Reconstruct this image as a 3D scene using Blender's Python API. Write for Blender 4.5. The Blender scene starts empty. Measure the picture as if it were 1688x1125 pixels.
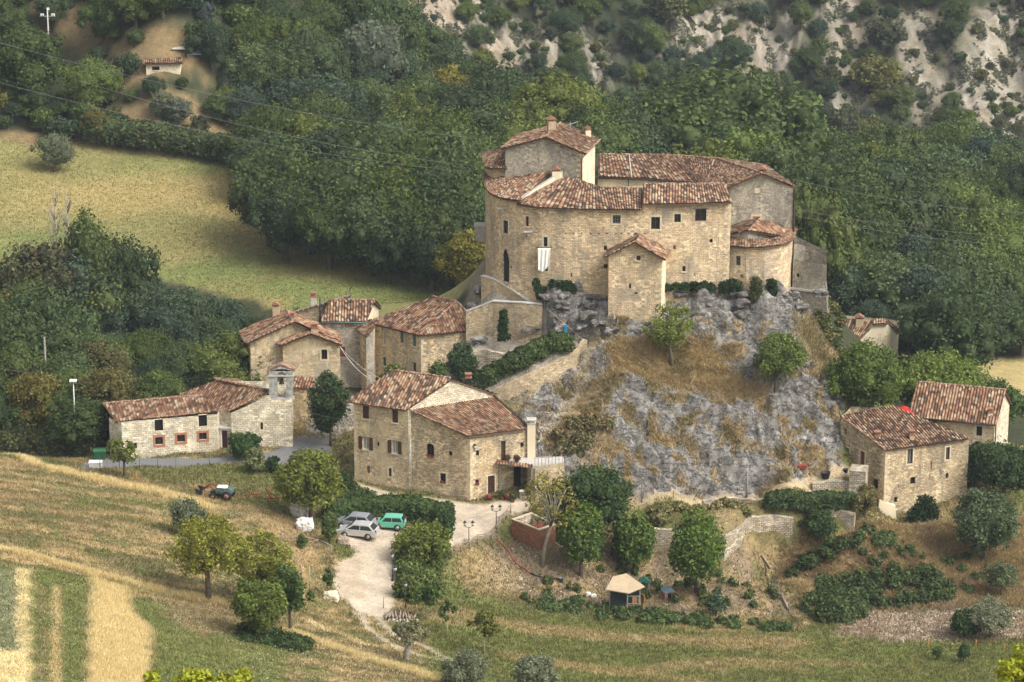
import bpy, bmesh, math, random
import numpy as np
from mathutils import Vector, Matrix, noise as mnoise

rad = math.radians
S = bpy.context.scene
COLL = S.collection
random.seed(7)
RNG = np.random.default_rng(11)

# ------------------------------------------------------------------ camera
CAM_Z = 112.0
PITCH = rad(17.0)
FPX = 5158.0            # focal length in pixels of the 1688 px wide photograph
cam_data = bpy.data.cameras.new("camera")
cam = bpy.data.objects.new("camera", cam_data)
COLL.objects.link(cam)
cam.location = (0, 0, CAM_Z)
cam.rotation_euler = (rad(90) - PITCH, 0, 0)
cam_data.sensor_width = 36
cam_data.lens = FPX / 1688 * 36
cam_data.clip_start = 0.5
cam_data.clip_end = 4000
cam_data.dof.use_dof = True
cam_data.dof.focus_distance = 335
cam_data.dof.aperture_fstop = 5.6
S.camera = cam

# ------------------------------------------------------------------ light
SUN_TO = Vector((0.72, -0.42, 0.95)).normalized()
sun_el = math.asin(SUN_TO.z)
sun_az = math.atan2(SUN_TO.x, SUN_TO.y)
world = bpy.data.worlds.new("World")
S.world = world
world.use_nodes = True
nt = world.node_tree
nt.nodes.clear()
wo = nt.nodes.new("ShaderNodeOutputWorld")
bg = nt.nodes.new("ShaderNodeBackground")
sky = nt.nodes.new("ShaderNodeTexSky")
sky.sky_type = 'NISHITA'
sky.sun_disc = False
sky.sun_elevation = sun_el
sky.sun_rotation = sun_az
sky.dust_density = 6.0
sky.ozone_density = 1.0
hsv = nt.nodes.new("ShaderNodeHueSaturation")
hsv.inputs['Saturation'].default_value = 0.18      # cloud cover: the sky light is nearly white
nt.links.new(sky.outputs[0], hsv.inputs['Color'])
nt.links.new(hsv.outputs[0], bg.inputs['Color'])
bg.inputs['Strength'].default_value = 0.138
nt.links.new(bg.outputs[0], wo.inputs['Surface'])
sd = bpy.data.lights.new("sun", 'SUN')
sd.energy = 1.4
sd.angle = rad(30)
sd.color = (1.0, 0.89, 0.74)
sun = bpy.data.objects.new("sun", sd)
COLL.objects.link(sun)
sun.rotation_euler = SUN_TO.to_track_quat('Z', 'Y').to_euler()
sun.location = (0, 0, 200)

S.view_settings.view_transform = 'Standard'
S.view_settings.look = 'None'
S.view_settings.gamma = 1
S.view_settings.exposure = 0.84
S.cycles.max_bounces = 5
S.cycles.diffuse_bounces = 3
S.cycles.transparent_max_bounces = 6

# ------------------------------------------------------------------ picture <-> world
CP, SP = math.cos(PITCH), math.sin(PITCH)

def ray(px, py):
    a = (px - 844) / FPX
    b = (562.5 - py) / FPX
    return Vector((a, CP + b * SP, -SP + b * CP))

def P(px, py, Y):
    d = ray(px, py)
    t = Y / d.y
    return Vector((d.x * t, Y, CAM_Z + d.z * t))

def PZ(px, py, z):
    d = ray(px, py)
    t = (z - CAM_Z) / d.z
    return Vector((d.x * t, d.y * t, z))

def proj(p):
    d = p[1] * CP + (CAM_Z - p[2]) * SP
    u = p[1] * SP - (CAM_Z - p[2]) * CP
    return 844 + FPX * p[0] / d, 562.5 - FPX * u / d

# ------------------------------------------------------------------ object helpers
def tag(o, label=None, cat=None, group=None, kind=None):
    if label: o['label'] = label
    if cat: o['category'] = cat
    if group: o['group'] = group
    if kind: o['kind'] = kind
    return o

def empty(name, loc=(0, 0, 0), label=None, cat=None, group=None, rz=0.0):
    o = bpy.data.objects.new(name, None)
    o.empty_display_size = 0.2
    COLL.objects.link(o)
    o.location = loc
    o.rotation_euler = (0, 0, rz)
    return tag(o, label, cat, group)

KIDS = {}
def link(name, me, mats=None, parent=None, world_space=True):
    o = bpy.data.objects.new(name, me)
    COLL.objects.link(o)
    if mats is not None:
        for m in (mats if isinstance(mats, (list, tuple)) else [mats]):
            me.materials.append(m)
    if parent is not None:
        o.parent = parent
        if world_space:
            o.matrix_parent_inverse = root_matrix(parent).inverted()
        KIDS.setdefault(parent.name, []).append(o)
    return o

def root_matrix(o):
    m = Matrix.LocRotScale(o.location, o.rotation_euler, o.scale)
    if o.parent is not None:
        return root_matrix(o.parent) @ o.matrix_parent_inverse @ m
    return m

def copy_tree(o, parent=None):
    c = o.copy()
    COLL.objects.link(c)
    if parent is not None:
        c.parent = parent
        KIDS.setdefault(parent.name, []).append(c)
    for ch in KIDS.get(o.name, []):
        copy_tree(ch, c)
    return c

def np_mesh(name, verts, faces, uvs=None, cols=None, smooth=False, mat_idx=None):
    """verts (n,3); faces: (m,k) array or list of tuples; cols per vertex (n,3|4); uvs per loop"""
    me = bpy.data.meshes.new(name)
    verts = np.asarray(verts, dtype=np.float32)
    if isinstance(faces, np.ndarray):
        m, k = faces.shape
        me.vertices.add(len(verts))
        me.vertices.foreach_set('co', verts.ravel())
        me.loops.add(m * k)
        me.loops.foreach_set('vertex_index', faces.astype(np.int32).ravel())
        me.polygons.add(m)
        me.polygons.foreach_set('loop_start', np.arange(0, m * k, k, dtype=np.int32))
        me.polygons.foreach_set('loop_total', np.full(m, k, dtype=np.int32))
    else:
        me.from_pydata([tuple(map(float, v)) for v in verts], [], [tuple(map(int, f)) for f in faces])
    if smooth:
        me.polygons.foreach_set('use_smooth', np.ones(len(me.polygons), dtype=bool))
    if mat_idx is not None:
        me.polygons.foreach_set('material_index', np.asarray(mat_idx, dtype=np.int32))
    me.update(calc_edges=True)
    if uvs is not None:
        l = me.uv_layers.new(name='UVMap')
        l.data.foreach_set('uv', np.asarray(uvs, dtype=np.float32).ravel())
    if cols is not None:
        a = me.color_attributes.new('Col', 'FLOAT_COLOR', 'POINT')
        c = np.ones((len(verts), 4), dtype=np.float32)
        c[:, :3] = np.asarray(cols)[:, :3]
        a.data.foreach_set('color', c.ravel())
    return me

class MB:
    """collects simple shapes into one mesh"""
    def __init__(self):
        self.v = []; self.f = []; self.s = []
    def add(self, vs, fs, smooth=False):
        b = len(self.v)
        self.v += [Vector(v) for v in vs]
        self.f += [tuple(b + i for i in f) for f in fs]
        self.s += [smooth] * len(fs)
        return self
    def box(self, c, s, rz=0.0, M=None):
        x, y, z = s[0] / 2, s[1] / 2, s[2] / 2
        vs = [Vector((i * x, j * y, k * z)) for k in (-1, 1) for j in (-1, 1) for i in (-1, 1)]
        R = Matrix.Rotation(rz, 3, 'Z') if M is None else M
        vs = [R @ v + Vector(c) for v in vs]
        return self.add(vs, [(0, 2, 3, 1), (4, 5, 7, 6), (0, 1, 5, 4), (1, 3, 7, 5), (3, 2, 6, 7), (2, 0, 4, 6)])
    def tube(self, pts, r, n=6, cap=True):
        pts = [Vector(p) for p in pts]
        rs = r if isinstance(r, (list, tuple)) else [r] * len(pts)
        vs = []
        for i, p in enumerate(pts):
            t = (pts[min(i + 1, len(pts) - 1)] - pts[max(i - 1, 0)])
            if t.length < 1e-9: t = Vector((0, 0, 1))
            t.normalize()
            a = t.cross(Vector((0, 0, 1)) if abs(t.z) < 0.95 else Vector((1, 0, 0))).normalized()
            b = t.cross(a)
            for k in range(n):
                w = 2 * math.pi * k / n
                vs.append(p + (a * math.cos(w) + b * math.sin(w)) * rs[i])
        fs = []
        for i in range(len(pts) - 1):
            for k in range(n):
                k2 = (k + 1) % n
                fs.append((i * n + k, i * n + k2, (i + 1) * n + k2, (i + 1) * n + k))
        if cap:
            fs.append(tuple(range(n - 1, -1, -1)))
            fs.append(tuple((len(pts) - 1) * n + k for k in range(n)))
        return self.add(vs, fs, True)
    def lathe(self, c, prof, n=12):
        c = Vector(c); vs = []
        for r, z in prof:
            for k in range(n):
                w = 2 * math.pi * k / n
                vs.append(c + Vector((r * math.cos(w), r * math.sin(w), z)))
        fs = []
        for i in range(len(prof) - 1):
            for k in range(n):
                k2 = (k + 1) % n
                fs.append((i * n + k, i * n + k2, (i + 1) * n + k2, (i + 1) * n + k))
        fs.append(tuple(range(n - 1, -1, -1)))
        fs.append(tuple((len(prof) - 1) * n + k for k in range(n)))
        return self.add(vs, fs, True)
    def prism(self, poly, h):
        """poly: list of 3d points, extruded by vector h"""
        n = len(poly); h = Vector(h)
        vs = [Vector(p) for p in poly] + [Vector(p) + h for p in poly]
        fs = [tuple(range(n - 1, -1, -1)), tuple(range(n, 2 * n))]
        fs += [(i, (i + 1) % n, n + (i + 1) % n, n + i) for i in range(n)]
        return self.add(vs, fs)
    def build(self, name, mat, parent=None, uv=False):
        me = bpy.data.meshes.new(name)
        me.from_pydata([tuple(v) for v in self.v], [], self.f)
        me.polygons.foreach_set('use_smooth', self.s)
        me.update()
        o = link(name, me, mat, parent)
        return o

# ------------------------------------------------------------------ materials
def new_mat(name):
    m = bpy.data.materials.new(name)
    m.use_nodes = True
    t = m.node_tree
    t.nodes.clear()
    out = t.nodes.new('ShaderNodeOutputMaterial')
    b = t.nodes.new('ShaderNodeBsdfPrincipled')
    t.links.new(b.outputs[0], out.inputs[0])
    b.inputs['Roughness'].default_value = 0.85
    b.inputs['Specular IOR Level'].default_value = 0.25
    return m, t, b, out

class NB:
    """small node helper"""
    def __init__(self, t): self.t = t
    def n(self, typ, **kw):
        x = self.t.nodes.new(typ)
        for k, v in kw.items(): setattr(x, k, v)
        return x
    def l(self, a, b): self.t.links.new(a, b)
    def noise(self, vec, scale, detail=4, rough=0.55, dist=0.0):
        x = self.n('ShaderNodeTexNoise')
        x.inputs['Scale'].default_value = scale
        x.inputs['Detail'].default_value = detail
        x.inputs['Roughness'].default_value = rough
        x.inputs['Distortion'].default_value = dist
        if vec is not None: self.l(vec, x.inputs['Vector'])
        return x
    def ramp(self, fac, stops, interp='LINEAR'):
        x = self.n('ShaderNodeValToRGB')
        x.color_ramp.interpolation = interp
        e = x.color_ramp.elements
        while len(e) < len(stops): e.new(0.5)
        for i, (p, c) in enumerate(stops):
            e[i].position = p
            e[i].color = (c, c, c, 1) if isinstance(c, (int, float)) else (*c, 1)
        self.l(fac, x.inputs[0])
        return x
    def mix(self, a, b, fac, mode='MIX'):
        x = self.n('ShaderNodeMix', data_type='RGBA', blend_type=mode)
        for s, v in ((0, fac), (6, a), (7, b)):
            if isinstance(v, (int, float)): x.inputs[s].default_value = v
            elif isinstance(v, tuple): x.inputs[s].default_value = (*v[:3], 1)
            else: self.l(v, x.inputs[s])
        return x.outputs[2]
    def math(self, op, a, b=0.0):
        x = self.n('ShaderNodeMath', operation=op)
        for i, v in enumerate((a, b)):
            if isinstance(v, (int, float)): x.inputs[i].default_value = v
            else: self.l(v, x.inputs[i])
        return x.outputs[0]
    def vmath(self, op, a, b):
        x = self.n('ShaderNodeVectorMath', operation=op)
        for i, v in enumerate((a, b)):
            if isinstance(v, tuple): x.inputs[i].default_value = v
            elif isinstance(v, (int, float)): x.inputs[i].default_value = (v, v, v)
            else: self.l(v, x.inputs[i])
        return x.outputs[0]

def simple_mat(name, col, rough=0.8, metal=0.0, var=0.25, scale=3.0, bump=0.0, spec=0.25):
    m, t, b, out = new_mat(name)
    N = NB(t)
    tc = N.n('ShaderNodeTexCoord')
    nz = N.noise(tc.outputs['Object'], scale, 5, 0.65)
    r = N.ramp(nz.outputs[0], [(0.3, 1 - var), (0.7, 1 + var)])
    c = N.mix(tuple(col), r.outputs[0], 1.0, 'MULTIPLY')
    N.l(c, b.inputs['Base Color'])
    b.inputs['Roughness'].default_value = rough
    b.inputs['Metallic'].default_value = metal
    b.inputs['Specular IOR Level'].default_value = spec
    if bump:
        bp = N.n('ShaderNodeBump')
        bp.inputs['Strength'].default_value = bump
        bp.inputs['Distance'].default_value = 0.05
        N.l(nz.outputs[0], bp.inputs['Height'])
        N.l(bp.outputs[0], b.inputs['Normal'])
    return m

def stone_mat(name, c1, c2, mortar, stain=(0.10, 0.10, 0.09), stain_amt=0.5, bw=0.42, rh=0.19,
              msize=0.02, plaster=None, plaster_amt=0.0, ochre=0.3, seed=0.0):
    m, t, b, out = new_mat(name)
    N = NB(t)
    uv = N.n('ShaderNodeUVMap'); uv.uv_map = 'UVMap'
    off = N.vmath('ADD', uv.outputs[0], (seed * 7.3, seed * 3.1, 0.0))
    nz = N.noise(off, 1.3, 3, 0.6)
    d1 = N.vmath('SCALE', N.vmath('SUBTRACT', nz.outputs['Color'], (0.5, 0.5, 0.5)), 0)
    d1.node.inputs['Scale'].default_value = 0.12
    nz2 = N.noise(off, 6.0, 2, 0.5)
    d2 = N.vmath('SCALE', N.vmath('SUBTRACT', nz2.outputs['Color'], (0.5, 0.5, 0.5)), 0)
    d2.node.inputs['Scale'].default_value = 0.10
    vec = N.vmath('ADD', N.vmath('ADD', off, d1), d2)
    br = N.n('ShaderNodeTexBrick')
    N.l(vec, br.inputs['Vector'])
    br.inputs['Scale'].default_value = 1.0
    br.inputs['Brick Width'].default_value = bw
    br.inputs['Row Height'].default_value = rh
    br.inputs['Mortar Size'].default_value = msize
    br.inputs['Mortar Smooth'].default_value = 0.6
    br.inputs['Color1'].default_value = (*c1, 1)
    br.inputs['Color2'].default_value = (*c2, 1)
    br.inputs['Mortar'].default_value = (*mortar, 1)
    br.offset = 0.5
    # second, larger stones mixed in irregularly
    sc = N.vmath('MULTIPLY', vec, (1 / (bw * .95), 1 / (rh * 1.15), 1.0))
    vo = N.n('ShaderNodeTexVoronoi'); vo.inputs['Scale'].default_value = 1.0
    N.l(sc, vo.inputs['Vector'])
    vcol = N.n('ShaderNodeSeparateColor'); N.l(vo.outputs['Color'], vcol.inputs[0])
    vr = N.ramp(vcol.outputs[0], [(0.0, tuple(x * 0.62 for x in c2)), (0.35, c2), (0.7, c1), (1.0, tuple(min(1, x * 1.3) for x in c1))])
    sel = N.ramp(N.noise(off, 0.55, 3, 0.6).outputs[0], [(0.42, 0.0), (0.58, 1.0)])
    col = N.mix(br.outputs['Color'], vr.outputs[0], N.math('MULTIPLY', sel.outputs[0], 0.75))
    # stone to stone tone, fine grain
    fine = N.ramp(N.noise(off, 9.0, 4, 0.7).outputs[0], [(0.30, 0.48), (0.5, 1.0), (0.70, 1.50)])
    col = N.mix(col, fine.outputs[0], 1.0, 'MULTIPLY')
    # ochre / iron patches
    oc = N.ramp(N.noise(off, 0.28, 4, 0.65).outputs[0], [(0.48, 0.0), (0.70, ochre)])
    col = N.mix(col, (0.50, 0.34, 0.15), oc.outputs[0])
    if plaster:
        pr = N.ramp(N.noise(N.vmath('ADD', off, (3.3, 9.1, 0.0)), 0.45, 6, 0.7).outputs[0],
                    [(0.62 - plaster_amt * 0.35, 0.0), (0.66 - plaster_amt * 0.35, 0.85)])
        pc = N.mix(tuple(plaster), fine.outputs[0], 0.5, 'MULTIPLY')
        col = N.mix(col, pc, pr.outputs[0])
    rp = N.ramp(N.noise(N.vmath('ADD', off, (5.1, 2.2, 0.0)), 0.35, 5, 0.75).outputs[0], [(0.56, 0.0), (0.62, 0.6)])
    col = N.mix(col, N.mix(col, (1.30, 1.28, 1.22), 1.0, 'MULTIPLY'), rp.outputs[0])
    # lichen and weather stains
    st = N.ramp(N.noise(N.vmath('MULTIPLY', off, (1.0, 0.55, 1.0)), 0.4, 7, 0.72, 0.6).outputs[0],
                [(0.46, 0.0), (0.64, stain_amt)])
    col = N.mix(col, tuple(stain), st.outputs[0])
    sk = N.ramp(N.noise(N.vmath('MULTIPLY', off, (1.6, .10, 1.0)), 1.0, 5, 0.7).outputs[0], [(0.54, 0.0), (0.68, stain_amt * .8)])
    col = N.mix(col, tuple(x * 1.1 for x in stain), sk.outputs[0])
    st2 = N.ramp(N.noise(off, 2.2, 5, 0.8).outputs[0], [(0.62, 0.0), (0.74, 0.5)])
    col = N.mix(col, tuple(x * 0.8 for x in stain), st2.outputs[0])
    N.l(col, b.inputs['Base Color'])
    h = N.math('ADD', N.math('MULTIPLY', br.outputs['Fac'], -0.6), N.math('MULTIPLY', N.noise(off, 7.0, 4, 0.7).outputs[0], 0.8))
    bp = N.n('ShaderNodeBump'); bp.inputs['Strength'].default_value = 0.8; bp.inputs['Distance'].default_value = 0.06
    N.l(h, bp.inputs['Height']); N.l(bp.outputs[0], b.inputs['Normal'])
    return m

def tile_mat(name, red=0.5, pale=0.25, dark=0.35, seed=0):
    """old barrel tiles: one tone per tile, from the tile's own cell of the UV"""
    m, t, b, out = new_mat(name)
    N = NB(t)
    uv = N.n('ShaderNodeUVMap'); uv.uv_map = 'UVMap'
    sep = N.n('ShaderNodeSeparateXYZ'); N.l(uv.outputs[0], sep.inputs[0])
    fx = N.math('FLOOR', N.math('DIVIDE', sep.outputs[0], 0.32))
    wn1 = N.n('ShaderNodeTexWhiteNoise', noise_dimensions='1D'); N.l(fx, wn1.inputs['W'])
    fy = N.math('FLOOR', N.math('ADD', N.math('DIVIDE', sep.outputs[1], 0.40), wn1.outputs[0]))
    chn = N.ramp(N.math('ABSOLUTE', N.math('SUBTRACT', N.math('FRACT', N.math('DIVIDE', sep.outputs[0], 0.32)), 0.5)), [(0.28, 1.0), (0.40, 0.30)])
    cmb = N.n('ShaderNodeCombineXYZ'); N.l(fx, cmb.inputs[0]); N.l(fy, cmb.inputs[1]); cmb.inputs[2].default_value = seed
    wn = N.n('ShaderNodeTexWhiteNoise', noise_dimensions='3D'); N.l(cmb.outputs[0], wn.inputs['Vector'])
    big = N.noise(N.vmath('ADD', uv.outputs[0], (seed * 3.7, seed * 1.3, 0.0)), 0.5, 5, 0.7)
    k = N.math('ADD', N.math('ADD', N.math('MULTIPLY', wn.outputs[0], 0.66), N.math('MULTIPLY', wn1.outputs[0], 0.08)), N.math('MULTIPLY', N.math('SUBTRACT', big.outputs[0], .38), 0.8))
    d, r = dark, dark + red * (1 - dark)
    stops = [(0.0, (0.035, 0.025, 0.020)), (0.14 + d * 0.25, (0.09, 0.052, 0.036)), (0.30 + d * 0.2, (0.18, 0.085, 0.050)),
             (0.46 + d * 0.1, (0.27, 0.125, 0.070)), (0.60, (0.33, 0.175, 0.100)), (0.70 + (0.25 - pale) * 0.4, (0.37, 0.245, 0.155)),
             (0.82 + (0.25 - pale) * 0.3, (0.45, 0.345, 0.235)), (0.97, (0.58, 0.49, 0.37))]
    c = N.ramp(k, stops)
    col = N.mix(c.outputs[0], (0.24, 0.23, 0.215), N.ramp(N.noise(uv.outputs[0], 1.1, 6, 0.75).outputs[0], [(0.52, 0.0), (0.70, 0.6)]).outputs[0])
    col = N.mix(col, (0.05, 0.042, 0.036), N.ramp(N.noise(uv.outputs[0], 3.3, 5, 0.8).outputs[0], [(0.56, 0.0), (0.72, 0.7)]).outputs[0])
    col = N.mix(col, chn.outputs[0], 1.0, 'MULTIPLY')      # channels between the tiles darkened: painted-in shade as well as moss
    col = N.mix(col, (.86, .90, .88), 1.0, 'MULTIPLY')
    N.l(col, b.inputs['Base Color'])
    bp = N.n('ShaderNodeBump'); bp.inputs['Strength'].default_value = 0.5; bp.inputs['Distance'].default_value = 0.04
    N.l(N.noise(uv.outputs[0], 8.0, 4, 0.7).outputs[0], bp.inputs['Height']); N.l(bp.outputs[0], b.inputs['Normal'])
    return m

def leaf_mat(name, rnd=0.25, trans=0.25):
    m, t, b, out = new_mat(name)
    N = NB(t)
    at = N.n('ShaderNodeVertexColor'); at.layer_name = 'Col'
    oi = N.n('ShaderNodeObjectInfo')
    r = N.ramp(oi.outputs['Random'], [(0.0, (1 - rnd, 1 - rnd * 0.9, 1.0)), (0.5, (1, 1, 1)), (1.0, (1 + rnd * 1.3, 1 + rnd, 1 - rnd * 0.3))])
    c = N.mix(at.outputs[0], r.outputs[0], 1.0, 'MULTIPLY')
    N.l(c, b.inputs['Base Color'])
    b.inputs['Roughness'].default_value = 0.7
    b.inputs['Specular IOR Level'].default_value = 0.2
    tr = N.n('ShaderNodeBsdfTranslucent')
    N.l(N.mix(c, (1.1, 1.15, 0.5), 1.0, 'MULTIPLY'), tr.inputs['Color'])
    mx = N.n('ShaderNodeMixShader'); mx.inputs[0].default_value = trans
    N.l(b.outputs[0], mx.inputs[1]); N.l(tr.outputs[0], mx.inputs[2]); N.l(mx.outputs[0], out.inputs[0])
    return m

def fnoise(P3, scale, oct=3):
    """fractal noise of an (n,3) array, about -1..1"""
    out = np.empty(len(P3))
    for i in range(len(P3)):
        p = P3[i]
        out[i] = mnoise.fractal((p[0] * scale, p[1] * scale, p[2] * scale), 0.6, 2.0, oct)
    return out

# cheap vectorised value noise for large arrays
_perm = RNG.random((256, 256))
def vnoise(x, y, seed=0):
    x = x + seed * 17.13; y = y + seed * 31.7
    xi = np.floor(x).astype(int); yi = np.floor(y).astype(int)
    fx = x - xi; fy = y - yi
    fx = fx * fx * (3 - 2 * fx); fy = fy * fy * (3 - 2 * fy)
    a = _perm[xi & 255, yi & 255]; b_ = _perm[(xi + 1) & 255, yi & 255]
    c = _perm[xi & 255, (yi + 1) & 255]; d = _perm[(xi + 1) & 255, (yi + 1) & 255]
    return (a * (1 - fx) + b_ * fx) * (1 - fy) + (c * (1 - fx) + d * fx) * fy
def fbm(x, y, o=4, seed=0, gain=0.5):
    r = 0; a = 1; s = 0
    for i in range(o):
        r = r + a * vnoise(x * 2 ** i, y * 2 ** i, seed + i * 3); s += a; a *= gain
    return r / s
def sstep(a, b, x):
    t = np.clip((x - a) / (b - a), 0, 1)
    return t * t * (3 - 2 * t)
# ------------------------------------------------------------------ terrain height
CT = []
def cz(px, py, z):
    p = PZ(px, py, z); CT.append((p.x, p.y, p.z))
def cy(px, py, Y):
    p = P(px, py, Y); CT.append((p.x, p.y, p.z))
def cw(x, y, z): CT.append((x, y, z))
# foreground slope on the left
for a in [(0,1125,14),(0,905,11),(0,755,7.0),(240,1125,11),(460,1125,7.5),(700,1125,3.2),(900,1125,-.5),(1100,1125,-2.5),(1300,1125,-3.5),(1688,1125,-5),
          (150,900,8.2),(150,800,5.4),(250,800,3.9),(370,825,2.7),(460,860,2.0),(330,860,3.6),(300,1000,6.4),(440,1050,5.4),(170,762,3.0),
          (330,752,1.9),(250,756,2.0),(480,745,1.9),(500,735,2.0),(545,725,2.3),(540,775,1.3),(560,800,.8),(530,880,.9),(600,890,.1),(640,860,.1),(560,940,.5),
          (600,1000,-.2),(640,1035,.1),(720,1085,1.0),(500,1000,2.6),(560,1060,2.6),(620,1110,3.6),(470,930,2.8),
          (700,830,.2),(600,795,.6),(780,850,0),(840,825,.2),(780,830,.1),(690,880,-.2),(650,930,-.5),(655,985,-.7),(740,1010,-.9),(760,975,-2.6),(700,960,-1.6),(735,900,-.4),(790,895,-.6),(830,860,-.2),
          (800,1000,-3.2),(830,930,-3.0),(850,960,-4.0),(885,935,-3.4),(889,899,-1.8),(849,889,-1.9),(842,884,-1.7),(918,893,-1.9),(920,905,-2.8),(950,950,-4.2),(1030,1005,-5.0),(960,1000,-4.9),(900,1000,-4.6),
          (900,1060,-3.4),(1100,1060,-4.5),(1300,1070,-4.9),(1100,1000,-5.0),(1150,960,-4.6),(1230,1010,-5.2),(1500,1110,-5.4),(1688,1070,-6.0),
          (1120,915,-4.2),(1240,918,-4.1),(1300,960,-4.8),(1320,1020,-5.6),(1190,935,-4.4),(1010,900,-3.3),
          (1100,862,-1.3),(1200,857,-1.1),(1300,850,-.9),(1060,840,-.9),(1150,845,-.8),(1000,830,-.3),(950,820,.1),
          (1060,822,.1),(1200,815,.4),(1300,800,1.1),(1380,775,2.2),(1420,778,2.0),(1400,800,1.6),(1400,850,-.6),(1400,890,-2.0),(1330,885,-3.0),
          (1480,868,-2.9),(1600,862,-3.2),(1688,840,-3.4),(1500,950,-5.2),(1650,950,-5.6),(1400,930,-4.4),(1400,1010,-5.9),(1600,1030,-6.4),(1520,900,-3.9),
          (1640,790,-1.5),(1688,740,-1.2)]: cz(*a)
# rock hill
for a in [(1100,740,316),(1000,760,314.5),(1200,740,316),(1060,660,320.5),(1160,660,321),(1060,600,325),(1150,600,326),(1000,590,325.5),(1060,545,329),(1120,530,330.5),(1020,530,329.5),
          (1250,790,312.5),(1250,700,318.5),(1250,600,325),(1230,520,331),(1310,500,333),(1380,690,320.5),(1385,640,325),(1340,560,330),(1335,520,334),(1365,730,317.5),(1320,620,324),(1320,740,316),
          (965,560,330),(940,640,324),(900,700,318.5),(880,650,322),(930,780,312.5),(900,760,314),(960,700,317.5),(860,690,320)]: cy(*a)
cy(1385, 590, 331); cy(1405, 640, 329)
# plateau below the castle
cw(-2.4,338.6,15.6); cw(1.5,336.8,15.9)
for x_, y_ in ((8,332.7),(14,332.7),(20,333.4),(24,334.5),(28.8,336.5),(30,345),(0,345),(-2,352),(10,348),(20,350),(28,353),(10,358),(20,358)):
    cw(x_, y_, 16.2)
cw(-4.6, 342, 12.5); cw(-5.5, 337, 9.3); cw(-9, 340, 8.6); cw(-7.5, 346, 9.0); cw(-6, 352, 10); cw(34, 340, 13.5); cw(34, 350, 12); cw(31.5, 335.5, 14.8)
for x_, y_, z_ in ((-15,362,4.5),(0,370,5),(15,374,4.5),(32,368,3.5),(42,352,3.5),(45,338,2.8),(40,360,3),(-14,350,6.5)): cw(x_, y_, z_)
# terraces between the middle house and the rock
for a in [(800,592,8.9),(880,590,9.2),(930,575,10.2),(740,600,7.6),(900,610,8.6),(850,625,6.8),(800,640,5.8),(780,655,5.3),(840,680,4.3),(700,615,5.4),(640,635,4.4),(590,650,3.8),(540,680,3.2),(520,700,2.8),]: cz(*a)
for x_,y_,zb_ in ((-4.9,333.6,12.2),(-2.1,333.2,14.0),(-.5,332.8,14.1),(1.0,332.3,14.1),(3.0,331.9,14.2)): cw(x_,y_+1.1,zb_-.9); cw(x_,y_-.35,9.7); cw(x_,y_-2.0,9.3)
for a in [(900,480,332.5),(950,480,331.9),(950,522,330.6),(990,520,330.2),(912,520,331.2),(925,548,329.9),(1150,480,332.0),(1260,478,332.2)]: cy(*a)
for a in [(400,690,2.6),(450,640,3.6),(560,600,4.6),(640,560,5.2),(720,560,6.4)]: cz(*a)
for a in [(330,700,1.5),(200,700,.5),(100,760,1.5),(60,720,-.5),(0,700,-2),(100,600,-2.5),(200,640,-1.2),(0,600,-3),(330,600,-.5),(200,560,-1.5),(0,520,-2),(-200,620,-3)]: cz(*a)
PAIRS = []
def pair(p, drop, up_=.1):
    for q in ((p.x, p.y + .75, p.z - up_), (p.x, p.y - .2, p.z - drop)):
        for c_ in CT[:]:
            if len(c_) == 3 and c_ not in PAIRS and math.hypot(c_[0] - q[0], c_[1] - q[1]) < 2.4: CT.remove(c_)
        CT.append(q); PAIRS.append(q)
for a,dr in [((800,648,323.6),2.0),((840,632,323.6),2.4),((880,615,324.0),2.8),((920,596,325.2),2.6),((950,584,326.6),1.8)]: pair(P(*a), dr)
for a,dr in [((1085,873,-1.5),2.6),((1130,879,-1.6),2.6),((1180,884,-1.6),2.5),((1225,872,-1.3),2.8),((1250,853,-.7),3.0),((1300,855,-1.0),2.9),((1360,842,-.6),2.2),((1395,842,-.6),2.4)]: pair(PZ(*a), dr)
for a,dr in [((1180,826,311.4),.9),((1240,824,311.4),.9),((1345,798,312.1),1.2),((1390,795,312.1),1.3)]: pair(P(*a), dr)
for a in [(1465,858,-3.1),(1520,862,-3.3),(1590,856,-3.0),(1448,845,-2.3),(1560,850,-3.1)]: cz(*a)
cw(*[*P(1458,790,313.2)[:2]], -2.9); cw(*[*P(1530,790,315)[:2]], -2.9)
# the field beyond the village and the wooded slopes
for a in [(450,480,2.8),(600,480,2.8),(700,490,2.8),(150,400,3.8),(0,330,5.8),(0,400,3),(-250,330,6),(300,440,3),(0,237,9.2),(200,240,8.6),(400,275,6.6),(300,330,5),(600,420,3.4),(750,450,2.6),(600,350,3.2),(600,260,4),(450,250,7),
          (80,130,14.5),(270,120,17),(180,60,20),(0,0,24.5),(300,10,25),(-250,100,20),(450,120,14),(500,0,20),(400,190,10)]: cz(*a)
for a in [(600,120,505),(650,0,560),(700,170,520),(800,250,460),(900,260,440),(1000,330,420),(1200,320,440),(1350,420,395),(1500,460,400),(1640,605,364),(1688,500,395),(1550,620,352),(1460,600,348),(1500,330,470),(1688,330,480),(1500,680,330),(1688,660,345),(1688,560,376),(1900,600,370),(1900,400,430),
          (700,150,560),(820,150,580),(950,180,585),(1100,200,600),(1250,230,605),(1400,240,608),(1688,275,602),(2000,300,600),
          (850,0,628),(1000,0,638),(1200,0,648),(1400,0,652),(1688,0,655),(1100,100,620),(1400,120,628),(1688,130,627),(2000,0,660),(750,60,592)]: cy(*a)
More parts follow.
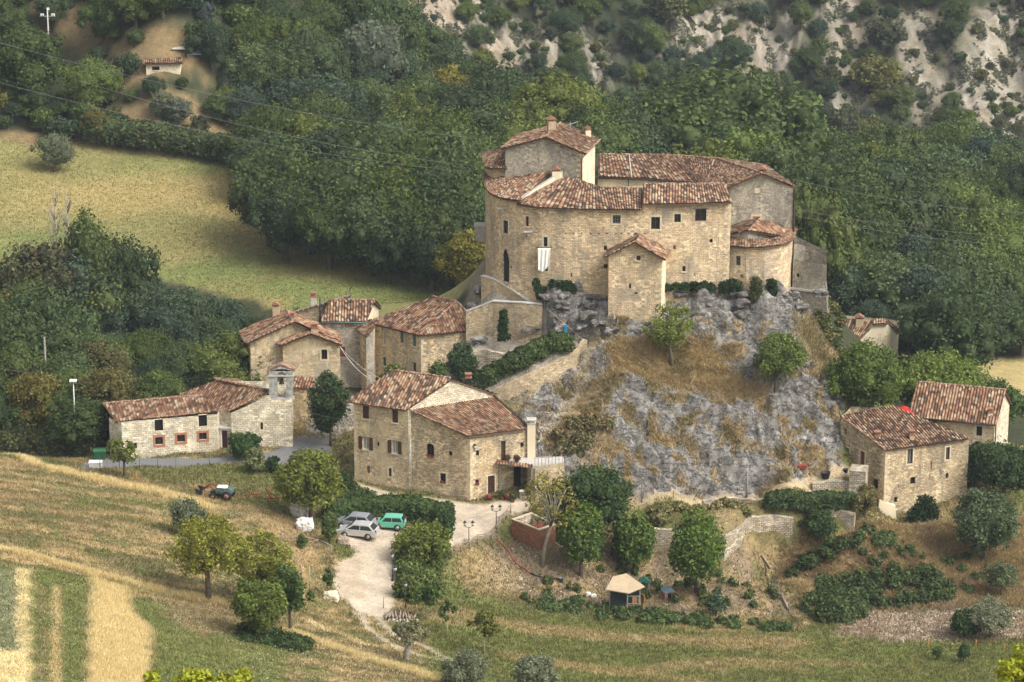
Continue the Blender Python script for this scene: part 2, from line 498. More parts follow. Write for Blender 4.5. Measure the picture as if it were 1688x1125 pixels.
for x_, y_, z_ in ((-60,560,42),(-60,640,60),(0,700,28),(60,720,35),(120,720,35),(-60,760,80),(0,800,70),(100,800,78),(180,720,45),(-120,500,45),(-120,420,25),(200,600,-20),(200,480,-25),
                   (0,-40,113),(0,0,109.3),(0,30,95),(0,100,60),(0,150,38),(0,200,17),(-40,0,108),(40,0,108),(-40,100,62),(40,100,58),(-40,200,21),(40,200,8),(-70,240,17),(70,240,-4),(-90,150,45),(90,150,30),
                   (-80,300,7),(-100,340,0),(80,300,-7),(95,340,-4),(-90,400,5),(110,400,-3),(0,230,3.5),(30,230,0),(-25,225,11)):
    cw(x_, y_, z_)
CT = np.array(CT)
_c = CT[:, :2] / 100.0
def _U(r2): return 0.5 * r2 * np.log(r2 + 1e-12)
_n = len(CT)
_K = _U(((_c[:, None, :] - _c[None, :, :]) ** 2).sum(-1)) + np.eye(_n) * 2e-5
_A = np.zeros((_n + 3, _n + 3)); _A[:_n, :_n] = _K; _A[:_n, _n] = 1; _A[:_n, _n + 1:] = _c
_A[_n, :_n] = 1; _A[_n + 1:, :_n] = _c.T
_w = np.linalg.solve(_A, np.concatenate([CT[:, 2], np.zeros(3)]))
def tps(x, y):
    x = np.asarray(x, float).ravel() / 100; y = np.asarray(y, float).ravel() / 100
    out = np.empty(len(x))
    for i in range(0, len(x), 40000):
        a = x[i:i + 40000]; b = y[i:i + 40000]
        r2 = (a[:, None] - _c[None, :, 0]) ** 2 + (b[:, None] - _c[None, :, 1]) ** 2
        out[i:i + 40000] = _U(r2) @ _w[:_n] + _w[_n] + a * _w[_n + 1] + b * _w[_n + 2]
    return out

XS = np.concatenate([np.linspace(-260, -104, 24), np.arange(-102, -63.5, 1.3), np.arange(-63, 2, 0.36), np.arange(2, 37, 0.18), np.arange(37, 66, 0.36), np.arange(66.5, 140, 1.1), np.linspace(142, 300, 24)])
YS = np.concatenate([np.linspace(-45, 212, 40), np.arange(215, 226, 1.0), np.arange(226, 311, 0.36), np.arange(311, 334.5, 0.18), np.arange(334.6, 360, 0.36), np.arange(360, 470, 1.0), np.arange(470, 562, 2.0), np.arange(562, 664, .7), np.arange(664, 700, 2.0), np.linspace(702, 900, 30)])
NX, NY = len(XS), len(YS)
GX, GY = np.meshgrid(XS, YS)
GZ = tps(GX, GY).reshape(NY, NX)

def H(x, y):
    """terrain height at (arrays of) x, y"""
    x = np.clip(np.asarray(x, float), XS[0], XS[-1] - 1e-6); y = np.clip(np.asarray(y, float), YS[0], YS[-1] - 1e-6)
    i = np.clip(np.searchsorted(XS, x, 'right') - 1, 0, NX - 2); j = np.clip(np.searchsorted(YS, y, 'right') - 1, 0, NY - 2)
    fx = (x - XS[i]) / (XS[i + 1] - XS[i]); fy = (y - YS[j]) / (YS[j + 1] - YS[j])
    return (GZ[j, i] * (1 - fx) + GZ[j, i + 1] * fx) * (1 - fy) + (GZ[j + 1, i] * (1 - fx) + GZ[j + 1, i + 1] * fx) * fy
def h(x, y): return float(H(x, y))

_YY = np.arange(205, 860, 0.5)
def G(px, py, y0=205):
    """ground point seen at a pixel of the photograph"""
    d = ray(px, py)
    Y = _YY[_YY >= y0]
    X = d.x / d.y * Y
    Z = CAM_Z + d.z / d.y * Y
    below = Z - H(X, Y) < 0
    if not below.any(): k = len(Y) - 1
    else: k = int(np.argmax(below))
    a, b_ = (Y[k - 1] if k else Y[0] - .5), Y[k]
    for _ in range(14):
        m = (a + b_) / 2
        if CAM_Z + d.z / d.y * m < h(d.x / d.y * m, m): b_ = m
        else: a = m
    return Vector((d.x / d.y * a, a, h(d.x / d.y * a, a)))

# ------------------------------------------------------------------ masks on the ground (plan areas)
def area(pix, soft=0.6, y0=205, x=None, y=None):
    """0..1 mask of the plan area whose outline stands at these places of the photograph"""
    poly = np.array([G(a, b, y0)[:2] for a, b in pix])
    return pmask(poly, soft, x, y)
def pmask(poly, soft=0.6, x=None, y=None):
    x = GX if x is None else x; y = GY if y is None else y
    lo = poly.min(0) - soft - 1; hi = poly.max(0) + soft + 1
    out = np.zeros(x.shape)
    sel = (x > lo[0]) & (x < hi[0]) & (y > lo[1]) & (y < hi[1])
    X = x[sel]; Y = y[sel]
    if len(X) == 0: return out
    ins = np.zeros(len(X), bool); dist = np.full(len(X), 1e9)
    n = len(poly)
    for i in range(n):
        x1, y1 = poly[i]; x2, y2 = poly[(i + 1) % n]
        c = ((y1 > Y) != (y2 > Y)) & (X < (x2 - x1) * (Y - y1) / (y2 - y1 + 1e-12) + x1)
        ins ^= c
        dx, dy = x2 - x1, y2 - y1
        t = np.clip(((X - x1) * dx + (Y - y1) * dy) / (dx * dx + dy * dy + 1e-12), 0, 1)
        dist = np.minimum(dist, np.hypot(X - x1 - t * dx, Y - y1 - t * dy))
    sd = np.where(ins, dist, -dist) + (fbm(X * 0.8, Y * 0.8, 3, 5) - 0.5) * soft * 2.2
    out[sel] = sstep(-soft, soft, sd)
    return out
def band(pix, w, soft=0.4, y0=205):
    """mask along a line of places, w metres wide"""
    pts = np.array([G(a, b, y0)[:2] for a, b in pix])
    lo = pts.min(0) - w - 2; hi = pts.max(0) + w + 2
    out = np.zeros(GX.shape)
    sel = (GX > lo[0]) & (GX < hi[0]) & (GY > lo[1]) & (GY < hi[1])
    X = GX[sel]; Y = GY[sel]; dist = np.full(len(X), 1e9)
    for (x1, y1), (x2, y2) in zip(pts[:-1], pts[1:]):
        dx, dy = x2 - x1, y2 - y1
        t = np.clip(((X - x1) * dx + (Y - y1) * dy) / (dx * dx + dy * dy + 1e-12), 0, 1)
        dist = np.minimum(dist, np.hypot(X - x1 - t * dx, Y - y1 - t * dy))
    sd = w / 2 - dist + (fbm(X, Y, 3, 9) - 0.5) * soft * 2
    out[sel] = sstep(-soft, soft, sd)
    return out

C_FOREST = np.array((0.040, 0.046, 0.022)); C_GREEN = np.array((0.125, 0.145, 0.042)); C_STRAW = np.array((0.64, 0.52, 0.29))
C_DRY = np.array((0.38, 0.28, 0.145)); C_BROWN = np.array((0.27, 0.19, 0.11)); C_SOIL = np.array((0.215, 0.165, 0.11))
C_GRAVEL = np.array((0.47, 0.395, 0.30)); C_ASPH = np.array((0.16, 0.16, 0.165)); C_ROCK = np.array((0.325, 0.312, 0.288))
C_FIELD = np.array((0.22, 0.205, 0.08)); C_FIELDDRY = np.array((0.36, 0.28, 0.12)); C_CLIFF = np.array((0.30, 0.27, 0.225)); C_OLIVE = np.array((0.16, 0.14, 0.06))

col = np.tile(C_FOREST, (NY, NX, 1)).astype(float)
def paint(mask, c, amt=1.0):
    global col
    m = (mask * amt)[..., None]
    col = col * (1 - m) + np.asarray(c) * m
n1 = fbm(GX * 0.12, GY * 0.12, 4, 1); n2 = fbm(GX * 0.5, GY * 0.5, 4, 2); n3 = fbm(GX * 1.6, GY * 1.6, 3, 3); n4 = fbm(GX * 0.06, GY * 0.22, 4, 4)
hill = np.where((GY < 330), 1.0, 0.0)
paint(hill, C_OLIVE)
paint(hill * sstep(.45, .60, n2), C_DRY, .6)
paint(hill * sstep(.5, .62, n1), C_GREEN, .8)
# field beyond the village
M_FIELD = area([(-160,226),(0,226),(150,238),(380,270),(412,300),(425,360),(480,395),(640,428),(775,450),(776,520),(560,530),(430,500),(300,470),(200,440),(-160,470)], 1.0, 350)
paint(area([(772,452),(805,440),(830,520),(800,560),(770,540)], .5, 330), np.array((.24,.20,.14)))
paint(M_FIELD, C_FIELD)
paint(M_FIELD * sstep(.35, .70, fbm(GX * .035, GY * .06, 5, 6, .6)), C_FIELDDRY, .75)
paint(M_FIELD * sstep(.48, .66, fbm(GX * .05, GY * .12, 5, 8, .65)), np.array((0.14, 0.19, 0.055)), .6)
paint(area([(360,340),(430,310),(520,400),(640,430),(560,440),(430,410)], 3, 350), C_FIELDDRY * 1.1, .8)
M_FIELD2 = area([(1600,590),(1800,590),(1800,680),(1640,640)], 1.0, 330)
paint(M_FIELD2, np.array((0.36, 0.29, 0.13)))
# upper left clearings and lane
M_CLEAR = np.clip(area([(60,0),(190,0),(210,60),(120,75),(70,40)], 1.5, 400) + area([(190,80),(330,80),(340,130),(240,150),(170,140)], 1.5, 400) + area([(0,215),(420,220),(430,275),(150,240),(0,232)], 1.0, 400), 0, 1)
paint(M_CLEAR, C_DRY * .55)
M_LANE = band([(305,232),(340,245),(380,258),(420,272)], 2.6, .3, 380)
paint(M_LANE, np.array((.42, .39, .34)))
# far cliffs
cl = [([(645,-60),(800,-60),(790,30),(735,70),(660,40)], .95), ([(1090,120),(1150,20),(1260,0),(1330,60),(1280,130),(1190,95),(1120,140)], .95),
      ([(1345,-40),(1420,-40),(1440,120),(1400,240),(1370,200),(1360,90)], .9), ([(1560,120),(1620,40),(1720,0),(1900,0),(1900,300),(1640,280),(1600,240)], .9),
      ([(800,60),(870,40),(900,100),(850,135),(790,130)], .7), ([(930,60),(1010,80),(1000,140),(960,120)], .6), ([(1440,20),(1560,-10),(1580,60),(1500,100)], .55),
      ([(1480,140),(1560,110),(1600,180),(1520,220)], .5), ([(-100,-40),(60,-40),(100,30),(0,40)], .0), ([(690,80),(760,130),(740,160),(680,120)], .4)]
M_CLIFF = np.zeros(GX.shape)
for pl, a_ in cl:
    if a_: M_CLIFF = np.maximum(M_CLIFF, area(pl, 3.0, 500) * a_)
gul = fbm(GX * .20, GY * .035 + GZ * .02, 4, 12)
far = sstep(560, 585, GY)
M_CLIFF = M_CLIFF * (.62 + .38 * sstep(.40, .50, fbm(GX * .09, GY * .025, 4, 14)))
M_CLIFF = np.clip(M_CLIFF + far * sstep(.62, .72, gul) * .6, 0, 1)
paint(M_CLIFF, C_CLIFF)
paint(M_CLIFF * sstep(.52, .64, fbm(GX * .4, GY * .4, 4, 13)), np.array((.20, .17, .11)), .75)
paint(M_CLIFF * sstep(.5, .62, fbm(GX * .15, GY * .05, 3, 15)), np.array((.30, .22, .165)), .6)
paint(M_CLIFF * sstep(.50, .58, fbm(GX * .9, GY * .45, 4, 16)), np.array((.14, .125, .08)), .7)
paint(M_CLIFF * sstep(.56, .64, fbm(GX * .5, GY * .12, 4, 17)), np.array((.37, .335, .285)), .6)
# near slopes
M_LH = area([(-120,752),(60,765),(200,790),(330,815),(470,860),(520,930),(560,1010),(720,1100),(860,1150),(500,1220),(-160,1220)], .6)
paint(M_LH, C_OLIVE * 1.05)
st = fbm((GX + GY * .55) * .16, (GY - GX * .30) * 1.1, 4, 21)
paint(M_LH * sstep(.44, .60, st), C_DRY * 1.05, .8)
paint(M_LH * sstep(.55, .66, n2), C_GREEN, .6)
paint(M_LH * sstep(.58, .68, n1), C_BROWN, .4)
ST1 = band([(-60,746),(60,768),(160,792),(250,810),(345,838)], 2.0, .45)
ST2 = band([(-60,898),(60,920),(150,945),(260,975),(380,1000)], 1.5, .35)
paint(np.clip(ST1, 0, 1), C_STRAW, .9); paint(ST2, C_STRAW, .9)
STR = area([(148,955),(208,972),(212,1010),(245,1040),(240,1160),(138,1160)], .5)
paint(area([(-60,925),(150,955),(140,1160),(-60,1160)], .3), C_GREEN * 1.1, .9)
paint(area([(0,935),(32,940),(40,1060),(20,1160),(-30,1160),(-30,940)], .3), np.array((.19, .20, .11)), .8)
paint(area([(22,935),(48,940),(50,1160),(30,1160)], .5), C_STRAW, .75); paint(area([(84,965),(98,967),(98,1160),(80,1160)], .25), C_DRY * 1.3, .7); paint(area([(65,965),(72,967),(72,1160),(62,1160)], .25), C_BROWN, .6)
paint(area([(-40,1070),(45,1075),(48,1160),(-40,1160)], .3), C_STRAW, .9)
paint(area([(215,985),(300,1000),(420,1020),(480,1060),(460,1160),(245,1160),(248,1040),(215,1010)], .5), C_GREEN * 1.15, .85)
paint(area([(270,990),(390,1005),(430,1040),(330,1050),(270,1020)], .8), C_BROWN * 1.1, .6)
paint(STR, C_STRAW * .98)
ST3 = band([(470,1040),(560,1072),(650,1100),(760,1135)], 2.0, .45)
paint(ST3, C_STRAW * .95, .9)
paint(band([(500,1020),(600,1060),(680,1075)], .8, .3), C_STRAW, .6)
paint(area([(180,762),(480,758),(540,775),(540,800),(470,845),(380,800),(230,790)], .8), np.array((.155, .15, .055)), .9)
paint(area([(360,770),(540,775),(535,800),(400,795)], 1.0), C_GREEN, .6)
paint(area([(400,830),(500,860),(530,930),(500,980),(440,900)], 1.0), C_DRY, .85)
paint(area([(560,790),(735,830),(730,850),(560,830)], .6), C_GREEN * .8, .8)
# bottom meadow and garden
M_MEAD = area([(700,1010),(800,985),(960,1010),(1200,1035),(1400,1050),(1688,1060),(1900,1060),(1900,1200),(760,1200),(700,1080)], 1.0)
paint(M_MEAD, np.array((.135, .14, .045)), 1)
paint(M_MEAD * sstep(.48, .60, n2), C_GREEN * 1.1, .8)
paint(M_MEAD * sstep(.50, .62, n4), C_DRY * .85, .7)
M_GARD = area([(800,895),(860,880),(930,905),(1050,900),(1240,915),(1310,1010),(1200,1020),(1000,1000),(880,985),(800,940)], .8)
paint(M_GARD, C_SOIL * 1.05)
paint(M_GARD * sstep(.46, .58, n2), C_DRY * .85, .7)
paint(M_GARD * sstep(.54, .62, n3), C_OLIVE, .6)
paint(area([(740,940),(800,905),(850,940),(860,985),(780,975)], .8), C_DRY * .8, .7)
paint(area([(1060,832),(1290,825),(1400,850),(1330,870),(1230,862),(1080,868)], .5), C_OLIVE, .9)
M_RS = area([(1290,905),(1400,880),(1450,865),(1688,860),(1900,850),(1900,1000),(1688,1000),(1560,1005),(1400,1000),(1320,1000),(1280,950)], .8)
paint(M_RS, C_DRY * .82)
paint(M_RS * sstep(.47, .6, n2), C_BROWN * .85, .8)
paint(area([(1380,1015),(1560,1000),(1688,1010),(1688,1050),(1480,1060),(1380,1050)], .8), np.array((.27, .20, .15)), .85)
M_PATH = band([(1040,823),(1130,822),(1220,816),(1290,803),(1340,790),(1390,778),(1430,786)], 1.6, .35)
paint(M_PATH, np.array((.40, .31, .19)), .9)
paint(area([(1330,790),(1385,768),(1440,780),(1440,800),(1330,815)], .4), np.array((.36, .29, .19)), .8)
# rock
M_ROCK = area([(885,800),(1050,822),(1200,812),(1300,795),(1385,765),(1385,700),(1400,640),(1385,590),(1345,540),(1330,490),(1300,468),(1000,475),(870,462),(840,500),(960,540),(945,600),(900,640),(850,668),(860,720)], .5)
M_ROCK = np.maximum(M_ROCK, area([(893,500),(1000,500),(1000,560),(940,565),(900,555)], .3))
M_ROCK = np.maximum(M_ROCK, area([(880,480),(1000,470),(1200,470),(1330,468),(1345,545),(1000,535),(900,520)], .4))
M_GR = area([(1000,558),(1050,560),(1120,545),(1170,560),(1200,610),(1265,645),(1265,665),(1180,650),(1100,640),(1040,625),(1010,650),(985,640),(1000,600)], .6)
M_GR = np.maximum(M_GR, .9 * area([(1300,545),(1370,520),(1395,575),(1390,640),(1340,600)], .8))
M_GR = np.maximum(M_GR, .85 * area([(950,640),(1005,640),(1000,700),(950,720),(905,745),(905,720)], .8))
M_GR = np.maximum(M_GR, .8 * area([(950,730),(1010,700),(1020,740),(960,770)], .8))
paint(np.clip(area([(740,530),(960,540),(960,660),(760,680),(700,620)], .6, 318),0,1), np.array((.27,.245,.20)))
paint(M_ROCK, C_ROCK)
# ledges and pockets where dry grass has rooted
slope_s = (GX * .35 + GY * .8)
def crag_f(period, seed, jx):
    jn = np.floor(GX * jx + 1.5 * fbm(GX * .3, GY * .3, 2, seed)); joint = _perm[(jn.astype(int) * 37 + seed) & 255, seed & 255]
    q = (GY * .95 + GX * .42) / period + joint * .35 + 2.2 * fbm(GX * .13 / period ** .5, GY * .13 / period ** .5, 3, seed + 1)
    return q - np.floor(q)
f_a = crag_f(3.1, 61, .30)
M_LEDGE = M_ROCK * np.clip(sstep(.50, .62, f_a) * sstep(.93, .82, f_a) * sstep(.48, .58, fbm(GX * .28, GY * .28, 3, 33)) + .9 * sstep(.63, .67, fbm(GX * .7, GY * .7, 3, 35)), 0, 1) * (GY < 329.6)
M_TUFT = np.clip(np.maximum(M_GR * M_ROCK, M_LEDGE), 0, 1)
paint(M_TUFT, C_DRY * .95, .95)
paint(M_TUFT * sstep(.55, .65, fbm(GX * .4, GY * .4, 3, 36)), C_OLIVE * .9, .7)
M_PALE = area([(870,720),(900,690),(945,640),(960,560),(985,560),(965,640),(920,700),(890,730)], .4)
paint(M_PALE, np.array((.50, .44, .36)), .8)
# roads
M_ROAD = area([(572,792),(600,800),(660,815),(740,826),(800,832),(880,822),(880,838),(838,850),(800,890),(745,905),(700,895),(655,895),(650,960),(650,1000),(635,1020),(600,1015),(565,990),(545,965),(555,930),(590,910),(560,890),(565,868),(640,868),(690,868),(735,862),(745,852),(720,840),(660,830),(600,815)], .3)
TR1 = band([(585,1000),(605,1035),(640,1062),(690,1080),(725,1090)], .85, .2)
TR2 = band([(620,1000),(630,1030),(655,1050),(700,1068),(745,1092)], .85, .2)
paint(M_ROAD, C_GRAVEL)
paint(area([(548,925),(600,915),(600,990),(560,985)], .8) * M_ROAD, C_SOIL * 1.5, .6)
paint(M_ROAD * sstep(.5, .64, n3), C_GRAVEL * .78, .5)
paint(np.clip(TR1 + TR2, 0, 1) * (1 - M_ROAD), C_GRAVEL * .85, .85)
M_ASPH = area([(140,758),(330,757),(380,752),(430,748),(455,742),(485,722),(520,722),(545,728),(545,765),(500,775),(470,770),(440,762),(330,764),(140,768)], .15)
M_ASPH = np.maximum(M_ASPH, area([(130,764),(230,762),(330,757),(430,749),(430,759),(330,767),(230,770),(130,772)], .15))
paint(M_ASPH, C_ASPH)
paint(area([(520,660),(600,650),(600,700),(545,725),(500,715)], .4, 320), np.array((.27, .25, .22)), .9)
TERR = area([(790,570),(960,560),(950,620),(880,640),(760,640),(760,600)], .5, 320)
paint(TERR, np.array((.30, .26, .21)), .8)

# fine relief
rough = (fbm(GX * .9, GY * .9, 3, 41) - .5) * .28 + (fbm(GX * .35, GY * .35, 3, 42) - .5) * .35
calm = np.clip(1 - M_ROAD - M_ASPH - .6 * M_FIELD, 0.06, 1)
GZ = GZ + rough * calm * (GY > 224) * (GY < 480)
GZ = GZ + far * ((fbm(GX * .10, GY * .03, 4, 45) - .5) * 11 + (fbm(GX * .3, GY * .1, 3, 46) - .5) * 4.0 + (fbm(GX * .8, GY * .3, 3, 47) - .5) * 1.6)
rk = M_ROCK * (1 - .7 * M_GR) * (GY < 333.5)
def crag(period, amp, seed, jx):
    """broken ledges: a saw profile up the slope, stepped sideways at joints"""
    f = crag_f(period, seed, jx)
    return (np.where(f < .8, f / .8, (1 - f) / .2) - .5) * amp
rid = 1 - np.abs(2 * fbm(GX * .55 + GY * .12, GY * .18, 4, 52) - 1)
GZ = GZ - rk * (crag(3.1, 1.15, 61, .30) + crag(1.3, .50, 62, .8) + crag(.62, .22, 63, 1.7)) + rk * ((rid - .75) * 1.3 + (fbm(GX * 2.2, GY * 2.2, 2, 54) - .5) * .35)

# ------------------------------------------------------------------ ground materials
def ground_mat():
    m, t, b, out = new_mat('ground_cover')
    N = NB(t)
    at = N.n('ShaderNodeVertexColor'); at.layer_name = 'Col'
    tc = N.n('ShaderNodeTexCoord')
    o = tc.outputs['Object']
    a = N.ramp(N.noise(o, 1.1, 6, 0.75).outputs[0], [(0.30, (0.55, 0.58, 0.50)), (0.5, (1, 1, 1)), (0.72, (1.45, 1.38, 1.25))])
    b2 = N.ramp(N.noise(o, 5.0, 5, 0.75).outputs[0], [(0.3, 0.55), (0.5, 1.0), (0.75, 1.5)])
    c = N.mix(N.mix(at.outputs[0], a.outputs[0], .75, 'MULTIPLY'), b2.outputs[0], .8, 'MULTIPLY')
    N.l(c, b.inputs['Base Color'])
    bp = N.n('ShaderNodeBump'); bp.inputs['Strength'].default_value = 0.9; bp.inputs['Distance'].default_value = 0.12
    N.l(N.noise(o, 3.0, 6, 0.75).outputs[0], bp.inputs['Height']); N.l(bp.outputs[0], b.inputs['Normal'])
    b.inputs['Roughness'].default_value = .95
    return m
def gravel_mat(name, amt, s):
    m, t, b, out = new_mat(name)
    N = NB(t)
    at = N.n('ShaderNodeVertexColor'); at.layer_name = 'Col'
    o = N.n('ShaderNodeTexCoord').outputs['Object']
    a = N.ramp(N.noise(o, s, 6, 0.8).outputs[0], [(0.32, 1 - amt), (0.5, 1.0), (0.7, 1 + amt)])
    a2 = N.ramp(N.noise(o, .5, 5, 0.7).outputs[0], [(0.35, 1 - amt * .7), (0.65, 1 + amt * .5)])
    c = N.mix(N.mix(at.outputs[0], a.outputs[0], 1, 'MULTIPLY'), a2.outputs[0], 1, 'MULTIPLY')
    N.l(c, b.inputs['Base Color'])
    bp = N.n('ShaderNodeBump'); bp.inputs['Strength'].default_value = 0.4; bp.inputs['Distance'].default_value = 0.05
    N.l(a.outputs[0], bp.inputs['Height']); N.l(bp.outputs[0], b.inputs['Normal'])
    return m
def rock_mat():
    m, t, b, out = new_mat('grey_limestone')
    N = NB(t)
    at = N.n('ShaderNodeVertexColor'); at.layer_name = 'Col'
    o = N.n('ShaderNodeTexCoord').outputs['Object']
    sv = N.vmath('MULTIPLY', o, (1.0, .45, .45))
    st = N.noise(sv, .9, 7, .72, .8)
    a = N.ramp(st.outputs[0], [(0.32, (.52, .52, .52)), (0.46, (.85, .85, .85)), (0.58, (1.05, 1.05, 1.05)), (0.72, (1.6, 1.58, 1.5))])
    cr = N.n('ShaderNodeTexVoronoi', feature='DISTANCE_TO_EDGE'); cr.inputs['Scale'].default_value = .42
    nz = N.noise(o, 1.3, 4, .7)
    N.l(N.vmath('ADD', N.vmath('MULTIPLY', o, (1, .5, .9)), nz.outputs['Color']), cr.inputs['Vector'])
    ck = N.ramp(cr.outputs['Distance'], [(0.0, .45), (0.015, .9), (.04, 1.0)])
    gr = N.ramp(N.noise(o, 4.5, 6, .8).outputs[0], [(.3, .7), (.5, 1.0), (.7, 1.3)])
    c = N.mix(N.mix(N.mix(at.outputs[0], a.outputs[0], 1, 'MULTIPLY'), ck.outputs[0], .8, 'MULTIPLY'), gr.outputs[0], .8, 'MULTIPLY')
    fs = N.noise(N.vmath('MULTIPLY', N.vmath('ADD', o, nz.outputs['Color']), (.45, .9, 1.6)), .8, 5, .65)
    fl = N.ramp(N.math('ABSOLUTE', N.math('SUBTRACT', fs.outputs[0], .5)), [(0.0, .30), (.018, .75), (.04, 1.0)])
    c = N.mix(c, fl.outputs[0], .9, 'MULTIPLY')
    rust = N.ramp(N.noise(o, .7, 6, .75).outputs[0], [(.56, 0.0), (.66, .55)])
    c = N.mix(c, (.24, .16, .10), rust.outputs[0])
    N.l(c, b.inputs['Base Color'])
    hgt = N.math('ADD', N.math('MULTIPLY', st.outputs[0], 2.0), N.math('ADD', N.math('ADD', ck.outputs[0], fl.outputs[0]), N.noise(o, 5, 6, .8).outputs[0]))
    bp = N.n('ShaderNodeBump'); bp.inputs['Strength'].default_value = 1.0; bp.inputs['Distance'].default_value = 0.22
    N.l(hgt, bp.inputs['Height']); N.l(bp.outputs[0], b.inputs['Normal'])
    return m
MAT_GROUND = ground_mat(); MAT_GRAVEL = gravel_mat('pale_gravel', .28, 4.0); MAT_ASPH = gravel_mat('asphalt', .14, 9.0); MAT_ROCK = rock_mat()

idx = np.arange(NX * NY).reshape(NY, NX)
quads = np.stack([idx[:-1, :-1], idx[:-1, 1:], idx[1:, 1:], idx[1:, :-1]], -1).reshape(-1, 4)
def fm(M): return ((M[:-1, :-1] + M[:-1, 1:] + M[1:, 1:] + M[1:, :-1]) / 4).ravel()
cls = np.zeros(len(quads), int)
cls[fm(M_ROCK * (1 - M_TUFT)) > .5] = 1
cls[fm(M_ROAD) > .5] = 2
cls[fm(M_ASPH) > .5] = 3
cls[(fm(M_FIELD) > .5)] = 4
cls[(fm(far) > .5)] = 5
cls[fm(M_FIELD2) > .5] = 6
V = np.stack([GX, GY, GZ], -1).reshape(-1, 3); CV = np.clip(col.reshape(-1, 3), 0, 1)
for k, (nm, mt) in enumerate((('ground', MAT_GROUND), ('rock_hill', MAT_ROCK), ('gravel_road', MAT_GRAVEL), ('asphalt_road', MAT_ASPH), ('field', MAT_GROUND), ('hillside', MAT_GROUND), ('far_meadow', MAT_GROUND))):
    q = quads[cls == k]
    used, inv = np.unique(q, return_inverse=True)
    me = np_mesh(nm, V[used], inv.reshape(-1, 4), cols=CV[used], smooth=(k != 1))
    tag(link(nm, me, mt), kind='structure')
# ------------------------------------------------------------------ building materials
CREAM1 = (0.47, 0.365, 0.215); CREAM2 = (0.34, 0.25, 0.145); MORT = (0.36, 0.285, 0.18)
M_CASTLE = stone_mat('castle_stone', (0.87, 0.685, 0.455), (0.55, 0.41, 0.26), (0.33, 0.25, 0.155), (0.22, 0.20, 0.17), .68, .42, .19, .028, seed=1, ochre=.35)
M_GREYST = stone_mat('grey_stone', (0.50, 0.45, 0.36), (0.27, 0.245, 0.20), (0.46, 0.42, 0.34), (0.13, 0.13, 0.12), .65, .32, .16, .03, seed=2, ochre=.12)
M_HOUSE = stone_mat('house_stone', (0.78, 0.63, 0.41), (0.47, 0.355, 0.22), (0.40, 0.32, 0.21), (0.20, 0.17, 0.13), .5, .33, .16, .02, (0.64, 0.52, 0.33), .3, seed=3, ochre=.3)
M_RUBBLE = stone_mat('rubble_stone', (0.80, 0.65, 0.42), (0.42, 0.32, 0.20), (0.27, 0.21, 0.135), (0.11, 0.105, 0.095), .6, .34, .17, .03, seed=4, ochre=.35)
M_PLAST = stone_mat('old_plaster', (0.72, 0.59, 0.38), (0.44, 0.34, 0.21), (0.36, 0.29, 0.19), (0.19, 0.185, 0.165), .7, .5, .26, .008, (0.62, 0.52, 0.345), .2, seed=5, ochre=.4)
M_CHAPEL = stone_mat('pale_stone', (0.84, 0.77, 0.60), (0.56, 0.48, 0.34), (0.36, 0.30, 0.215), (0.24, 0.22, 0.185), .35, .50, .24, .035, seed=6, ochre=.1)
M_DRYWALL = stone_mat('dry_stone', (0.68, 0.60, 0.46), (0.38, 0.32, 0.235), (0.085, 0.07, 0.05), (0.13, 0.12, 0.10), .5, .45, .20, .035, seed=7, ochre=.15)
M_TERRST = stone_mat('terrace_stone', (0.66, 0.54, 0.36), (0.40, 0.31, 0.195), (0.26, 0.19, 0.13), (0.15, 0.145, 0.13), .6, .36, .17, .025, seed=8, ochre=.25)
M_CREAMW = stone_mat('cream_wall', (0.84, 0.75, 0.55), (0.68, 0.58, 0.40), (0.60, 0.51, 0.36), (0.34, 0.30, 0.23), .3, .5, .25, .01, (0.78, 0.68, 0.49), .5, seed=9, ochre=.1)
M_BELFRY = stone_mat('belfry_stone', (0.40, 0.385, 0.33), (0.27, 0.265, 0.24), (0.34, 0.33, 0.29), (0.12, 0.125, 0.12), .7, .6, .35, .01, seed=10, ochre=.08)
M_REDBRICK = stone_mat('red_brick', (0.42, 0.17, 0.09), (0.27, 0.11, 0.06), (0.34, 0.28, 0.21), (0.17, 0.12, 0.09), .3, .28, .22, .015, seed=11, ochre=.05)
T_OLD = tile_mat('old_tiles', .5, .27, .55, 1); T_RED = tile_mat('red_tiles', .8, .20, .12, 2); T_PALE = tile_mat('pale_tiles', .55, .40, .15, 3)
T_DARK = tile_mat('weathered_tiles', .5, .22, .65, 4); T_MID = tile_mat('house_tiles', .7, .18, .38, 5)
M_EAVE = simple_mat('eaves_board', (.13, .085, .055), .9)
M_GLASS = simple_mat('dark_glass', (.012, .014, .016), .15, spec=.5, var=.1)
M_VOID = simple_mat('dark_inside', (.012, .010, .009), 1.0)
M_WOODD = simple_mat('dark_wood', (.075, .035, .022), .75, scale=6)
M_SHUT = simple_mat('brown_shutter', (.085, .040, .032), .7, scale=8)
M_WOOD = simple_mat('weathered_wood', (.30, .24, .18), .9, scale=5, bump=.4)
M_ORWOOD = simple_mat('orange_wood', (.38, .20, .07), .8, scale=5)
M_GREYW = simple_mat('grey_wood', (.22, .20, .18), .9, scale=6)
M_SURR = simple_mat('pale_stone_surround', (.60, .53, .38), .9, scale=4)
M_CONC = simple_mat('concrete', (.42, .40, .37), .9, scale=2, bump=.3)
M_METAL = simple_mat('dark_metal', (.035, .04, .042), .5, metal=.4)
M_STEEL = simple_mat('galvanised_steel', (.45, .47, .48), .45, metal=.5)
M_GREENSH = simple_mat('green_shutter', (.07, .16, .13), .7)
M_WHITE = simple_mat('white_paint', (.78, .77, .74), .6, var=.08)
M_GUTTER = simple_mat('gutter', (.05, .04, .038), .5)
M_REDDOOR = simple_mat('red_brown_door', (.20, .055, .035), .7, scale=6)
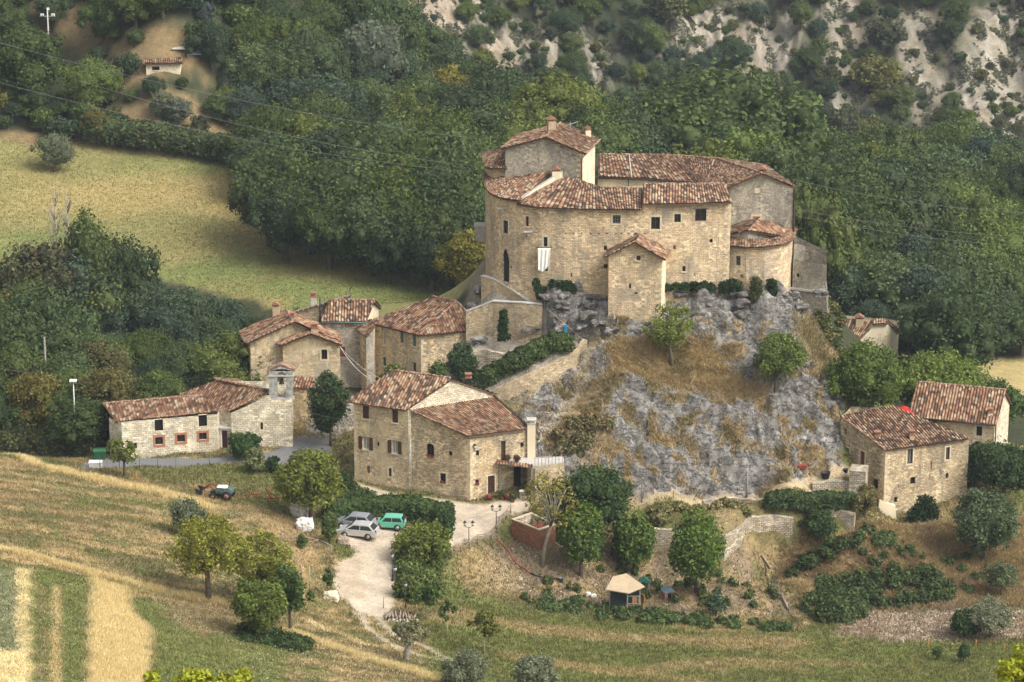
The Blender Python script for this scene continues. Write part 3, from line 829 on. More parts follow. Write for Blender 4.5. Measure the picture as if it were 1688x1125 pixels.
M_PURPLE = simple_mat('maroon_door', (.065, .018, .028), .6)
M_BRICKF = simple_mat('brick_infill', (.36, .17, .10), .9, scale=14, var=.5)
M_TERRA = simple_mat('terracotta', (.27, .135, .085), .85, scale=6, var=.35)

# ------------------------------------------------------------------ walls
def hit(px, py, pts, z_only=False):
    """place on a wall (plan polyline) seen at a pixel: (u, z, segment)"""
    d = ray(px, py); best = None; u0 = 0.0
    for i in range(len(pts) - 1):
        (x1, y1), (x2, y2) = pts[i][:2], pts[i + 1][:2]
        L = math.hypot(x2 - x1, y2 - y1)
        ex, ey = x2 - x1, y2 - y1
        den = d.x * ey - d.y * ex
        if abs(den) > 1e-9 and L > 1e-3:
            t = (x1 * ey - y1 * ex) / den
            s = ((d.x * t - x1) * ex + (d.y * t - y1) * ey) / (L * L)
            tol = 0.02
            if (-tol <= s <= 1 + tol) and t > 0 and (ey * 1.0 * 0 + (ex * d.y - ey * d.x)) > 0:
                if best is None or t < best[3]: best = (u0 + s * L, CAM_Z + d.z * t, i, t)
        u0 += L
    return best

def wall_point(pts, u):
    a = 0.0
    for i in range(len(pts) - 1):
        L = math.hypot(pts[i + 1][0] - pts[i][0], pts[i + 1][1] - pts[i][1])
        if u <= a + L or i == len(pts) - 2:
            s = (u - a) / L if L > 1e-6 else 0
            ex, ey = (pts[i + 1][0] - pts[i][0]) / max(L, 1e-6), (pts[i + 1][1] - pts[i][1]) / max(L, 1e-6)
            return Vector((pts[i][0] + ex * L * s, pts[i][1] + ey * L * s, 0)), Vector((ex, ey, 0)), Vector((ey, -ex, 0))
        a += L

WU = [0.0]
def wall(parent, name, pts, base, tops, mat, ops=(), depth=.28, jag=0.0):
    """pts: plan points left to right seen from outside; tops: height at every point; ops: (px0,py0,px1,py1,kind[,opts])"""
    n = len(pts)
    base = base if isinstance(base, (list, tuple)) else [base] * n
    tops = tops if isinstance(tops, (list, tuple)) else [tops] * n
    us = [0.0]
    for i in range(n - 1): us.append(us[-1] + math.hypot(pts[i + 1][0] - pts[i][0], pts[i + 1][1] - pts[i][1]))
    holes = []
    for op in ops:
        cx, cy = (op[0] + op[2]) / 2, (op[1] + op[3]) / 2
        a = hit(op[0], cy, pts); b_ = hit(op[2], cy, pts); c = hit(cx, op[1], pts); d = hit(cx, op[3], pts)
        if not (a and b_ and c and d): print('MISSED', name, op[:5]); continue
        holes.append((a[0], b_[0], d[1], c[1], op[4], op[5] if len(op) > 5 else {}))
    gu = set(us); gv = set()
    for a, b_, c, d, k, o in holes:
        gu |= {a, b_}; gv |= {c, d}
    L = us[-1]
    k = 0.0
    while k < L: gu.add(k); k += 0.8 if jag else 2.5
    gu = sorted(x for x in gu if -1e-6 <= x <= L + 1e-6); gv = sorted(gv)
    gu2 = [gu[0]]
    for x in gu[1:]:
        if x - gu2[-1] > 1e-4: gu2.append(x)
    gu = gu2
    bz = np.interp(gu, us, base); tz = np.interp(gu, us, tops)
    if jag:
        tz = tz + np.array([random.uniform(-jag, jag * .6) if 0 < i < len(gu) - 1 else 0 for i in range(len(gu))])
    off = WU[0]; WU[0] += L + 3.3
    V, F, UV = [], [], []
    def quad(p, q):
        b0 = len(V); V.extend(p); F.append((b0, b0 + 1, b0 + 2, b0 + 3)); UV.extend(q)
    for i in range(len(gu) - 1):
        a, b_ = gu[i], gu[i + 1]
        pa = wall_point(pts, a + 1e-5)[0]; pb = wall_point(pts, b_ - 1e-5)[0]
        lv = [None] + gv + ['T']
        for j in range(len(lv) - 1):
            lo_a = bz[i] if lv[j] is None else min(max(lv[j], bz[i]), tz[i]); lo_b = bz[i + 1] if lv[j] is None else min(max(lv[j], bz[i + 1]), tz[i + 1])
            hi_a = tz[i] if lv[j + 1] == 'T' else min(max(lv[j + 1], bz[i]), tz[i]); hi_b = tz[i + 1] if lv[j + 1] == 'T' else min(max(lv[j + 1], bz[i + 1]), tz[i + 1])
            if hi_a - lo_a < 1e-5 and hi_b - lo_b < 1e-5: continue
            um, vm = (a + b_) / 2, (lo_a + hi_a + lo_b + hi_b) / 4
            if any(h0 - 1e-5 < um < h1 + 1e-5 and h2 - 1e-5 < vm < h3 + 1e-5 for h0, h1, h2, h3, _, _ in holes): continue
            quad([(pa.x, pa.y, lo_a), (pb.x, pb.y, lo_b), (pb.x, pb.y, hi_b), (pa.x, pa.y, hi_a)],
                 [(off + a, lo_a), (off + b_, lo_b), (off + b_, hi_b), (off + a, hi_a)])
    frames = []
    for a, b_, c, d, kind, o in holes:
        pm, t, nn = wall_point(pts, (a + b_) / 2)
        pa = wall_point(pts, a)[0]; pb = wall_point(pts, b_)[0]
        dp = o.get('depth', depth if kind != 'hole' else .35)
        ins = -nn * dp
        A0, B0 = Vector((pa.x, pa.y, c)), Vector((pb.x, pb.y, c)); A1, B1 = Vector((pa.x, pa.y, d)), Vector((pb.x, pb.y, d))
        for p, q, uvp in (((A0, A0 + ins, A1 + ins, A1)), None, 0), ((B0 + ins, B0, B1, B1 + ins), None, 0), ((A0, B0, B0 + ins, A0 + ins), None, 0), ((A1 + ins, B1 + ins, B1, A1), None, 0):
            quad([tuple(v) for v in p], [(off + a, c), (off + a + dp, c), (off + a + dp, d), (off + a, d)])
        if kind == 'hole':
            quad([tuple(v) for v in (A0 + ins, B0 + ins, B1 + ins, A1 + ins)], [(off + a, c), (off + b_, c), (off + b_, d), (off + a, d)])
        if kind in ('arch', 'archdoor'):
            # fill the corners above the springing of the arch, flush with the wall
            w = (b_ - a) / 2; rise = o.get('rise', w); K = 6
            for sgn in (-1, 1):
                prev = None
                for q_ in range(K + 1):
                    th = q_ / K * math.pi / 2
                    if o.get('pointed'):
                        xx = w * (1 - q_ / K); zz = rise * (1 - (1 - q_ / K) ** 2.0) ** .8
                    else:
                        xx = w * math.cos(th); zz = rise * math.sin(th)
                    p = pm + t * (sgn * xx); p = Vector((p.x, p.y, d - rise + zz)); uvp = (off + (a + b_) / 2 + sgn * xx, d - rise + zz)
                    pt = Vector((p.x, p.y, d)); uvt = (uvp[0], d)
                    if prev:
                        q4 = [prev[0], p, pt, prev[2]]; u4 = [prev[1], uvp, uvt, prev[3]]
                        if sgn > 0: q4 = [p, prev[0], prev[2], pt]; u4 = [uvp, prev[1], prev[3], uvt]
                        quad([tuple(v) for v in q4], u4)
                    prev = (p, uvp, pt, uvt)
        frames.append((pm, t, nn, b_ - a, c, d, kind, o, dp))
    me = np_mesh(name, V, np.array(F), uvs=UV)
    w_ob = link(name, me, mat, parent)
    for fr in frames: window(parent, *fr)
    return w_ob

def window(root, pm, t, nn, w, z0, z1, kind, o, dp):
    if kind == 'hole': return
    Z = Vector((0, 0, 1)); c = Vector((pm.x, pm.y, (z0 + z1) / 2)); hh = z1 - z0
    R = Matrix((t, -nn, Z)).transposed()           # local x along the wall, y inward, z up
    def L(x, y, z): return c + t * x - nn * y + Z * z
    def bx(mb, x, y, z, sx, sy, sz): mb.box(L(x, y, z), (sx, sy, sz), M=R)
    name = {'door': 'door', 'archdoor': 'door', 'void': 'opening', 'block': 'blocked_window'}.get(kind, 'window')
    m = MB()
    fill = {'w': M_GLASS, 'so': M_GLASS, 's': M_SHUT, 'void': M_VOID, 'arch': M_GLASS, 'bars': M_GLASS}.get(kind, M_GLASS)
    if 'fill' in o: fill = o['fill']
    elif kind in ('door', 'archdoor'): fill = M_WOODD
    bx(m, 0, dp - .03, 0, w * .998, .04, hh * .998)
    if kind in ('s', 'door', 'archdoor') or o.get('planks'):
        k = max(2, int(w / .22))
        for i in range(k):
            bx(m, -w / 2 + (i + .5) * w / k, dp - .075, 0, w / k * .86, .035, hh * .97)
        if kind == 's': bx(m, 0, dp - .10, 0, .03, .03, hh * .96)
    p = m.build(name, fill, root)
    if kind in ('w', 'so', 'arch'):
        f = MB(); fw = min(.07, w * .14)
        for sx in (-1, 1): bx(f, sx * (w / 2 - fw / 2), dp - .08, 0, fw, .05, hh * .99)
        bx(f, 0, dp - .08, 0, fw * .8, .05, hh * .98)
        for sz in (-1, 1): bx(f, 0, dp - .078, sz * (hh / 2 - fw / 2), w * .98, .05, fw)
        f.build('frame', o.get('frame', M_WOODD), p)
    if kind == 'bars':
        f = MB()
        for i in range(4): bx(f, -w / 2 + (i + .5) * w / 4, .08, 0, .03, .03, hh * .99)
        for i in range(3): bx(f, 0, .081, -hh / 2 + (i + .5) * hh / 3, w * .99, .03, .03)
        f.build('grille', M_GREYW, p)
    if kind == 'so':
        for sx in (-1, 1):
            s = MB(); sw = w * .55
            bx(s, sx * (w / 2 + sw / 2 + .02), -.03, 0, sw, .05, hh)
            for i in range(5): bx(s, sx * (w / 2 + sw / 2 + .02), -.062, -hh / 2 + (i + .5) * hh / 5, sw * .8, .02, hh / 5 * .45)
            s.build('shutter', M_SHUT, p)
        cu = MB()
        for sx in (-1, 1): bx(cu, sx * w * .23, dp - .055, 0, w * .3, .01, hh * .9)
        cu.build('curtain', simple_mat('curtain', (.42, .40, .34), .9) if 'curtain' not in bpy.data.materials else bpy.data.materials['curtain'], p)
    if o.get('surr'):
        s = MB(); q = o.get('sw', .16); sm = o.get('smat', M_SURR)
        for sx in (-1, 1): bx(s, sx * (w / 2 + q / 2), -.012, 0, q, .05, hh + .004)
        bx(s, 0, -.012, hh / 2 + q / 2, w + 2 * q, .05, q)
        bx(s, 0, -.012, -hh / 2 - q / 2, w + 2 * q, .05, q)
        s.build('surround', sm, p)
    if o.get('sill', kind in ('w', 'so', 's')) and not o.get('surr'):
        s = MB(); bx(s, 0, -.03, -hh / 2 - .05, w + .25, .14, .09); s.build('sill', M_SURR, p)
    if o.get('lintel'):
        s = MB(); bx(s, 0, -.03, hh / 2 + .06, w + .5, .10, .11); s.build('lintel', M_GREYW, p)
    if o.get('flowers'):
        s = MB()
        for i in range(int(40)):
            bx(s, random.uniform(-w / 2, w / 2), -.08 + random.uniform(-.08, .08), -hh / 2 + random.uniform(.0, .32), .06, .06, .06)
        fl = s.build('flowers', M_FLOWER, p)
M_FLOWER = simple_mat('red_flowers', (.25, .06, .04), .8, scale=14, var=.9)

# ------------------------------------------------------------------ tiled roofs
PER = 0.32
def tile_profile(u, v, seed=0):
    cu = np.floor(u / PER); fu = u / PER - cu
    jit = _perm[(cu.astype(int) * 7 + seed) & 255, 3]
    fv = v / .40 + jit; cv = np.floor(fv); fv = fv - cv
    tj = _perm[(cu.astype(int) * 13 + seed) & 255, (cv.astype(int) * 5) & 255]
    zz = .14 * np.abs(np.sin(math.pi * fu)) ** .6 + .045 * (1 - fv) + (tj - .5) * .05
    sag = (fbm(u * .16, v * .16, 3, 60 + seed) - .5) * .22
    return zz + sag

def roof_finish(root, name, me, mat): return link(name, me, mat, root)

def roof_strip(root, eave, ridge, mat, name='roof', over=.0, cap=True, seed=0, slab=True):
    """tiled surface between an eave line and a ridge line (same number of 3d points)"""
    E = [Vector(p) for p in eave]; Rg = [Vector(p) for p in ridge]
    mid = [(a + b) / 2 for a, b in zip(E, Rg)]
    cum = [0]
    for a, b in zip(E[:-1], E[1:]): cum.append(cum[-1] + (b - a).length)
    cum2 = [0]
    for a, b in zip(Rg[:-1], Rg[1:]): cum2.append(cum2[-1] + (b - a).length)
    L = max(cum[-1], cum2[-1]); par = np.array(cum if cum[-1] >= cum2[-1] else cum2)
    nu = max(8, int(L / PER) * 4); u = np.linspace(0, L, nu + 1)
    Ea = np.array([list(p) for p in E]); Ra = np.array([list(p) for p in Rg])
    e = np.stack([np.interp(u, par, Ea[:, k]) for k in range(3)], -1); r = np.stack([np.interp(u, par, Ra[:, k]) for k in range(3)], -1)
    W = max(np.linalg.norm(e - r, axis=1).max(), .5)
    vs = []
    k = 0
    while k * .2 < W: vs.append(k * .2); k += 1
    vs.append(W); v = np.array(vs)
    tt = v / W
    Pt = e[None] * (1 - tt[:, None, None]) + r[None] * tt[:, None, None]
    du = np.gradient(Pt, axis=1); dv = np.broadcast_to((r - e)[None], Pt.shape)
    nrm = np.cross(du, dv); nrm /= np.linalg.norm(nrm, axis=-1, keepdims=True) + 1e-9
    nrm[nrm[..., 2] < 0] *= -1
    UU, VV = np.meshgrid(u, v)
    Pt = Pt + nrm * tile_profile(UU, VV, seed)[..., None]
    nv_, nu_ = len(v), len(u)
    ids = np.arange(nv_ * nu_).reshape(nv_, nu_)
    q = np.stack([ids[:-1, :-1], ids[:-1, 1:], ids[1:, 1:], ids[1:, :-1]], -1).reshape(-1, 4)
    uvv = np.stack([UU + seed * 40.3, VV], -1).reshape(-1, 2)[q.ravel()]
    ob = link(name, np_mesh(name, Pt.reshape(-1, 3), q, uvs=uvv), mat, root)
    if slab:
        mb = MB()
        for i in range(len(E) - 1):
            dz = Vector((0, 0, -.06))
            mb.prism([E[i] + dz, E[i + 1] + dz, Rg[i + 1] + dz, Rg[i] + dz], (0, 0, -.09))
        mb.build('eaves', M_EAVE, ob)
    if cap: ridge_caps(ob, [p + Vector((0, 0, .08)) for p in Rg], mat)
    return ob

def roof_poly(root, pts, mat, name='roof', seed=0, slab=True, over=0.0):
    """flat tiled slope over a convex outline; the first edge is the eave"""
    pts = [Vector(p) for p in pts]
    c = sum(pts, Vector()) / len(pts)
    # best plane
    A = np.array([list(p - c) for p in pts]); _, _, vt = np.linalg.svd(A); n = Vector(vt[2])
    if n.z < 0: n = -n
    pts = [p - n * (p - c).dot(n) for p in pts]
    ud = (pts[1] - pts[0]).normalized(); vd = n.cross(ud)
    if (c - pts[0]).dot(vd) < 0: vd = -vd
    o = pts[0]
    P2 = [((p - o).dot(ud), (p - o).dot(vd)) for p in pts]
    u0, u1 = min(p[0] for p in P2), max(p[0] for p in P2); v0, v1 = min(p[1] for p in P2), max(p[1] for p in P2)
    u = np.arange(math.floor(u0 / PER) * PER, u1 + PER, PER / 4); v = np.arange(v0, v1 + .2, .2)
    UU, VV = np.meshgrid(u, v)
    zz = tile_profile(UU, VV, seed)
    base = np.array(list(o)) + UU[..., None] * np.array(list(ud)) + VV[..., None] * np.array(list(vd))
    ids = np.arange(UU.size).reshape(UU.shape)
    q = np.stack([ids[:-1, :-1], ids[:-1, 1:], ids[1:, 1:], ids[1:, :-1]], -1).reshape(-1, 4)
    uvv = np.stack([UU + seed * 40.3, VV], -1).reshape(-1, 2)[q.ravel()]
    flat = np.stack([UU, VV, zz], -1).reshape(-1, 3)
    me = np_mesh(name, flat, q, uvs=uvv)
    bm = bmesh.new(); bm.from_mesh(me)
    cc = Vector((sum(p[0] for p in P2) / len(P2), sum(p[1] for p in P2) / len(P2), 0))
    for i in range(len(P2)):
        a = Vector((*P2[i], 0)); b_ = Vector((*P2[(i + 1) % len(P2)], 0))
        e = b_ - a
        if e.length < 1e-4: continue
        nn = Vector((e.y, -e.x, 0)).normalized()
        if (cc - a).dot(nn) > 0: nn = -nn
        bmesh.ops.bisect_plane(bm, geom=bm.verts[:] + bm.edges[:] + bm.faces[:], plane_co=a, plane_no=nn, clear_outer=True)
    M = Matrix((ud, vd, n)).transposed().to_4x4(); M.translation = o
    bmesh.ops.transform(bm, matrix=M, verts=bm.verts)
    bm.to_mesh(me); bm.free()
    ob = link(name, me, mat, root)
    if slab:
        dz = n * -.05
        s = [c + (p - c) * .985 for p in pts]
        mb = MB(); mb.prism([p + dz for p in s], n * -.09); mb.build('eaves', M_EAVE, ob)
    return ob

def ridge_caps(parent, line, mat, r=.15, name='ridge_tiles'):
    mb = MB(); 
    for a, b_ in zip(line[:-1], line[1:]):
        L = (b_ - a).length; k = max(1, int(L / .45)); d = (b_ - a) / k
        for i in range(k):
            j = Vector((random.uniform(-.03, .03), random.uniform(-.03, .03), random.uniform(-.02, .04)))
            p = a + d * i + j
            mb.tube([p, p + d * 1.08], [r, r * .8], 6)
    ob = mb.build(name, M_CAPS, parent)
    return ob
M_CAPS = simple_mat('ridge_caps', (.27, .17, .115), .9, scale=2.2, var=.75, bump=.4)

def up(p, dz): return Vector((p[0], p[1], p[2] + dz))
def grow(poly, d):
    """push an outline outwards in plan by about d"""
    c = sum((Vector(p) for p in poly), Vector()) / len(poly)
    out = []
    for p in poly:
        v = Vector(p) - c; h2 = Vector((v.x, v.y, 0)); k = 1 + d * 1.3 / max(h2.length, .1)
        out.append(c + Vector((v.x * k, v.y * k, v.z + (v.z) * (k - 1))))
    return out

def chimney(root, px, py_top, py_bot, Y, w=.8, d=.7, mat=None, kind='gable', rz=0.0):
    top = P(px, py_top, Y); bot = P(px, py_bot, Y)
    m = MB(); hh = top.z - bot.z
    ch = MB(); ch.box((bot.x, bot.y, bot.z + hh * .36 - .25), (w, d, hh * .72 + .5), rz)
    o = ch.build('chimney', mat or M_CHIM, root)
    c2 = MB(); R = Matrix.Rotation(rz, 3, 'Z')
    zt = bot.z + hh * .72
    if kind == 'gable':
        for sx in (-1, 1):
            for sy in (-1, 1): c2.box(Vector((bot.x, bot.y, zt + .11)) + R @ Vector((sx * w * .42, sy * d * .42, 0)), (w * .16, d * .16, .22), rz)
        a = [Vector((-w * .62, -d * .6, 0)), Vector((w * .62, -d * .6, 0)), Vector((0, -d * .6, .32))]
        c2.prism([Vector((bot.x, bot.y, zt + .22)) + R @ v for v in a], R @ Vector((0, d * 1.2, 0)))
    elif kind == 'steel':
        c2.lathe((bot.x, bot.y, zt), [(w * .35, 0), (w * .35, .3), (w * .6, .3), (w * .6, .42), (w * .5, .42), (w * .6, .5), (w * .6, .6), (w * .1, .68)], 12)
    else:
        c2.box((bot.x, bot.y, zt + .06), (w * 1.2, d * 1.2, .1), rz)
        c2.box((bot.x, bot.y, zt + .28), (w * .8, d * .8, .3), rz)
        c2.box((bot.x, bot.y, zt + .48), (w * 1.2, d * 1.2, .1), rz)
    c2.build('chimney_cap', M_STEEL if kind == 'steel' else M_TERRA, o)
    return o
M_CHIM = simple_mat('chimney_render', (.42, .33, .22), .9, scale=3, bump=.4)
def pl(*a): return [P(*p)[:2] for p in a]

M_QUOIN = simple_mat('corner_stones', (.60, .49, .33), .9, scale=2.2, var=.4, bump=.3)
def quoins(root, c, a, b, z0, z1):
    """alternating long and short corner stones; a, b: plan points along the two walls"""
    c = Vector((c[0], c[1])); da = (Vector(a[:2]) - c).normalized(); db = (Vector(b[:2]) - c).normalized(); z = z0; i = 0; m = MB()
    while z < z1 - .2:
        hh = random.uniform(.24, .36); la, lb = (.62, .3) if i % 2 else (.3, .62); la *= random.uniform(.8, 1.2); lb *= random.uniform(.8, 1.2)
        o = c - (da + db) * .018
        p = [o, o + da * la, o + da * la + db * .03, o + db * .03 + da * .03, o + db * lb + da * .03, o + db * lb]
        v = [Vector((q.x, q.y, z)) for q in p]
        m.prism([v[0], v[1], v[2], v[3]], (0, 0, hh - .03)); m.prism([v[0], v[3], v[4], v[5]], (0, 0, hh - .034)); z += hh; i += 1
    return m.build('corner_stones', M_QUOIN, root)
# ------------------------------------------------------------------ the castle
cas = empty('castle', P(1000, 470, 340), 'large honey coloured stone castle with curved front and square tower on the grey rock', 'castle')
SU = {'surr': True}
fp = [(800, 350), (800.5, 345), (803, 340.5), (810, 337.6), (822, 336.0), (838, 334.9), (858, 334.1), (859, 334.05), (890, 333.1), (930, 332.4), (1000, 332.0), (1057, 331.9), (1058, 331.9), (1130, 332.2), (1203, 332.8), (1204, 338.5)]
FW = [P(a, 400, b)[:2] for a, b in fp]
tp = [26.1] * 7 + [25.6] * 5 + [26.2] * 4
holes = [(x - 1.4, 384.2, x + 1.4, 387, 'hole') for x in (932.5, 945.5, 958.8, 973.5, 987, 1000.5, 1015, 1024.5, 1036, 1063)]
ops = [(829.5, 363.5, 837.5, 385.5, 'w', SU), (866.5, 357, 871.5, 374, 'w', {}), (1010, 355, 1023, 369, 'bars', SU), (1073.3, 358, 1088, 378.5, 'w', {'surr': True, 'sw': .2}),
       (1111.5, 353, 1122.3, 367, 'w', SU), (1146, 344.8, 1164.5, 365, 'w', {'lintel': True, 'sill': False}), (1170, 394.5, 1175, 400.5, 'void', {}), (1125, 439, 1130, 448, 'w', {}),
       (1109.5, 405, 1114, 412, 'block', {'fill': M_BRICKF}), (1045, 383.5, 1050.6, 388, 'hole'), (896, 391, 902.5, 407, 'w', {'surr': True, 'sw': .22}), (896.5, 442, 903, 447.5, 'void', SU),
       (828, 411.5, 839.5, 465.5, 'archdoor', {'pointed': True, 'rise': 1.3, 'depth': .35, 'fill': M_METAL}), (995.2, 406, 1000.5, 413, 'void', {}), (995, 436, 1001.5, 443, 'void', {}), (941, 450, 943.3, 457, 'hole'), (841.5, 439.5, 844, 443, 'hole'),
       (1194, 419, 1196, 421, 'hole'), (1144, 452, 1146, 455, 'hole'), (884, 376, 887, 378, 'hole'), (927, 364, 930, 366.5, 'hole')] + holes
wall(cas, 'wall', FW, 14.0, tp, M_CASTLE, ops)
def E3(px, Y, z): p = P(px, 400, Y); return Vector((p.x, Y, z))
# roof A (left) and its parapet
roof_strip(cas, [E3(797.5, 344.5, 26.1), E3(799.5, 340.0, 26.1), E3(808, 336.9, 26.1), E3(822, 335.2, 26.1), E3(838, 334.2, 26.1), E3(859, 333.5, 26.1)],
           [E3(800, 345.5, 26.5), E3(806, 343.2, 26.4), E3(828, 342.0, 26.7), E3(856, 341.6, 27.1), E3(884, 341.2, 27.5), E3(914, 340.8, 27.9)], T_PALE, seed=1, cap=False)
wall(cas, 'parapet_wall', [P(859, 330, 334.0)[:2], P(935, 300, 340.4)[:2]], 24.5, [26.35, 28.15], M_CREAMW)
pb = MB(); pb.prism([up(P(859, 330, 334.0), 0), up(P(935, 300, 340.4), 0), up(P(935, 300, 340.8), 0), up(P(859, 330, 334.4), 0)], (0, 0, .01)); 
cop = MB()
a_, b_ = P(859, 330, 334.0), P(935, 300, 340.4)
cop.prism([Vector((a_.x, a_.y - .05, 26.35)), Vector((b_.x, b_.y - .05, 28.15)), Vector((b_.x, b_.y + .5, 28.15)), Vector((a_.x, a_.y + .5, 26.35))], (0, 0, .07))
cop.build('coping', M_CONC, cas)
chimney(cas, 916.5, 276, 298, 339.0, .85, .7, M_CREAMW, 'gable')
# roof B and C on the front range
roof_strip(cas, [E3(851, 334.0, 25.65), E3(890, 332.5, 25.65), E3(930, 331.9, 25.65), E3(1000, 331.5, 25.65), E3(1057.5, 331.4, 25.65)],
           [E3(866, 334.9, 26.25), E3(930, 339.3, 27.35), E3(950, 338.5, 27.35), E3(990, 336.0, 27.0), E3(1057.5, 335.6, 27.0)], T_OLD, seed=2, cap=False)
roof_strip(cas, [E3(1058, 331.3, 26.3), E3(1130, 331.6, 26.3), E3(1206, 332.2, 26.3)], [E3(1059, 335.4, 27.5), E3(1130, 335.5, 27.5), E3(1192, 335.7, 27.5)], T_OLD, seed=3)
wall(cas, 'inner_wall', [P(1196, 400, 336.0)[:2], P(1130, 400, 335.9)[:2], P(1058, 400, 335.9)[:2], P(990, 400, 336.2)[:2], P(958, 400, 338.6)[:2]], 18, [27.4, 27.4, 27.3, 26.9, 26.9], M_CREAMW)
wall(cas, 'side_wall', [P(1058, 330, 331.9)[:2], P(1058.1, 330, 335.5)[:2]][::-1], 25, 26.9, M_CASTLE)
# tower
TL, TN = P(833, 290, 341.2), P(960, 290, 339.2); tb = Vector((1.55, 5.9, 0))
TB, TLB = TN + tb, TL + tb
apx = (TL + TN) / 2 + Vector((.35, 0, 0))
ze, zr = 30.3, 31.75
wall(cas, 'tower_front', [TL[:2], apx[:2], TN[:2]], 19, [ze, zr, ze], M_GREYST, [(885, 262, 888, 264, 'hole')])
wall(cas, 'tower_side', [TN[:2], TB[:2]], 19, ze, M_CREAMW, [(974.5, 272, 978, 293, 'block', {'fill': M_SURR}), (967, 281, 970, 299, 'block', {'fill': M_SURR})], depth=.1)
wall(cas, 'tower_back', [TB[:2], (apx + tb)[:2], TLB[:2]], 19, [ze, zr, ze], M_GREYST)
wall(cas, 'tower_side', [TLB[:2], TL[:2]], 19, ze, M_GREYST)
td = tb.normalized() * .45; tn_ = (TN - TL).normalized() * .5
def at(p, z): return Vector((p[0], p[1], z))
zo = ze - .12
RF, RB = at(apx - td, zr + .12), at(apx + tb + td, zr + .12)
roof_poly(cas, [at(TLB - tn_ + td, zo), at(TL - tn_ - td, zo), RF, RB], T_PALE, seed=5)
roof_poly(cas, [at(TN + tn_ - td, zo), at(TB + tn_ + td, zo), RB, RF], T_RED, seed=6)
ridge_caps(cas, [RF + Vector((0, 0, .1)), RB + Vector((0, 0, .1))], T_PALE)
ridge_caps(cas, [at(TL - tn_ - td, zo + .1), RF + Vector((0, 0, .1)), at(TN + tn_ - td, zo + .1), at(TB + tn_ + td, zo + .1)], T_PALE, r=.11, name='verge_tiles')
chimney(cas, 909, 195, 212, 343.0, .85, .8, M_CHIM, 'gable', .2)
chimney(cas, 969, 210.5, 226, 345.0, .6, .6, M_CREAMW, 'gable', .2)
dpipe = MB(); q = TN + Vector((-.12, -.12, 0)); dpipe.tube([at(TN + tn_ * .9, zo - .05), at(q, zo - .7), at(q, 26.2)], .07, 6); dpipe.build('drainpipe', M_GUTTER, cas)
# turret behind, left
TW = [P(a, 300, b)[:2] for a, b in ((800, 352), (800, 347), (803.5, 343.6), (813, 342.2), (836, 341.6))]
wall(cas, 'turret_wall', TW, 24, [27.6, 27.6, 27.7, 27.8, 27.95], M_HOUSE, [(823.3, 291, 832, 302, 'w', {})])
roof_strip(cas, [E3(796, 350, 27.6), E3(796, 346.5, 27.6), E3(800, 342.8, 27.65), E3(812, 341.4, 27.8), E3(836, 340.9, 28.0)],
           [E3(834, 346.5, 29.1), E3(834, 346.2, 29.1), E3(834, 346.0, 29.1), E3(835, 345.8, 29.1), E3(836, 345.6, 29.1)], T_PALE, seed=7, cap=False)
# rear wing: inner wall, ridge, outer wall
zi, zg = 25.7, 27.2
inn = [(985, 346.2), (1060, 345.6), (1143, 343.9), (1165, 342.2), (1197, 338.4)]
rdg = [(985, 350.6), (1040, 350.4), (1100, 349.8), (1180, 347.3), (1253, 338.1)]
outr = [(985, 356), (1060, 356.5), (1150, 355.5), (1260, 350), (1311, 338)]
wall(cas, 'wing_wall', [P(a, 320, b + .3)[:2] for a, b in inn], 18, [zi] * 4 + [26.3], M_CREAMW, [])
roof_strip(cas, [E3(a, b - .2, z) for (a, b), z in zip(inn, (zi, zi, zi, zi + .2, zi + .75))], [E3(a, b, z) for (a, b), z in zip(rdg, (zg, zg, zg + .1, zg + .3, 28.1))], T_OLD, seed=8)
roof_strip(cas, [E3(a, b + .3, z) for (a, b), z in zip(outr, (zi, zi, zi, zi + .3, zi + .65))], [E3(a, b, z) for (a, b), z in zip(rdg, (zg, zg, zg + .1, zg + .3, 28.1))], T_PALE, seed=9, cap=False)
wall(cas, 'wing_wall', [P(a, 320, b)[:2] for a, b in outr[::-1]], 12, [26.3] + [zi] * 4, M_GREYST)
GW = [P(1198, 340, 338.7)[:2], P(1253, 340, 338.5)[:2], P(1307, 340, 338.3)[:2]]
wall(cas, 'wing_gable', GW, 14, [26.45, 27.95, 26.35], M_GREYST, [(1241, 357, 1253, 367, 'block', {'fill': M_BRICKF, 'surr': True, 'sw': .22}), (1244, 310, 1252, 318.5, 'block', {'fill': M_SURR})], depth=.06)
chimney(cas, 1256, 277, 292, 341.0, .9, .9, M_TERRA, 'gable')
gut = MB(); gut.tube([E3(a, b - .32, z - .08) for (a, b), z in zip(inn, (zi, zi, zi, zi + .2, zi + .75))], .09, 6)
gut.tube([E3(1035, 345.6, 25.6), E3(1035, 345.9, 24)], .06, 6); gut.build('gutter', M_GUTTER, cas)
gv = MB(); gv.tube([E3(1040, 345.4, zi + .15), E3(1035, 350.4, zg + .2)], .07, 6); gv.build('roof_valley', M_CONC, cas)
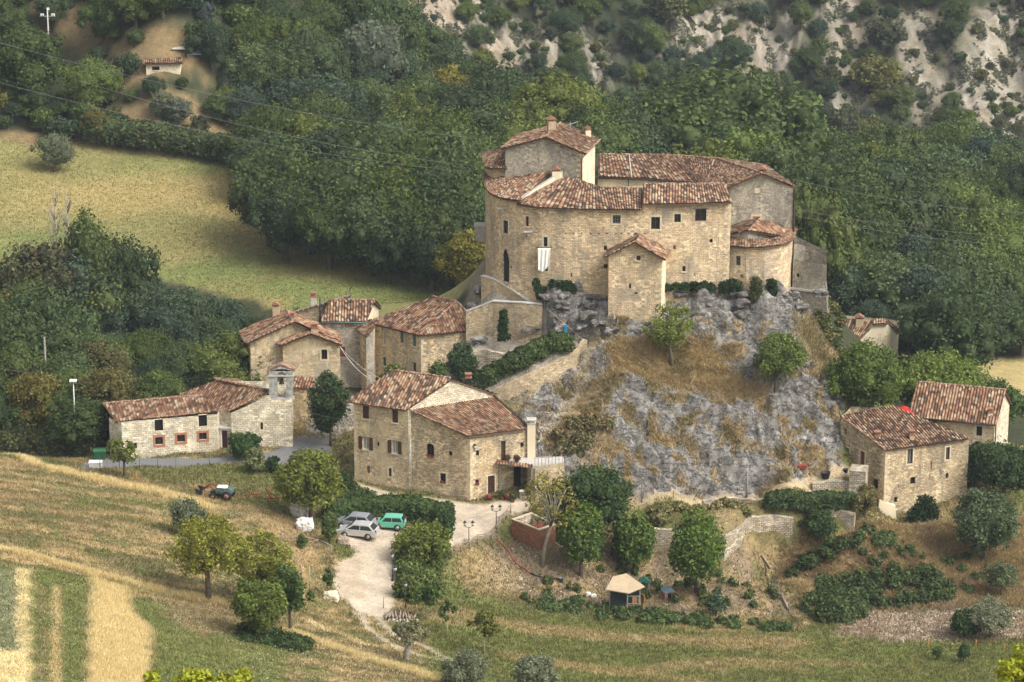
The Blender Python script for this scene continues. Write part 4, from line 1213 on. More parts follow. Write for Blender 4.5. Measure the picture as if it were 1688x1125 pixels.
# low round block on the right
RB_ = [(1203, 333.2), (1230, 332.4), (1260, 332.5), (1285, 333.4), (1297, 334.6), (1304, 336.6), (1307, 340)]
wall(cas, 'round_wall', [P(a, 440, b)[:2] for a, b in RB_], 14, 21.15, M_CASTLE, [(1213, 422, 1221, 438, 'bars', SU), (1220.5, 453, 1225, 458, 'hole'), (1262, 462, 1265, 465, 'hole')])
roof_strip(cas, [E3(a, b, 21.2) for a, b in ((1203, 332.9), (1230, 332.0), (1260, 332.1), (1286, 333.0), (1301, 334.2), (1310, 336.4), (1313, 340))],
           [E3(a, b, 21.55) for a, b in ((1203, 335.2), (1230, 334.2), (1257, 334.0), (1276, 334.6), (1288, 335.4), (1294, 337.2), (1296, 340))], T_RED, seed=10, cap=False)
wall(cas, 'round_gable', [P(1203, 385, 335.0)[:2], P(1233, 385, 334.4)[:2], P(1292, 390, 336.6)[:2]], 20.5, [22.0, 22.5, 21.4], M_GREYST)
roof_poly(cas, [E3(1292, 335.8, 21.45), E3(1315, 338.9, 21.3), E3(1250, 338.3, 22.9), E3(1231, 334.0, 22.6)], T_RED, seed=11)
roof_poly(cas, [E3(1200, 338.2, 21.9), E3(1200, 334.7, 21.95), E3(1231, 334.0, 22.6), E3(1250, 338.3, 22.9)], T_PALE, seed=12)
# projecting latrine tower in front
AL, AR, AM = P(1003, 470, 329.6), P(1090, 470, 329.2), P(1047, 470, 329.4); ab = Vector((.7, 3.2, 0))
wall(cas, 'annex_front', [AL[:2], AM[:2], AR[:2]], 12.5, [21.25, 22.65, 21.15], M_CASTLE, [(1049, 422, 1056, 430, 'w', {}), (1037, 468, 1040.3, 476, 'void', {}), (1045, 482, 1051, 485, 'hole'), (1084, 462, 1086, 464, 'hole')])
wall(cas, 'annex_side', [AR[:2], (AR + ab)[:2]], 12.5, 21.15, M_CREAMW)
wall(cas, 'annex_side', [(AL + Vector((0, 3.2, 0)))[:2], AL[:2]], 12.5, 21.25, M_CASTLE)
k_ = Vector((.12, .6, 0)); w_ = Vector((.55, 0, 0))
rf, rb = at(AM - k_, 22.75), at(AM + ab, 22.75)
roof_poly(cas, [at(AL + ab - w_ * .8, 20.95), at(AL - k_ - w_ * .8, 20.95), rf, rb], T_PALE, seed=13)
roof_poly(cas, [at(AR - k_ + w_, 20.75), at(AR + ab + w_, 20.75), rb, rf], T_RED, seed=14)
ridge_caps(cas, [at(AL - k_ - w_ * .8, 21.03), rf + Vector((0, 0, .08)), at(AR - k_ + w_, 20.85)], T_PALE, r=.11, name='verge_tiles')
quoins(cas, AR, AL, AR + ab, 13.0, 21.0); quoins(cas, TN, TL, TB, 26, 30.2); quoins(cas, P(1203, 400, 332.8), P(1150, 400, 332.3), P(1204, 400, 338), 16.5, 26.0)
# hanging stone box on the left
bx_ = MB(); p0 = P(792, 383, 345.5)
bx_.box((p0.x, p0.y, p0.z), (1.15, 1.6, 1.6)); bx_.box((p0.x - .05, p0.y, p0.z + .86), (1.35, 1.8, .14)); bx_.box((p0.x + .15, p0.y, p0.z - .92), (.8, 1.3, .24))
bx_.build('hanging_box', M_CONC, cas)
sh = MB()
for px_, py_, Y_ in ((827, 343, 335.4), (870, 382, 333.4)):
    p0 = P(px_, py_, Y_); sh.box((p0.x, p0.y - .1, p0.z), (.9, .5, .12)); sh.box((p0.x + .1, p0.y - .05, p0.z - .25), (.3, .3, .4))
sh.build('stone_bracket', M_GREYST if False else M_CONC, cas)

# sheet and cloths
def cloth(name, px0, py0, px1, py1, Y, mat, lab, cat, wav=.06, rag=.0):
    a = P(px0, py0, Y); b = P(px1, py0, Y); zb = P(px0, py1, Y).z
    nu, nv = 16, 14; V = []
    for j in range(nv + 1):
        for i in range(nu + 1):
            s = i / nu; t = j / nv
            p = a.lerp(b, s * (1 - .15 * t) + .05 * t); zz = a.z + (zb - a.z) * t * (1 + rag * math.sin(s * 5.0))
            V.append((p.x, p.y - .12 - wav * math.sin(s * 19 + t * 1.5) * (.4 + t), zz))
    F = [(j * (nu + 1) + i, j * (nu + 1) + i + 1, (j + 1) * (nu + 1) + i + 1, (j + 1) * (nu + 1) + i) for j in range(nv) for i in range(nu)]
    me = np_mesh(name, V, np.array(F), smooth=True); o = link(name, me, mat); m = o.modifiers.new('thick', 'SOLIDIFY'); m.thickness = .012
    return tag(o, lab, cat)
cloth('bed_sheet', 886, 409, 907.5, 445, 332.75, M_WHITE, 'white bed sheet hung out to dry below a castle window', 'sheet', .07, .12)
lr = MB(); a = P(884, 408, 332.7); b = P(909.5, 408, 332.7); lr.tube([a, b], .04, 6); lr.tube([a, a + Vector((0, .35, 0))], .03, 5); lr.tube([b, b + Vector((0, .35, 0))], .03, 5)
lr.build('drying_rail', M_METAL, cas)
M_BLUE = simple_mat('blue_cloth', (.03, .25, .42), .7)

# bastion to the right of the castle
bas = empty('bastion', P(1335, 480, 337), 'grey weathered stone bastion with a broken top beside the right end of the castle', 'bastion')
BL, BR = P(1306, 470, 336.6), P(1362, 470, 334.8)
bk = Vector((.6, 6, 0))
wall(bas, 'wall', [BL[:2], BR[:2]], 15.2, [18.6, 18.5], M_GREYST, [(1313, 451, 1317.5, 457.5, 'void', {})], jag=.12)
wall(bas, 'wall', [BR[:2], (BR + bk)[:2]], 15.2, [18.5, 18.3], M_GREYST, jag=.1)
wall(bas, 'wall', [(BR + bk)[:2], (BL + bk)[:2], BL[:2]], 12, [18.4, 19.8, 18.6], M_GREYST)
wall(bas, 'inner_wall', [(BL + bk * .5)[:2], (BL + bk * .5 + Vector((1.3, 0, 0)))[:2], (BR + bk * .45)[:2]], 15, [19.6, 19.5, 18.6], M_GREYST, jag=.15)
tmp = MB()
q0, q1 = BL + Vector((-.3, 0, 0)), BR + Vector((.0, 0, 0))
sl = [at(BL, 15.25), at(BR, 15.25), at(BR + Vector((.35, -.6, 0)), 11.5), at(BL + Vector((0, -.6, 0)), 11.5)]
wb = Vector((0, 5, 0))
tmp.add(sl + [at(BR + bk, 15.25), at(BR + bk + Vector((.5, 0, 0)), 11.5)], [(3, 2, 1, 0), (2, 5, 4, 1)])
tmp.build('sloping_base', simple_mat('battered_stone', (.23, .205, .165), .95, scale=3.5, var=.5, bump=.8), bas)
sc_ = MB(); sc_.box(((BL.x + BR.x) / 2, (BL.y + BR.y) / 2 - .05, 15.25), ((BR - BL).length + .3, .3, .22), math.atan2(BR.y - BL.y, BR.x - BL.x)); sc_.build('string_course', M_CONC, bas)

# stair ramp wall and terrace wall below the arched door
def low_wall(name, pts3, base, thick, mat, lab, cat, jag=.08, cope=None, group=None):
    """free standing wall: pts3 = 3d points of its top edge, left to right"""
    root = empty(name, pts3[0], lab, cat, group)
    f = [Vector(p) for p in pts3]; 
    nrm = []
    for i in range(len(f)):
        d = f[min(i + 1, len(f) - 1)] - f[max(i - 1, 0)]; nrm.append(Vector((-d.y, d.x, 0)).normalized() * thick)
    bk_ = [p + n_ for p, n_ in zip(f, nrm)]
    seg = [f[0]]; segb = [bk_[0]]
    for a, b, c, d in zip(f[:-1], f[1:], bk_[:-1], bk_[1:]):
        k = max(1, int((b - a).length / .7))
        for i in range(1, k + 1):
            j = Vector((0, 0, random.uniform(-jag, jag * .5) if jag and i < k else 0))
            seg.append(a.lerp(b, i / k) + j); segb.append(c.lerp(d, i / k) + j)
    V, F, UV = [], [], []; off = WU[0]; u = 0
    bz = base if callable(base) else (lambda x, y: base)
    def quad(p, q):
        b0 = len(V); V.extend([tuple(x) for x in p]); F.append((b0, b0 + 1, b0 + 2, b0 + 3)); UV.extend(q)
    for i in range(len(seg) - 1):
        a, b, c, d = seg[i], seg[i + 1], segb[i], segb[i + 1]; L = (b - a).length
        za = min(bz(a.x, a.y), a.z - .2); zb = min(bz(b.x, b.y), b.z - .2); zc = min(bz(c.x, c.y), za); zd = min(bz(d.x, d.y), zb)
        quad([at(a, za), at(b, zb), b, a], [(off + u, za), (off + u + L, zb), (off + u + L, b.z), (off + u, a.z)])
        quad([a, b, d, c], [(off + u, a.z), (off + u + L, b.z), (off + u + L, b.z + thick), (off + u, a.z + thick)])
        quad([at(d, zd), at(c, zc), c, d], [(off + u, zd), (off + u + L, zc), (off + u + L, c.z), (off + u, d.z)])
        if i == 0: quad([at(c, zc), at(a, za), a, c], [(off - thick, zc), (off, za), (off, a.z), (off - thick, c.z)])
        if i == len(seg) - 2: quad([at(b, zb), at(d, zd), d, b], [(off + u + L, zb), (off + u + L + thick, zd), (off + u + L + thick, d.z), (off + u + L, b.z)])
        u += L
    WU[0] += u + 2
    link('wall', np_mesh('wall', V, np.array(F), uvs=UV), mat, root)
    if cope:
        cb = MB()
        for i in range(len(seg) - 1):
            a, b, c, d = seg[i], seg[i + 1], segb[i], segb[i + 1]
            o2 = (a - c).normalized() * .06
            cb.prism([a + o2, b + o2, d - o2, c - o2], (0, 0, .1))
        cb.build('coping', cope, root)
    return root
gb = lambda x, y: h(x, y) - .5
low_wall('ramp_wall', [P(793, 456, 337.2), P(815, 462, 336.2), P(845, 480, 334.4), P(862, 492, 333.4), P(880, 503, 332.6)], 9.5, .5, M_HOUSE, 'stone ramp wall with sloping grey coping leading up to the pointed castle door', 'ramp wall', .02, M_CONC)
low_wall('ramp_side_wall', [P(793.3, 456, 343.0), P(793, 456, 337.3)], 9.5, .4, M_HOUSE, 'short side wall at the left end of the castle ramp', 'ramp wall', .02, M_CONC)
low_wall('terrace_wall', [P(768, 515, 333.6), P(812, 498, 333.2), P(860, 500, 332.2), P(893, 503, 331.8)], gb, .5, M_TERRST, 'tall ochre stone terrace wall above the hedge with a cypress creeper on it', 'terrace wall', .03, M_CONC)
low_wall('garden_wall', [P(770, 580, 330.2), P(800, 577, 330.2), P(840, 585, 329.6), P(868, 590, 329.4), P(905, 594, 329.4)], gb, .5, M_DRYWALL, 'low rubble garden wall behind the long trimmed hedge', 'garden wall', .08)
low_wall('retaining_wall', [P(770, 655, 324.5), P(800, 648, 323.6), P(840, 632, 323.6), P(880, 615, 324.0), P(920, 596, 325.2), P(950, 582, 326.6), P(968, 560, 328.5)], gb, .6, M_TERRST, 'tall ochre rubble retaining wall rising under the long hedge', 'retaining wall', .06)
low_wall('terrace_wall', [PZ(1078, 872, -1.5), PZ(1115, 876, -1.6), PZ(1160, 884, -1.7), PZ(1195, 884, -1.5), PZ(1222, 872, -1.3), PZ(1241, 853, -.7)], gb, .6, M_DRYWALL, 'curved grey dry stone terrace wall behind the garden trees, overhung by grass', 'terrace wall', .15)
low_wall('terrace_wall', [PZ(1241, 853, -.7), PZ(1275, 851, -.8), PZ(1308, 855, -1.0)], gb, .6, M_DRYWALL, 'square ended pale dry stone terrace wall in the middle of the right slope', 'terrace wall', .12)
low_wall('terrace_wall', [PZ(1355, 842, -.6), PZ(1380, 838, -.5), PZ(1408, 848, -.9)], gb, .6, M_DRYWALL, 'short pale dry stone terrace wall between the round bush and the ruined house', 'terrace wall', .12)
low_wall('rubble_wall', [P(1160, 827, 311.2), P(1200, 822, 311.6), P(1235, 823, 311.4), P(1272, 824, 311.2)], gb, .5, M_DRYWALL, 'long low rubble wall along the path under the rock', 'rubble wall', .14)
low_wall('rubble_wall', [P(1340, 798, 312.0), P(1370, 793, 312.2), P(1400, 796, 312.0)], gb, .6, M_DRYWALL, 'short rubble wall holding the yard with the black tub', 'rubble wall', .1)
low_wall('yard_pier', [P(1400, 776, 311.6), P(1427, 778, 311.2)], gb, 2.2, M_DRYWALL, 'stout rubble pier of stones before the red door of the ruined house', 'pier', .1)

# ------------------------------------------------------------------ houses
def house_walls(root, corners, base, zt, mat, ops=(), tops=None, mats=None, depth=.28):
    """corners: 3d/2d plan points anticlockwise seen from above, starting left of the visible fronts"""
    n = len(corners)
    for i in range(n):
        a, b = corners[i], corners[(i + 1) % n]
        pts = [tuple(a[:2]), tuple(b[:2])]; tz = [zt, zt]
        if tops and tops.get(i):
            pts = [tuple(a[:2])] + [tuple((Vector(a[:2]).lerp(Vector(b[:2]), s))) for s, z in tops[i][1:-1]] + [tuple(b[:2])]
            tz = [z for s, z in tops[i]]
        wall(root, 'wall', pts, base, tz, (mats or {}).get(i, mat), ops.get(i, ()) if ops else (), depth)

# front house: main block
f1 = empty('stone_house', PZ(700, 820, 0), 'big three storey stone farmhouse with brown shutters in the centre of the village', 'house')
ZE, ZR = 9.5, 11.9
c1, c2, c3 = PZ(583, 661, ZE), PZ(673, 674, ZE), PZ(812, 651, ZE); c4 = c1 + c3 - c2
SO = {}
house_walls(f1, [c1, c2, c3, c4], -2, ZE, M_HOUSE,
  {0: [(597, 669.5, 608, 691, 's'), (645.5, 676, 656, 697.5, 's'), (597.5, 720.5, 608.5, 741.5, 'so', {'frame': M_WHITE}), (645.5, 727, 656, 748, 'so', {'frame': M_WHITE}), (621, 729, 625.3, 736, 'void'), (640.5, 772, 645.5, 786, 'w', SU),
       (604.5, 768, 610, 781, 'block', {'fill': M_GREYW}), (633, 704, 634, 705, 'hole')]},
  tops={1: [(0, ZE), (.5, ZR), (1, ZE)], 3: [(0, ZE), (.5, ZR), (1, ZE)]}, mats={1: M_CHAPEL})
ra, rb = (c2 + c3) / 2, (c1 + c4) / 2; ra.z = rb.z = ZR + .1
ld = (c1 - c2).normalized() * .45; sd_ = (c3 - c2).normalized() * .5
roof_poly(f1, [c1 + ld - sd_ + Vector((0, 0, -.1)), c2 - ld * .5 - sd_ + Vector((0, 0, -.1)), ra - ld * .5, rb + ld], T_DARK, seed=20)
roof_poly(f1, [c3 - ld * .5 + sd_ + Vector((0, 0, -.1)), c4 + ld + sd_ + Vector((0, 0, -.1)), rb + ld, ra - ld * .5], T_MID, seed=21)
ridge_caps(f1, [ra + Vector((0, 0, .1)), rb + Vector((0, 0, .1))], T_DARK)
chimney(f1, 772, 617, 640, 316.5, .6, .6, M_METAL, 'box')
# front house: lower wing with the sloping side wall
d1, d2, d3 = P(674, 740, 311.3), P(775, 740, 308.6), P(877, 740, 311.7); d4 = c3
z1, z2, z3, z4 = 9.2, 7.35, 7.15, 9.0
wall(f1, 'wall', [d1[:2], d2[:2]], -2, [z1, z2], M_RUBBLE, [(703, 731.5, 715.5, 754, 'arch', {'rise': .38, 'surr': False, 'flowers': True}), (739.5, 744.5, 745.5, 752, 'void', {}), (725.5, 780.5, 735, 797, 'w', {'surr': True, 'flowers': True})])
wall(f1, 'wall', [d2[:2], d3[:2]], -2, [z2, z3], M_RUBBLE, [(784.5, 743, 790, 752, 'void', {'lintel': True}), (826, 727, 833.5, 760, 'door', {'lintel': True}), (858, 729.5, 863.5, 738, 'void', {'lintel': True}),
     (783.5, 791, 789.5, 800, 'w', {'lintel': True, 'flowers': True}), (804, 784.5, 815.5, 816, 'door', {'surr': True})])
wall(f1, 'wall', [d3[:2], (d4 + Vector((0, 2, 0)))[:2]], -2, [z3, z4], M_RUBBLE)
e_ = Vector((0, -.35, -.1))
roof_strip(f1, [at(d2 + Vector((-.1, -.4, 0)), z2 + .02), at(d3 + Vector((-.3, -.4, 0)), z3 + .02)], [at(d1 + Vector((.25, .1, 0)), z1 + .08), at(c3 + Vector((.1, .1, 0)), z4 + .12)], T_RED, seed=22, cap=False)
ridge_caps(f1, [at(d1 + Vector((.1, -.1, 0)), z1 + .15), at(d2 + Vector((-.15, -.4, 0)), z2 + .12)], T_RED, r=.12, name='verge_tiles')
ch = MB(); pc = P(876, 720, 311.6); ch.box((pc.x, pc.y, 3.2), (.85, .9, 9.2)); oc = ch.build('chimney', M_CREAMW, f1)
cc = MB(); cc.box((pc.x, pc.y, 7.95), (.6, .6, .3)); cc.box((pc.x, pc.y, 8.15), (1.0, 1.05, .12)); cc.box((pc.x, pc.y, 7.76), (.95, 1.0, .1)); cc.build('chimney_cap', M_CONC, oc)
pipe = MB(); q = wall_point([c1[:2], c2[:2]], (c2 - c1).length - .1)[0]; pipe.tube([at(q + Vector((.3, -.16, 0)), 6.1), at(q + Vector((.3, -.16, 0)), .2)], .06, 6)
q2 = wall_point([c1[:2], c2[:2]], .1)[0]; pipe.build('drainpipe', M_STEEL, f1)
quoins(f1, d2, d1, d3, .2, z2 - .2); quoins(f1, c1, c2, c4, .8, 9.3)
# porch and terrace
por = empty('porch_terrace', P(850, 790, 309.5), 'stone porch with a tiled edge and flower pots on its terrace beside the farmhouse door', 'porch')
pA, pB = P(820, 768, 309.9), P(877, 773, 308.6); pzt = 4.0
m = MB(); sl_ = [at(pA, pzt), at(pB, pzt), at(pB + Vector((3.4, 0.6, 0)), pzt), at(pB + Vector((3.3, 3.2, 0)), pzt), at(pA + Vector((.5, 1.2, 0)), pzt)]
m.prism(sl_, (0, 0, -.25)); m.build('terrace_floor', M_CONC, por)
roof_strip(por, [at(pA + Vector((-.2, -.45, 0)), pzt - .05), at(pB + Vector((.1, -.45, 0)), pzt - .15)], [at(pA + Vector((-.1, .1, 0)), pzt + .12), at(pB + Vector((.1, .1, 0)), pzt + .1)], T_RED, name='canopy_tiles', seed=23, cap=False, slab=False)
m = MB(); m.box((pB.x + .1, pB.y + .2, 1.7), (.4, .4, 4.1)); m.box((pA.x + .3, pA.y + .1, 1.7), (.25, .25, 4.0)); m.build('post', M_WOOD, por)
wall(por, 'wall', [(pB.x + .3, pB.y - .1), (pB.x + 3.4, pB.y + .6)], -2, [pzt - .05, pzt + .2], M_HOUSE)
wall(por, 'wall', [(pB.x + 3.4, pB.y + .6), (pB.x + 3.4, pB.y + 3.4)], -2, pzt, M_HOUSE)
m = MB()
for i in range(9): 
    p = (pB.x + .3 + i * .36, pB.y + .1 + i * .075); m.tube([(p[0], p[1], pzt), (p[0], p[1], pzt + .85)], .02, 5)
m.tube([(pB.x + .2, pB.y + .08, pzt + .85), (pB.x + 3.3, pB.y + .72, pzt + .85)], .025, 5); m.build('railing', M_METAL, por)
dm = MB(); q = wall_point([d2[:2], d3[:2]], 5.3)[0]; dm.box((q.x, q.y - .06, 1.6), (1.0, .12, 2.9)); dm.build('door', M_VOID, por)

# middle house
mh = empty('stone_house', PZ(690, 610, 5), 'stone house with a broad hipped red tile roof between the farmhouse and the castle', 'house')
ZE, ZR = 11.0, 13.1
m1, m2, m3 = PZ(614, 533, ZE), PZ(694, 551, ZE), PZ(790, 543, ZE)
m4 = m1 + m3 - m2
house_walls(mh, [m1, m2, m3, m4], 3, ZE, M_HOUSE,
  {0: [(630, 540, 635.5, 569.5, 'w', {'frame': M_WHITE, 'fill': M_GREYW}), (630.5, 589, 636.5, 604, 's', {'fill': M_GREENSH}), (660, 547, 665, 566, 's', {'fill': M_GREENSH}), (680.5, 552, 685.5, 571.5, 's', {'fill': M_GREENSH}), (681, 598, 685.5, 613, 'w')],
   1: [(769, 547, 778.5, 558.5, 'bars', SU), (750, 552, 751, 553, 'hole')]}, mats={1: M_RUBBLE})
r1, r2 = PZ(712, 490, ZR), PZ(752, 498.5, ZR)
g = grow([m1, m2, m3, m4], .5)
roof_poly(mh, [g[0], g[1], r2, r1], T_MID, seed=25)
roof_poly(mh, [g[1], g[2], r2], T_RED, seed=26)
roof_poly(mh, [g[3], g[0], r1], T_MID, seed=27); roof_poly(mh, [g[2], g[3], r1, r2], T_MID, seed=28)
ridge_caps(mh, [r1 + Vector((0, 0, .12)), r2 + Vector((0, 0, .12)), g[1] + Vector((0, 0, .1))], T_MID)
ridge_caps(mh, [r2 + Vector((0, 0, .12)), g[2] + Vector((0, 0, .1))], T_MID, name='hip_tiles')
chimney(mh, 716, 529, 541, (m2.y + m3.y) / 2 + .5, .6, .5, M_HOUSE, 'box')
chimney(mh, 797, 530, 556, m3.y - .2, .5, .5, M_HOUSE, 'box')
quoins(mh, m2, m1, m3, 5, 10.8)
# corner tower of the group, left of it
ct = empty('corner_house', P(603, 600, 334), 'narrow tall stone house with a small lean-to roof left of the hipped house', 'house')
ZE = 11.0
e1, e2, e3 = PZ(593, 542, ZE), PZ(603.5, 551, ZE), PZ(615, 546, ZE)
house_walls(ct, [e1, e2, e3, e3 + Vector((.2, 4, 0)), e1 + Vector((.2, 3, 0))], 2, ZE, M_PLAST, {}, mats={1: M_GREYST})
roof_poly(ct, [e1 + Vector((-.5, -.1, -.1)), e2 + Vector((0, -.6, -.1)), e3 + Vector((.3, 0, .2)), PZ(612, 524, ZE + 1.1), PZ(588, 530, ZE + .35)], T_RED, seed=30)

# left group: big gable house and the one before it
ga = empty('gabled_house', P(430, 650, 331), 'tall old grey and ochre house with red gable roof at the village left end', 'house')
ZE = 10.8
a1, a2 = PZ(405.5, 553, ZE), PZ(412.5, 564, ZE)
a3 = P(560, 560, 331.5); a3.z = ZE
ab_ = Vector((-.9, 4.0, 0))
apx2 = P(482, 540, 331.3); ZA = 12.9
wall(ga, 'wall', [a2[:2], apx2[:2], a3[:2]], 1, [ZE, ZA, ZE - .2], M_PLAST, [(438, 640, 446, 660, 'hole')])
wall(ga, 'wall', [(a2 + ab_)[:2], a2[:2]], 1, ZE, M_CREAMW)
wall(ga, 'wall', [(a3 + ab_)[:2], (apx2 + ab_)[:2], (a2 + ab_)[:2]], 1, [ZE, ZA, ZE], M_PLAST); wall(ga, 'wall', [a3[:2], (a3 + ab_)[:2]], 1, ZE - .2, M_PLAST)
f_ = Vector((.06, -.5, 0)); R1, R2 = at(apx2 + f_, ZA + .12), at(apx2 + ab_ * 1.05, ZA + .12)
roof_poly(ga, [at(a2 + ab_ * 1.05 + Vector((-.6, 0, 0)), ZE - .1), at(a2 + f_ + Vector((-.6, 0, 0)), ZE - .1), R1, R2], T_RED, seed=31)
roof_poly(ga, [at(a3 + f_ + Vector((.4, 0, 0)), ZE - .25), at(a3 + ab_ + Vector((.4, 0, 0)), ZE - .25), R2, R1], T_RED, seed=32)
ridge_caps(ga, [at(a2 + f_ + Vector((-.5, 0, 0)), ZE + .02), R1 + Vector((0, 0, .1)), R2 + Vector((0, 0, .1))], T_RED)
chimney(ga, 455.5, 497, 526, 335.0, .75, .7, M_CHIM, 'gable')
chimney(ga, 482, 519, 533, 332.0, .5, .5, M_CONC, 'box')
gb_ = empty('gabled_house', P(513, 640, 330), 'lower ochre plastered gable house with one square window before the tall one', 'house')
b1, b2, b3 = P(467, 600, 330.0), P(560, 600, 330.3), P(513, 600, 330.1); ZE, ZB = 10.75, 11.95; bb = Vector((-.3, 2.2, 0))
wall(gb_, 'wall', [b1[:2], b3[:2], b2[:2]], 1, [ZE, ZB, ZE], M_PLAST, [(530, 576.5, 539.5, 593, 'w', {'surr': True, 'frame': M_WOODD}), (535, 631, 541, 646, 'w', {'frame': M_REDDOOR, 'surr': True}), (517, 555, 519.5, 557.5, 'hole')])
wall(gb_, 'wall', [(b1 + bb)[:2], b1[:2]], 1, ZE, M_CREAMW); wall(gb_, 'wall', [b2[:2], (b2 + bb)[:2]], 1, ZE, M_GREYST)
f_ = Vector((.05, -.5, 0)); lx = Vector((.65, 0, 0))
R1, R2 = at(b3 + f_, ZB + .12), at(b3 + bb * 1.5, ZB + .12)
roof_poly(gb_, [at(b1 + bb * 1.3 - lx * 1.6, ZE - .2), at(b1 + f_ - lx * .6, ZE - .1), R1, R2], T_RED, seed=33)
roof_poly(gb_, [at(b2 + f_ + lx * .4, ZE - .1), at(b2 + bb * 1.3 + lx * .4, ZE - .1), R2, R1], T_RED, seed=34)
ridge_caps(gb_, [at(b1 + f_ - lx * .6, ZE + .02), R1 + Vector((0, 0, .1)), at(b2 + f_ + lx * .4, ZE + .02), at(b2 + bb * 1.3 + lx * .4, ZE + .02)], T_RED, r=.12, name='verge_tiles')
chimney(gb_, 519, 536, 553, 330.5, .75, .55, M_CHIM, 'box')
# rear house with the plank roof and the tiled one beside it
rh = empty('rear_house', P(560, 560, 336), 'tall pale stone house with a ribbed tile roof and wooden shutter behind the gabled houses', 'house')
ZE, ZR = 12.0, 13.5
h1, h2 = PZ(530, 528, ZE), PZ(599, 528, ZE)
h3, h4 = h2 + Vector((1.5, 4.6, 0)), h1 + Vector((1.5, 4.6, 0))
wall(rh, 'wall', [h1[:2], h2[:2]], 2, ZE, M_GREYST, [(568, 531, 583.5, 539.5, 'block', {'fill': M_ORWOOD}), (560, 572, 569, 589, 'block', {'fill': M_REDDOOR})])
mid_ = (h2 + h3) / 2; wall(rh, 'wall', [h2[:2], mid_[:2], h3[:2]], 2, [ZE, ZR, ZE], M_CREAMW); wall(rh, 'wall', [h3[:2], h4[:2]], 2, ZE, M_GREYST); wall(rh, 'wall', [h4[:2], h1[:2]], 2, ZE, M_GREYST)
rr1, rr2 = at((h1 + h4) / 2, ZR + .1), at(mid_ + Vector((.5, 0, 0)), ZR + .1)
roof_poly(rh, [h1 + Vector((-.1, -.4, -.08)), h2 + Vector((.4, -.4, -.08)), rr2, rr1], T_OLD, seed=35)
roof_poly(rh, [h3 + Vector((.4, .4, -.08)), h4 + Vector((0, .4, -.08)), rr1, rr2], T_OLD, seed=36)
ridge_caps(rh, [rr1 + Vector((0, 0, .1)), rr2 + Vector((0, 0, .1))], T_OLD)
gt = MB(); gt.tube([h1 + Vector((-.1, -.55, -.12)), h2 + Vector((.4, -.55, -.12))], .08, 6); gt.build('gutter', simple_mat('green_gutter', (.08, .13, .12), .5), rh)
ph_ = empty('plank_roof_house', P(525, 520, 338), 'rear building with a bare plank roof edge rising to the right against the field', 'house')
q1, q2 = P(470, 520, 337.2), P(572, 500, 338.4)
zq1, zq2 = P(470, 517, 337.2).z, P(572, 487, 338.4).z
qb = Vector((-.5, 4.5, 0))
wall(ph_, 'wall', [q1[:2], q2[:2]], 3, [zq1, zq2], M_RUBBLE); wall(ph_, 'wall', [q2[:2], (q2 + qb)[:2]], 3, [zq2, zq2 - 1.9], M_CREAMW); wall(ph_, 'wall', [(q2 + qb)[:2], (q1 + qb)[:2]], 3, [zq2 - 1.9, zq1 - 1.9], M_RUBBLE); wall(ph_, 'wall', [(q1 + qb)[:2], q1[:2]], 3, [zq1 - 1.9, zq1], M_RUBBLE)
m = MB(); dq = (q2 - q1); dq.z = zq2 - zq1; du_ = dq.normalized() * .4
A_, B_ = at(q1, zq1) - du_, at(q2, zq2) + du_
m.prism([A_ + Vector((0, -.5, 0)), B_ + Vector((0, -.5, 0)), B_ + qb + Vector((0, .3, -2.0)), A_ + qb + Vector((0, .3, -2.0))], (0, 0, .16))
for i in range(14):
    s = A_.lerp(B_, (i + .5) / 14); m.box(s + Vector((0, -.55, -.05)), (.12, .3, .12))
m.build('plank_roof', M_WOOD, ph_)
m = MB(); m.tube([B_ + Vector((.0, -.4, .1)), B_ + Vector((0, -.4, -2.2))], .07, 6); m.tube([B_ + Vector((0, -.4, .1)), B_ + Vector((0, -.4, .8)), B_ + Vector((.35, -.4, 1.15))], .05, 6)
m.tube([P(527.5, 492, 336.2), P(527.5, 532, 336.2)], .08, 6); m.build('post', M_METAL, ph_)
chimney(ph_, 517, 484, 503, 339, .6, .6, M_CONC, 'box')
# little outhouse behind the belfry
oh = empty('outhouse', P(497, 655, 326.5), 'small rubble outhouse with a thin red tile roof right of the bell gable', 'outhouse')
o1, o2 = P(480, 650, 326.5), P(512, 650, 326.2)
zt1, zt2 = P(480, 637, 326.5).z, P(512, 640, 326.2).z
wall(oh, 'wall', [o1[:2], o2[:2]], 1, [zt1, zt2], M_RUBBLE); wall(oh, 'wall', [o2[:2], (o2 + Vector((.2, 2.5, 0)))[:2]], 1, zt2, M_RUBBLE)
roof_poly(oh, [at(o1, zt1) + Vector((-.3, -.3, 0)), at(o2, zt2) + Vector((.3, -.3, 0)), at(o2, zt2 + .5) + Vector((.3, 2.2, 0)), at(o1, zt1 + .5) + Vector((-.3, 2.2, 0))], T_RED, seed=37)

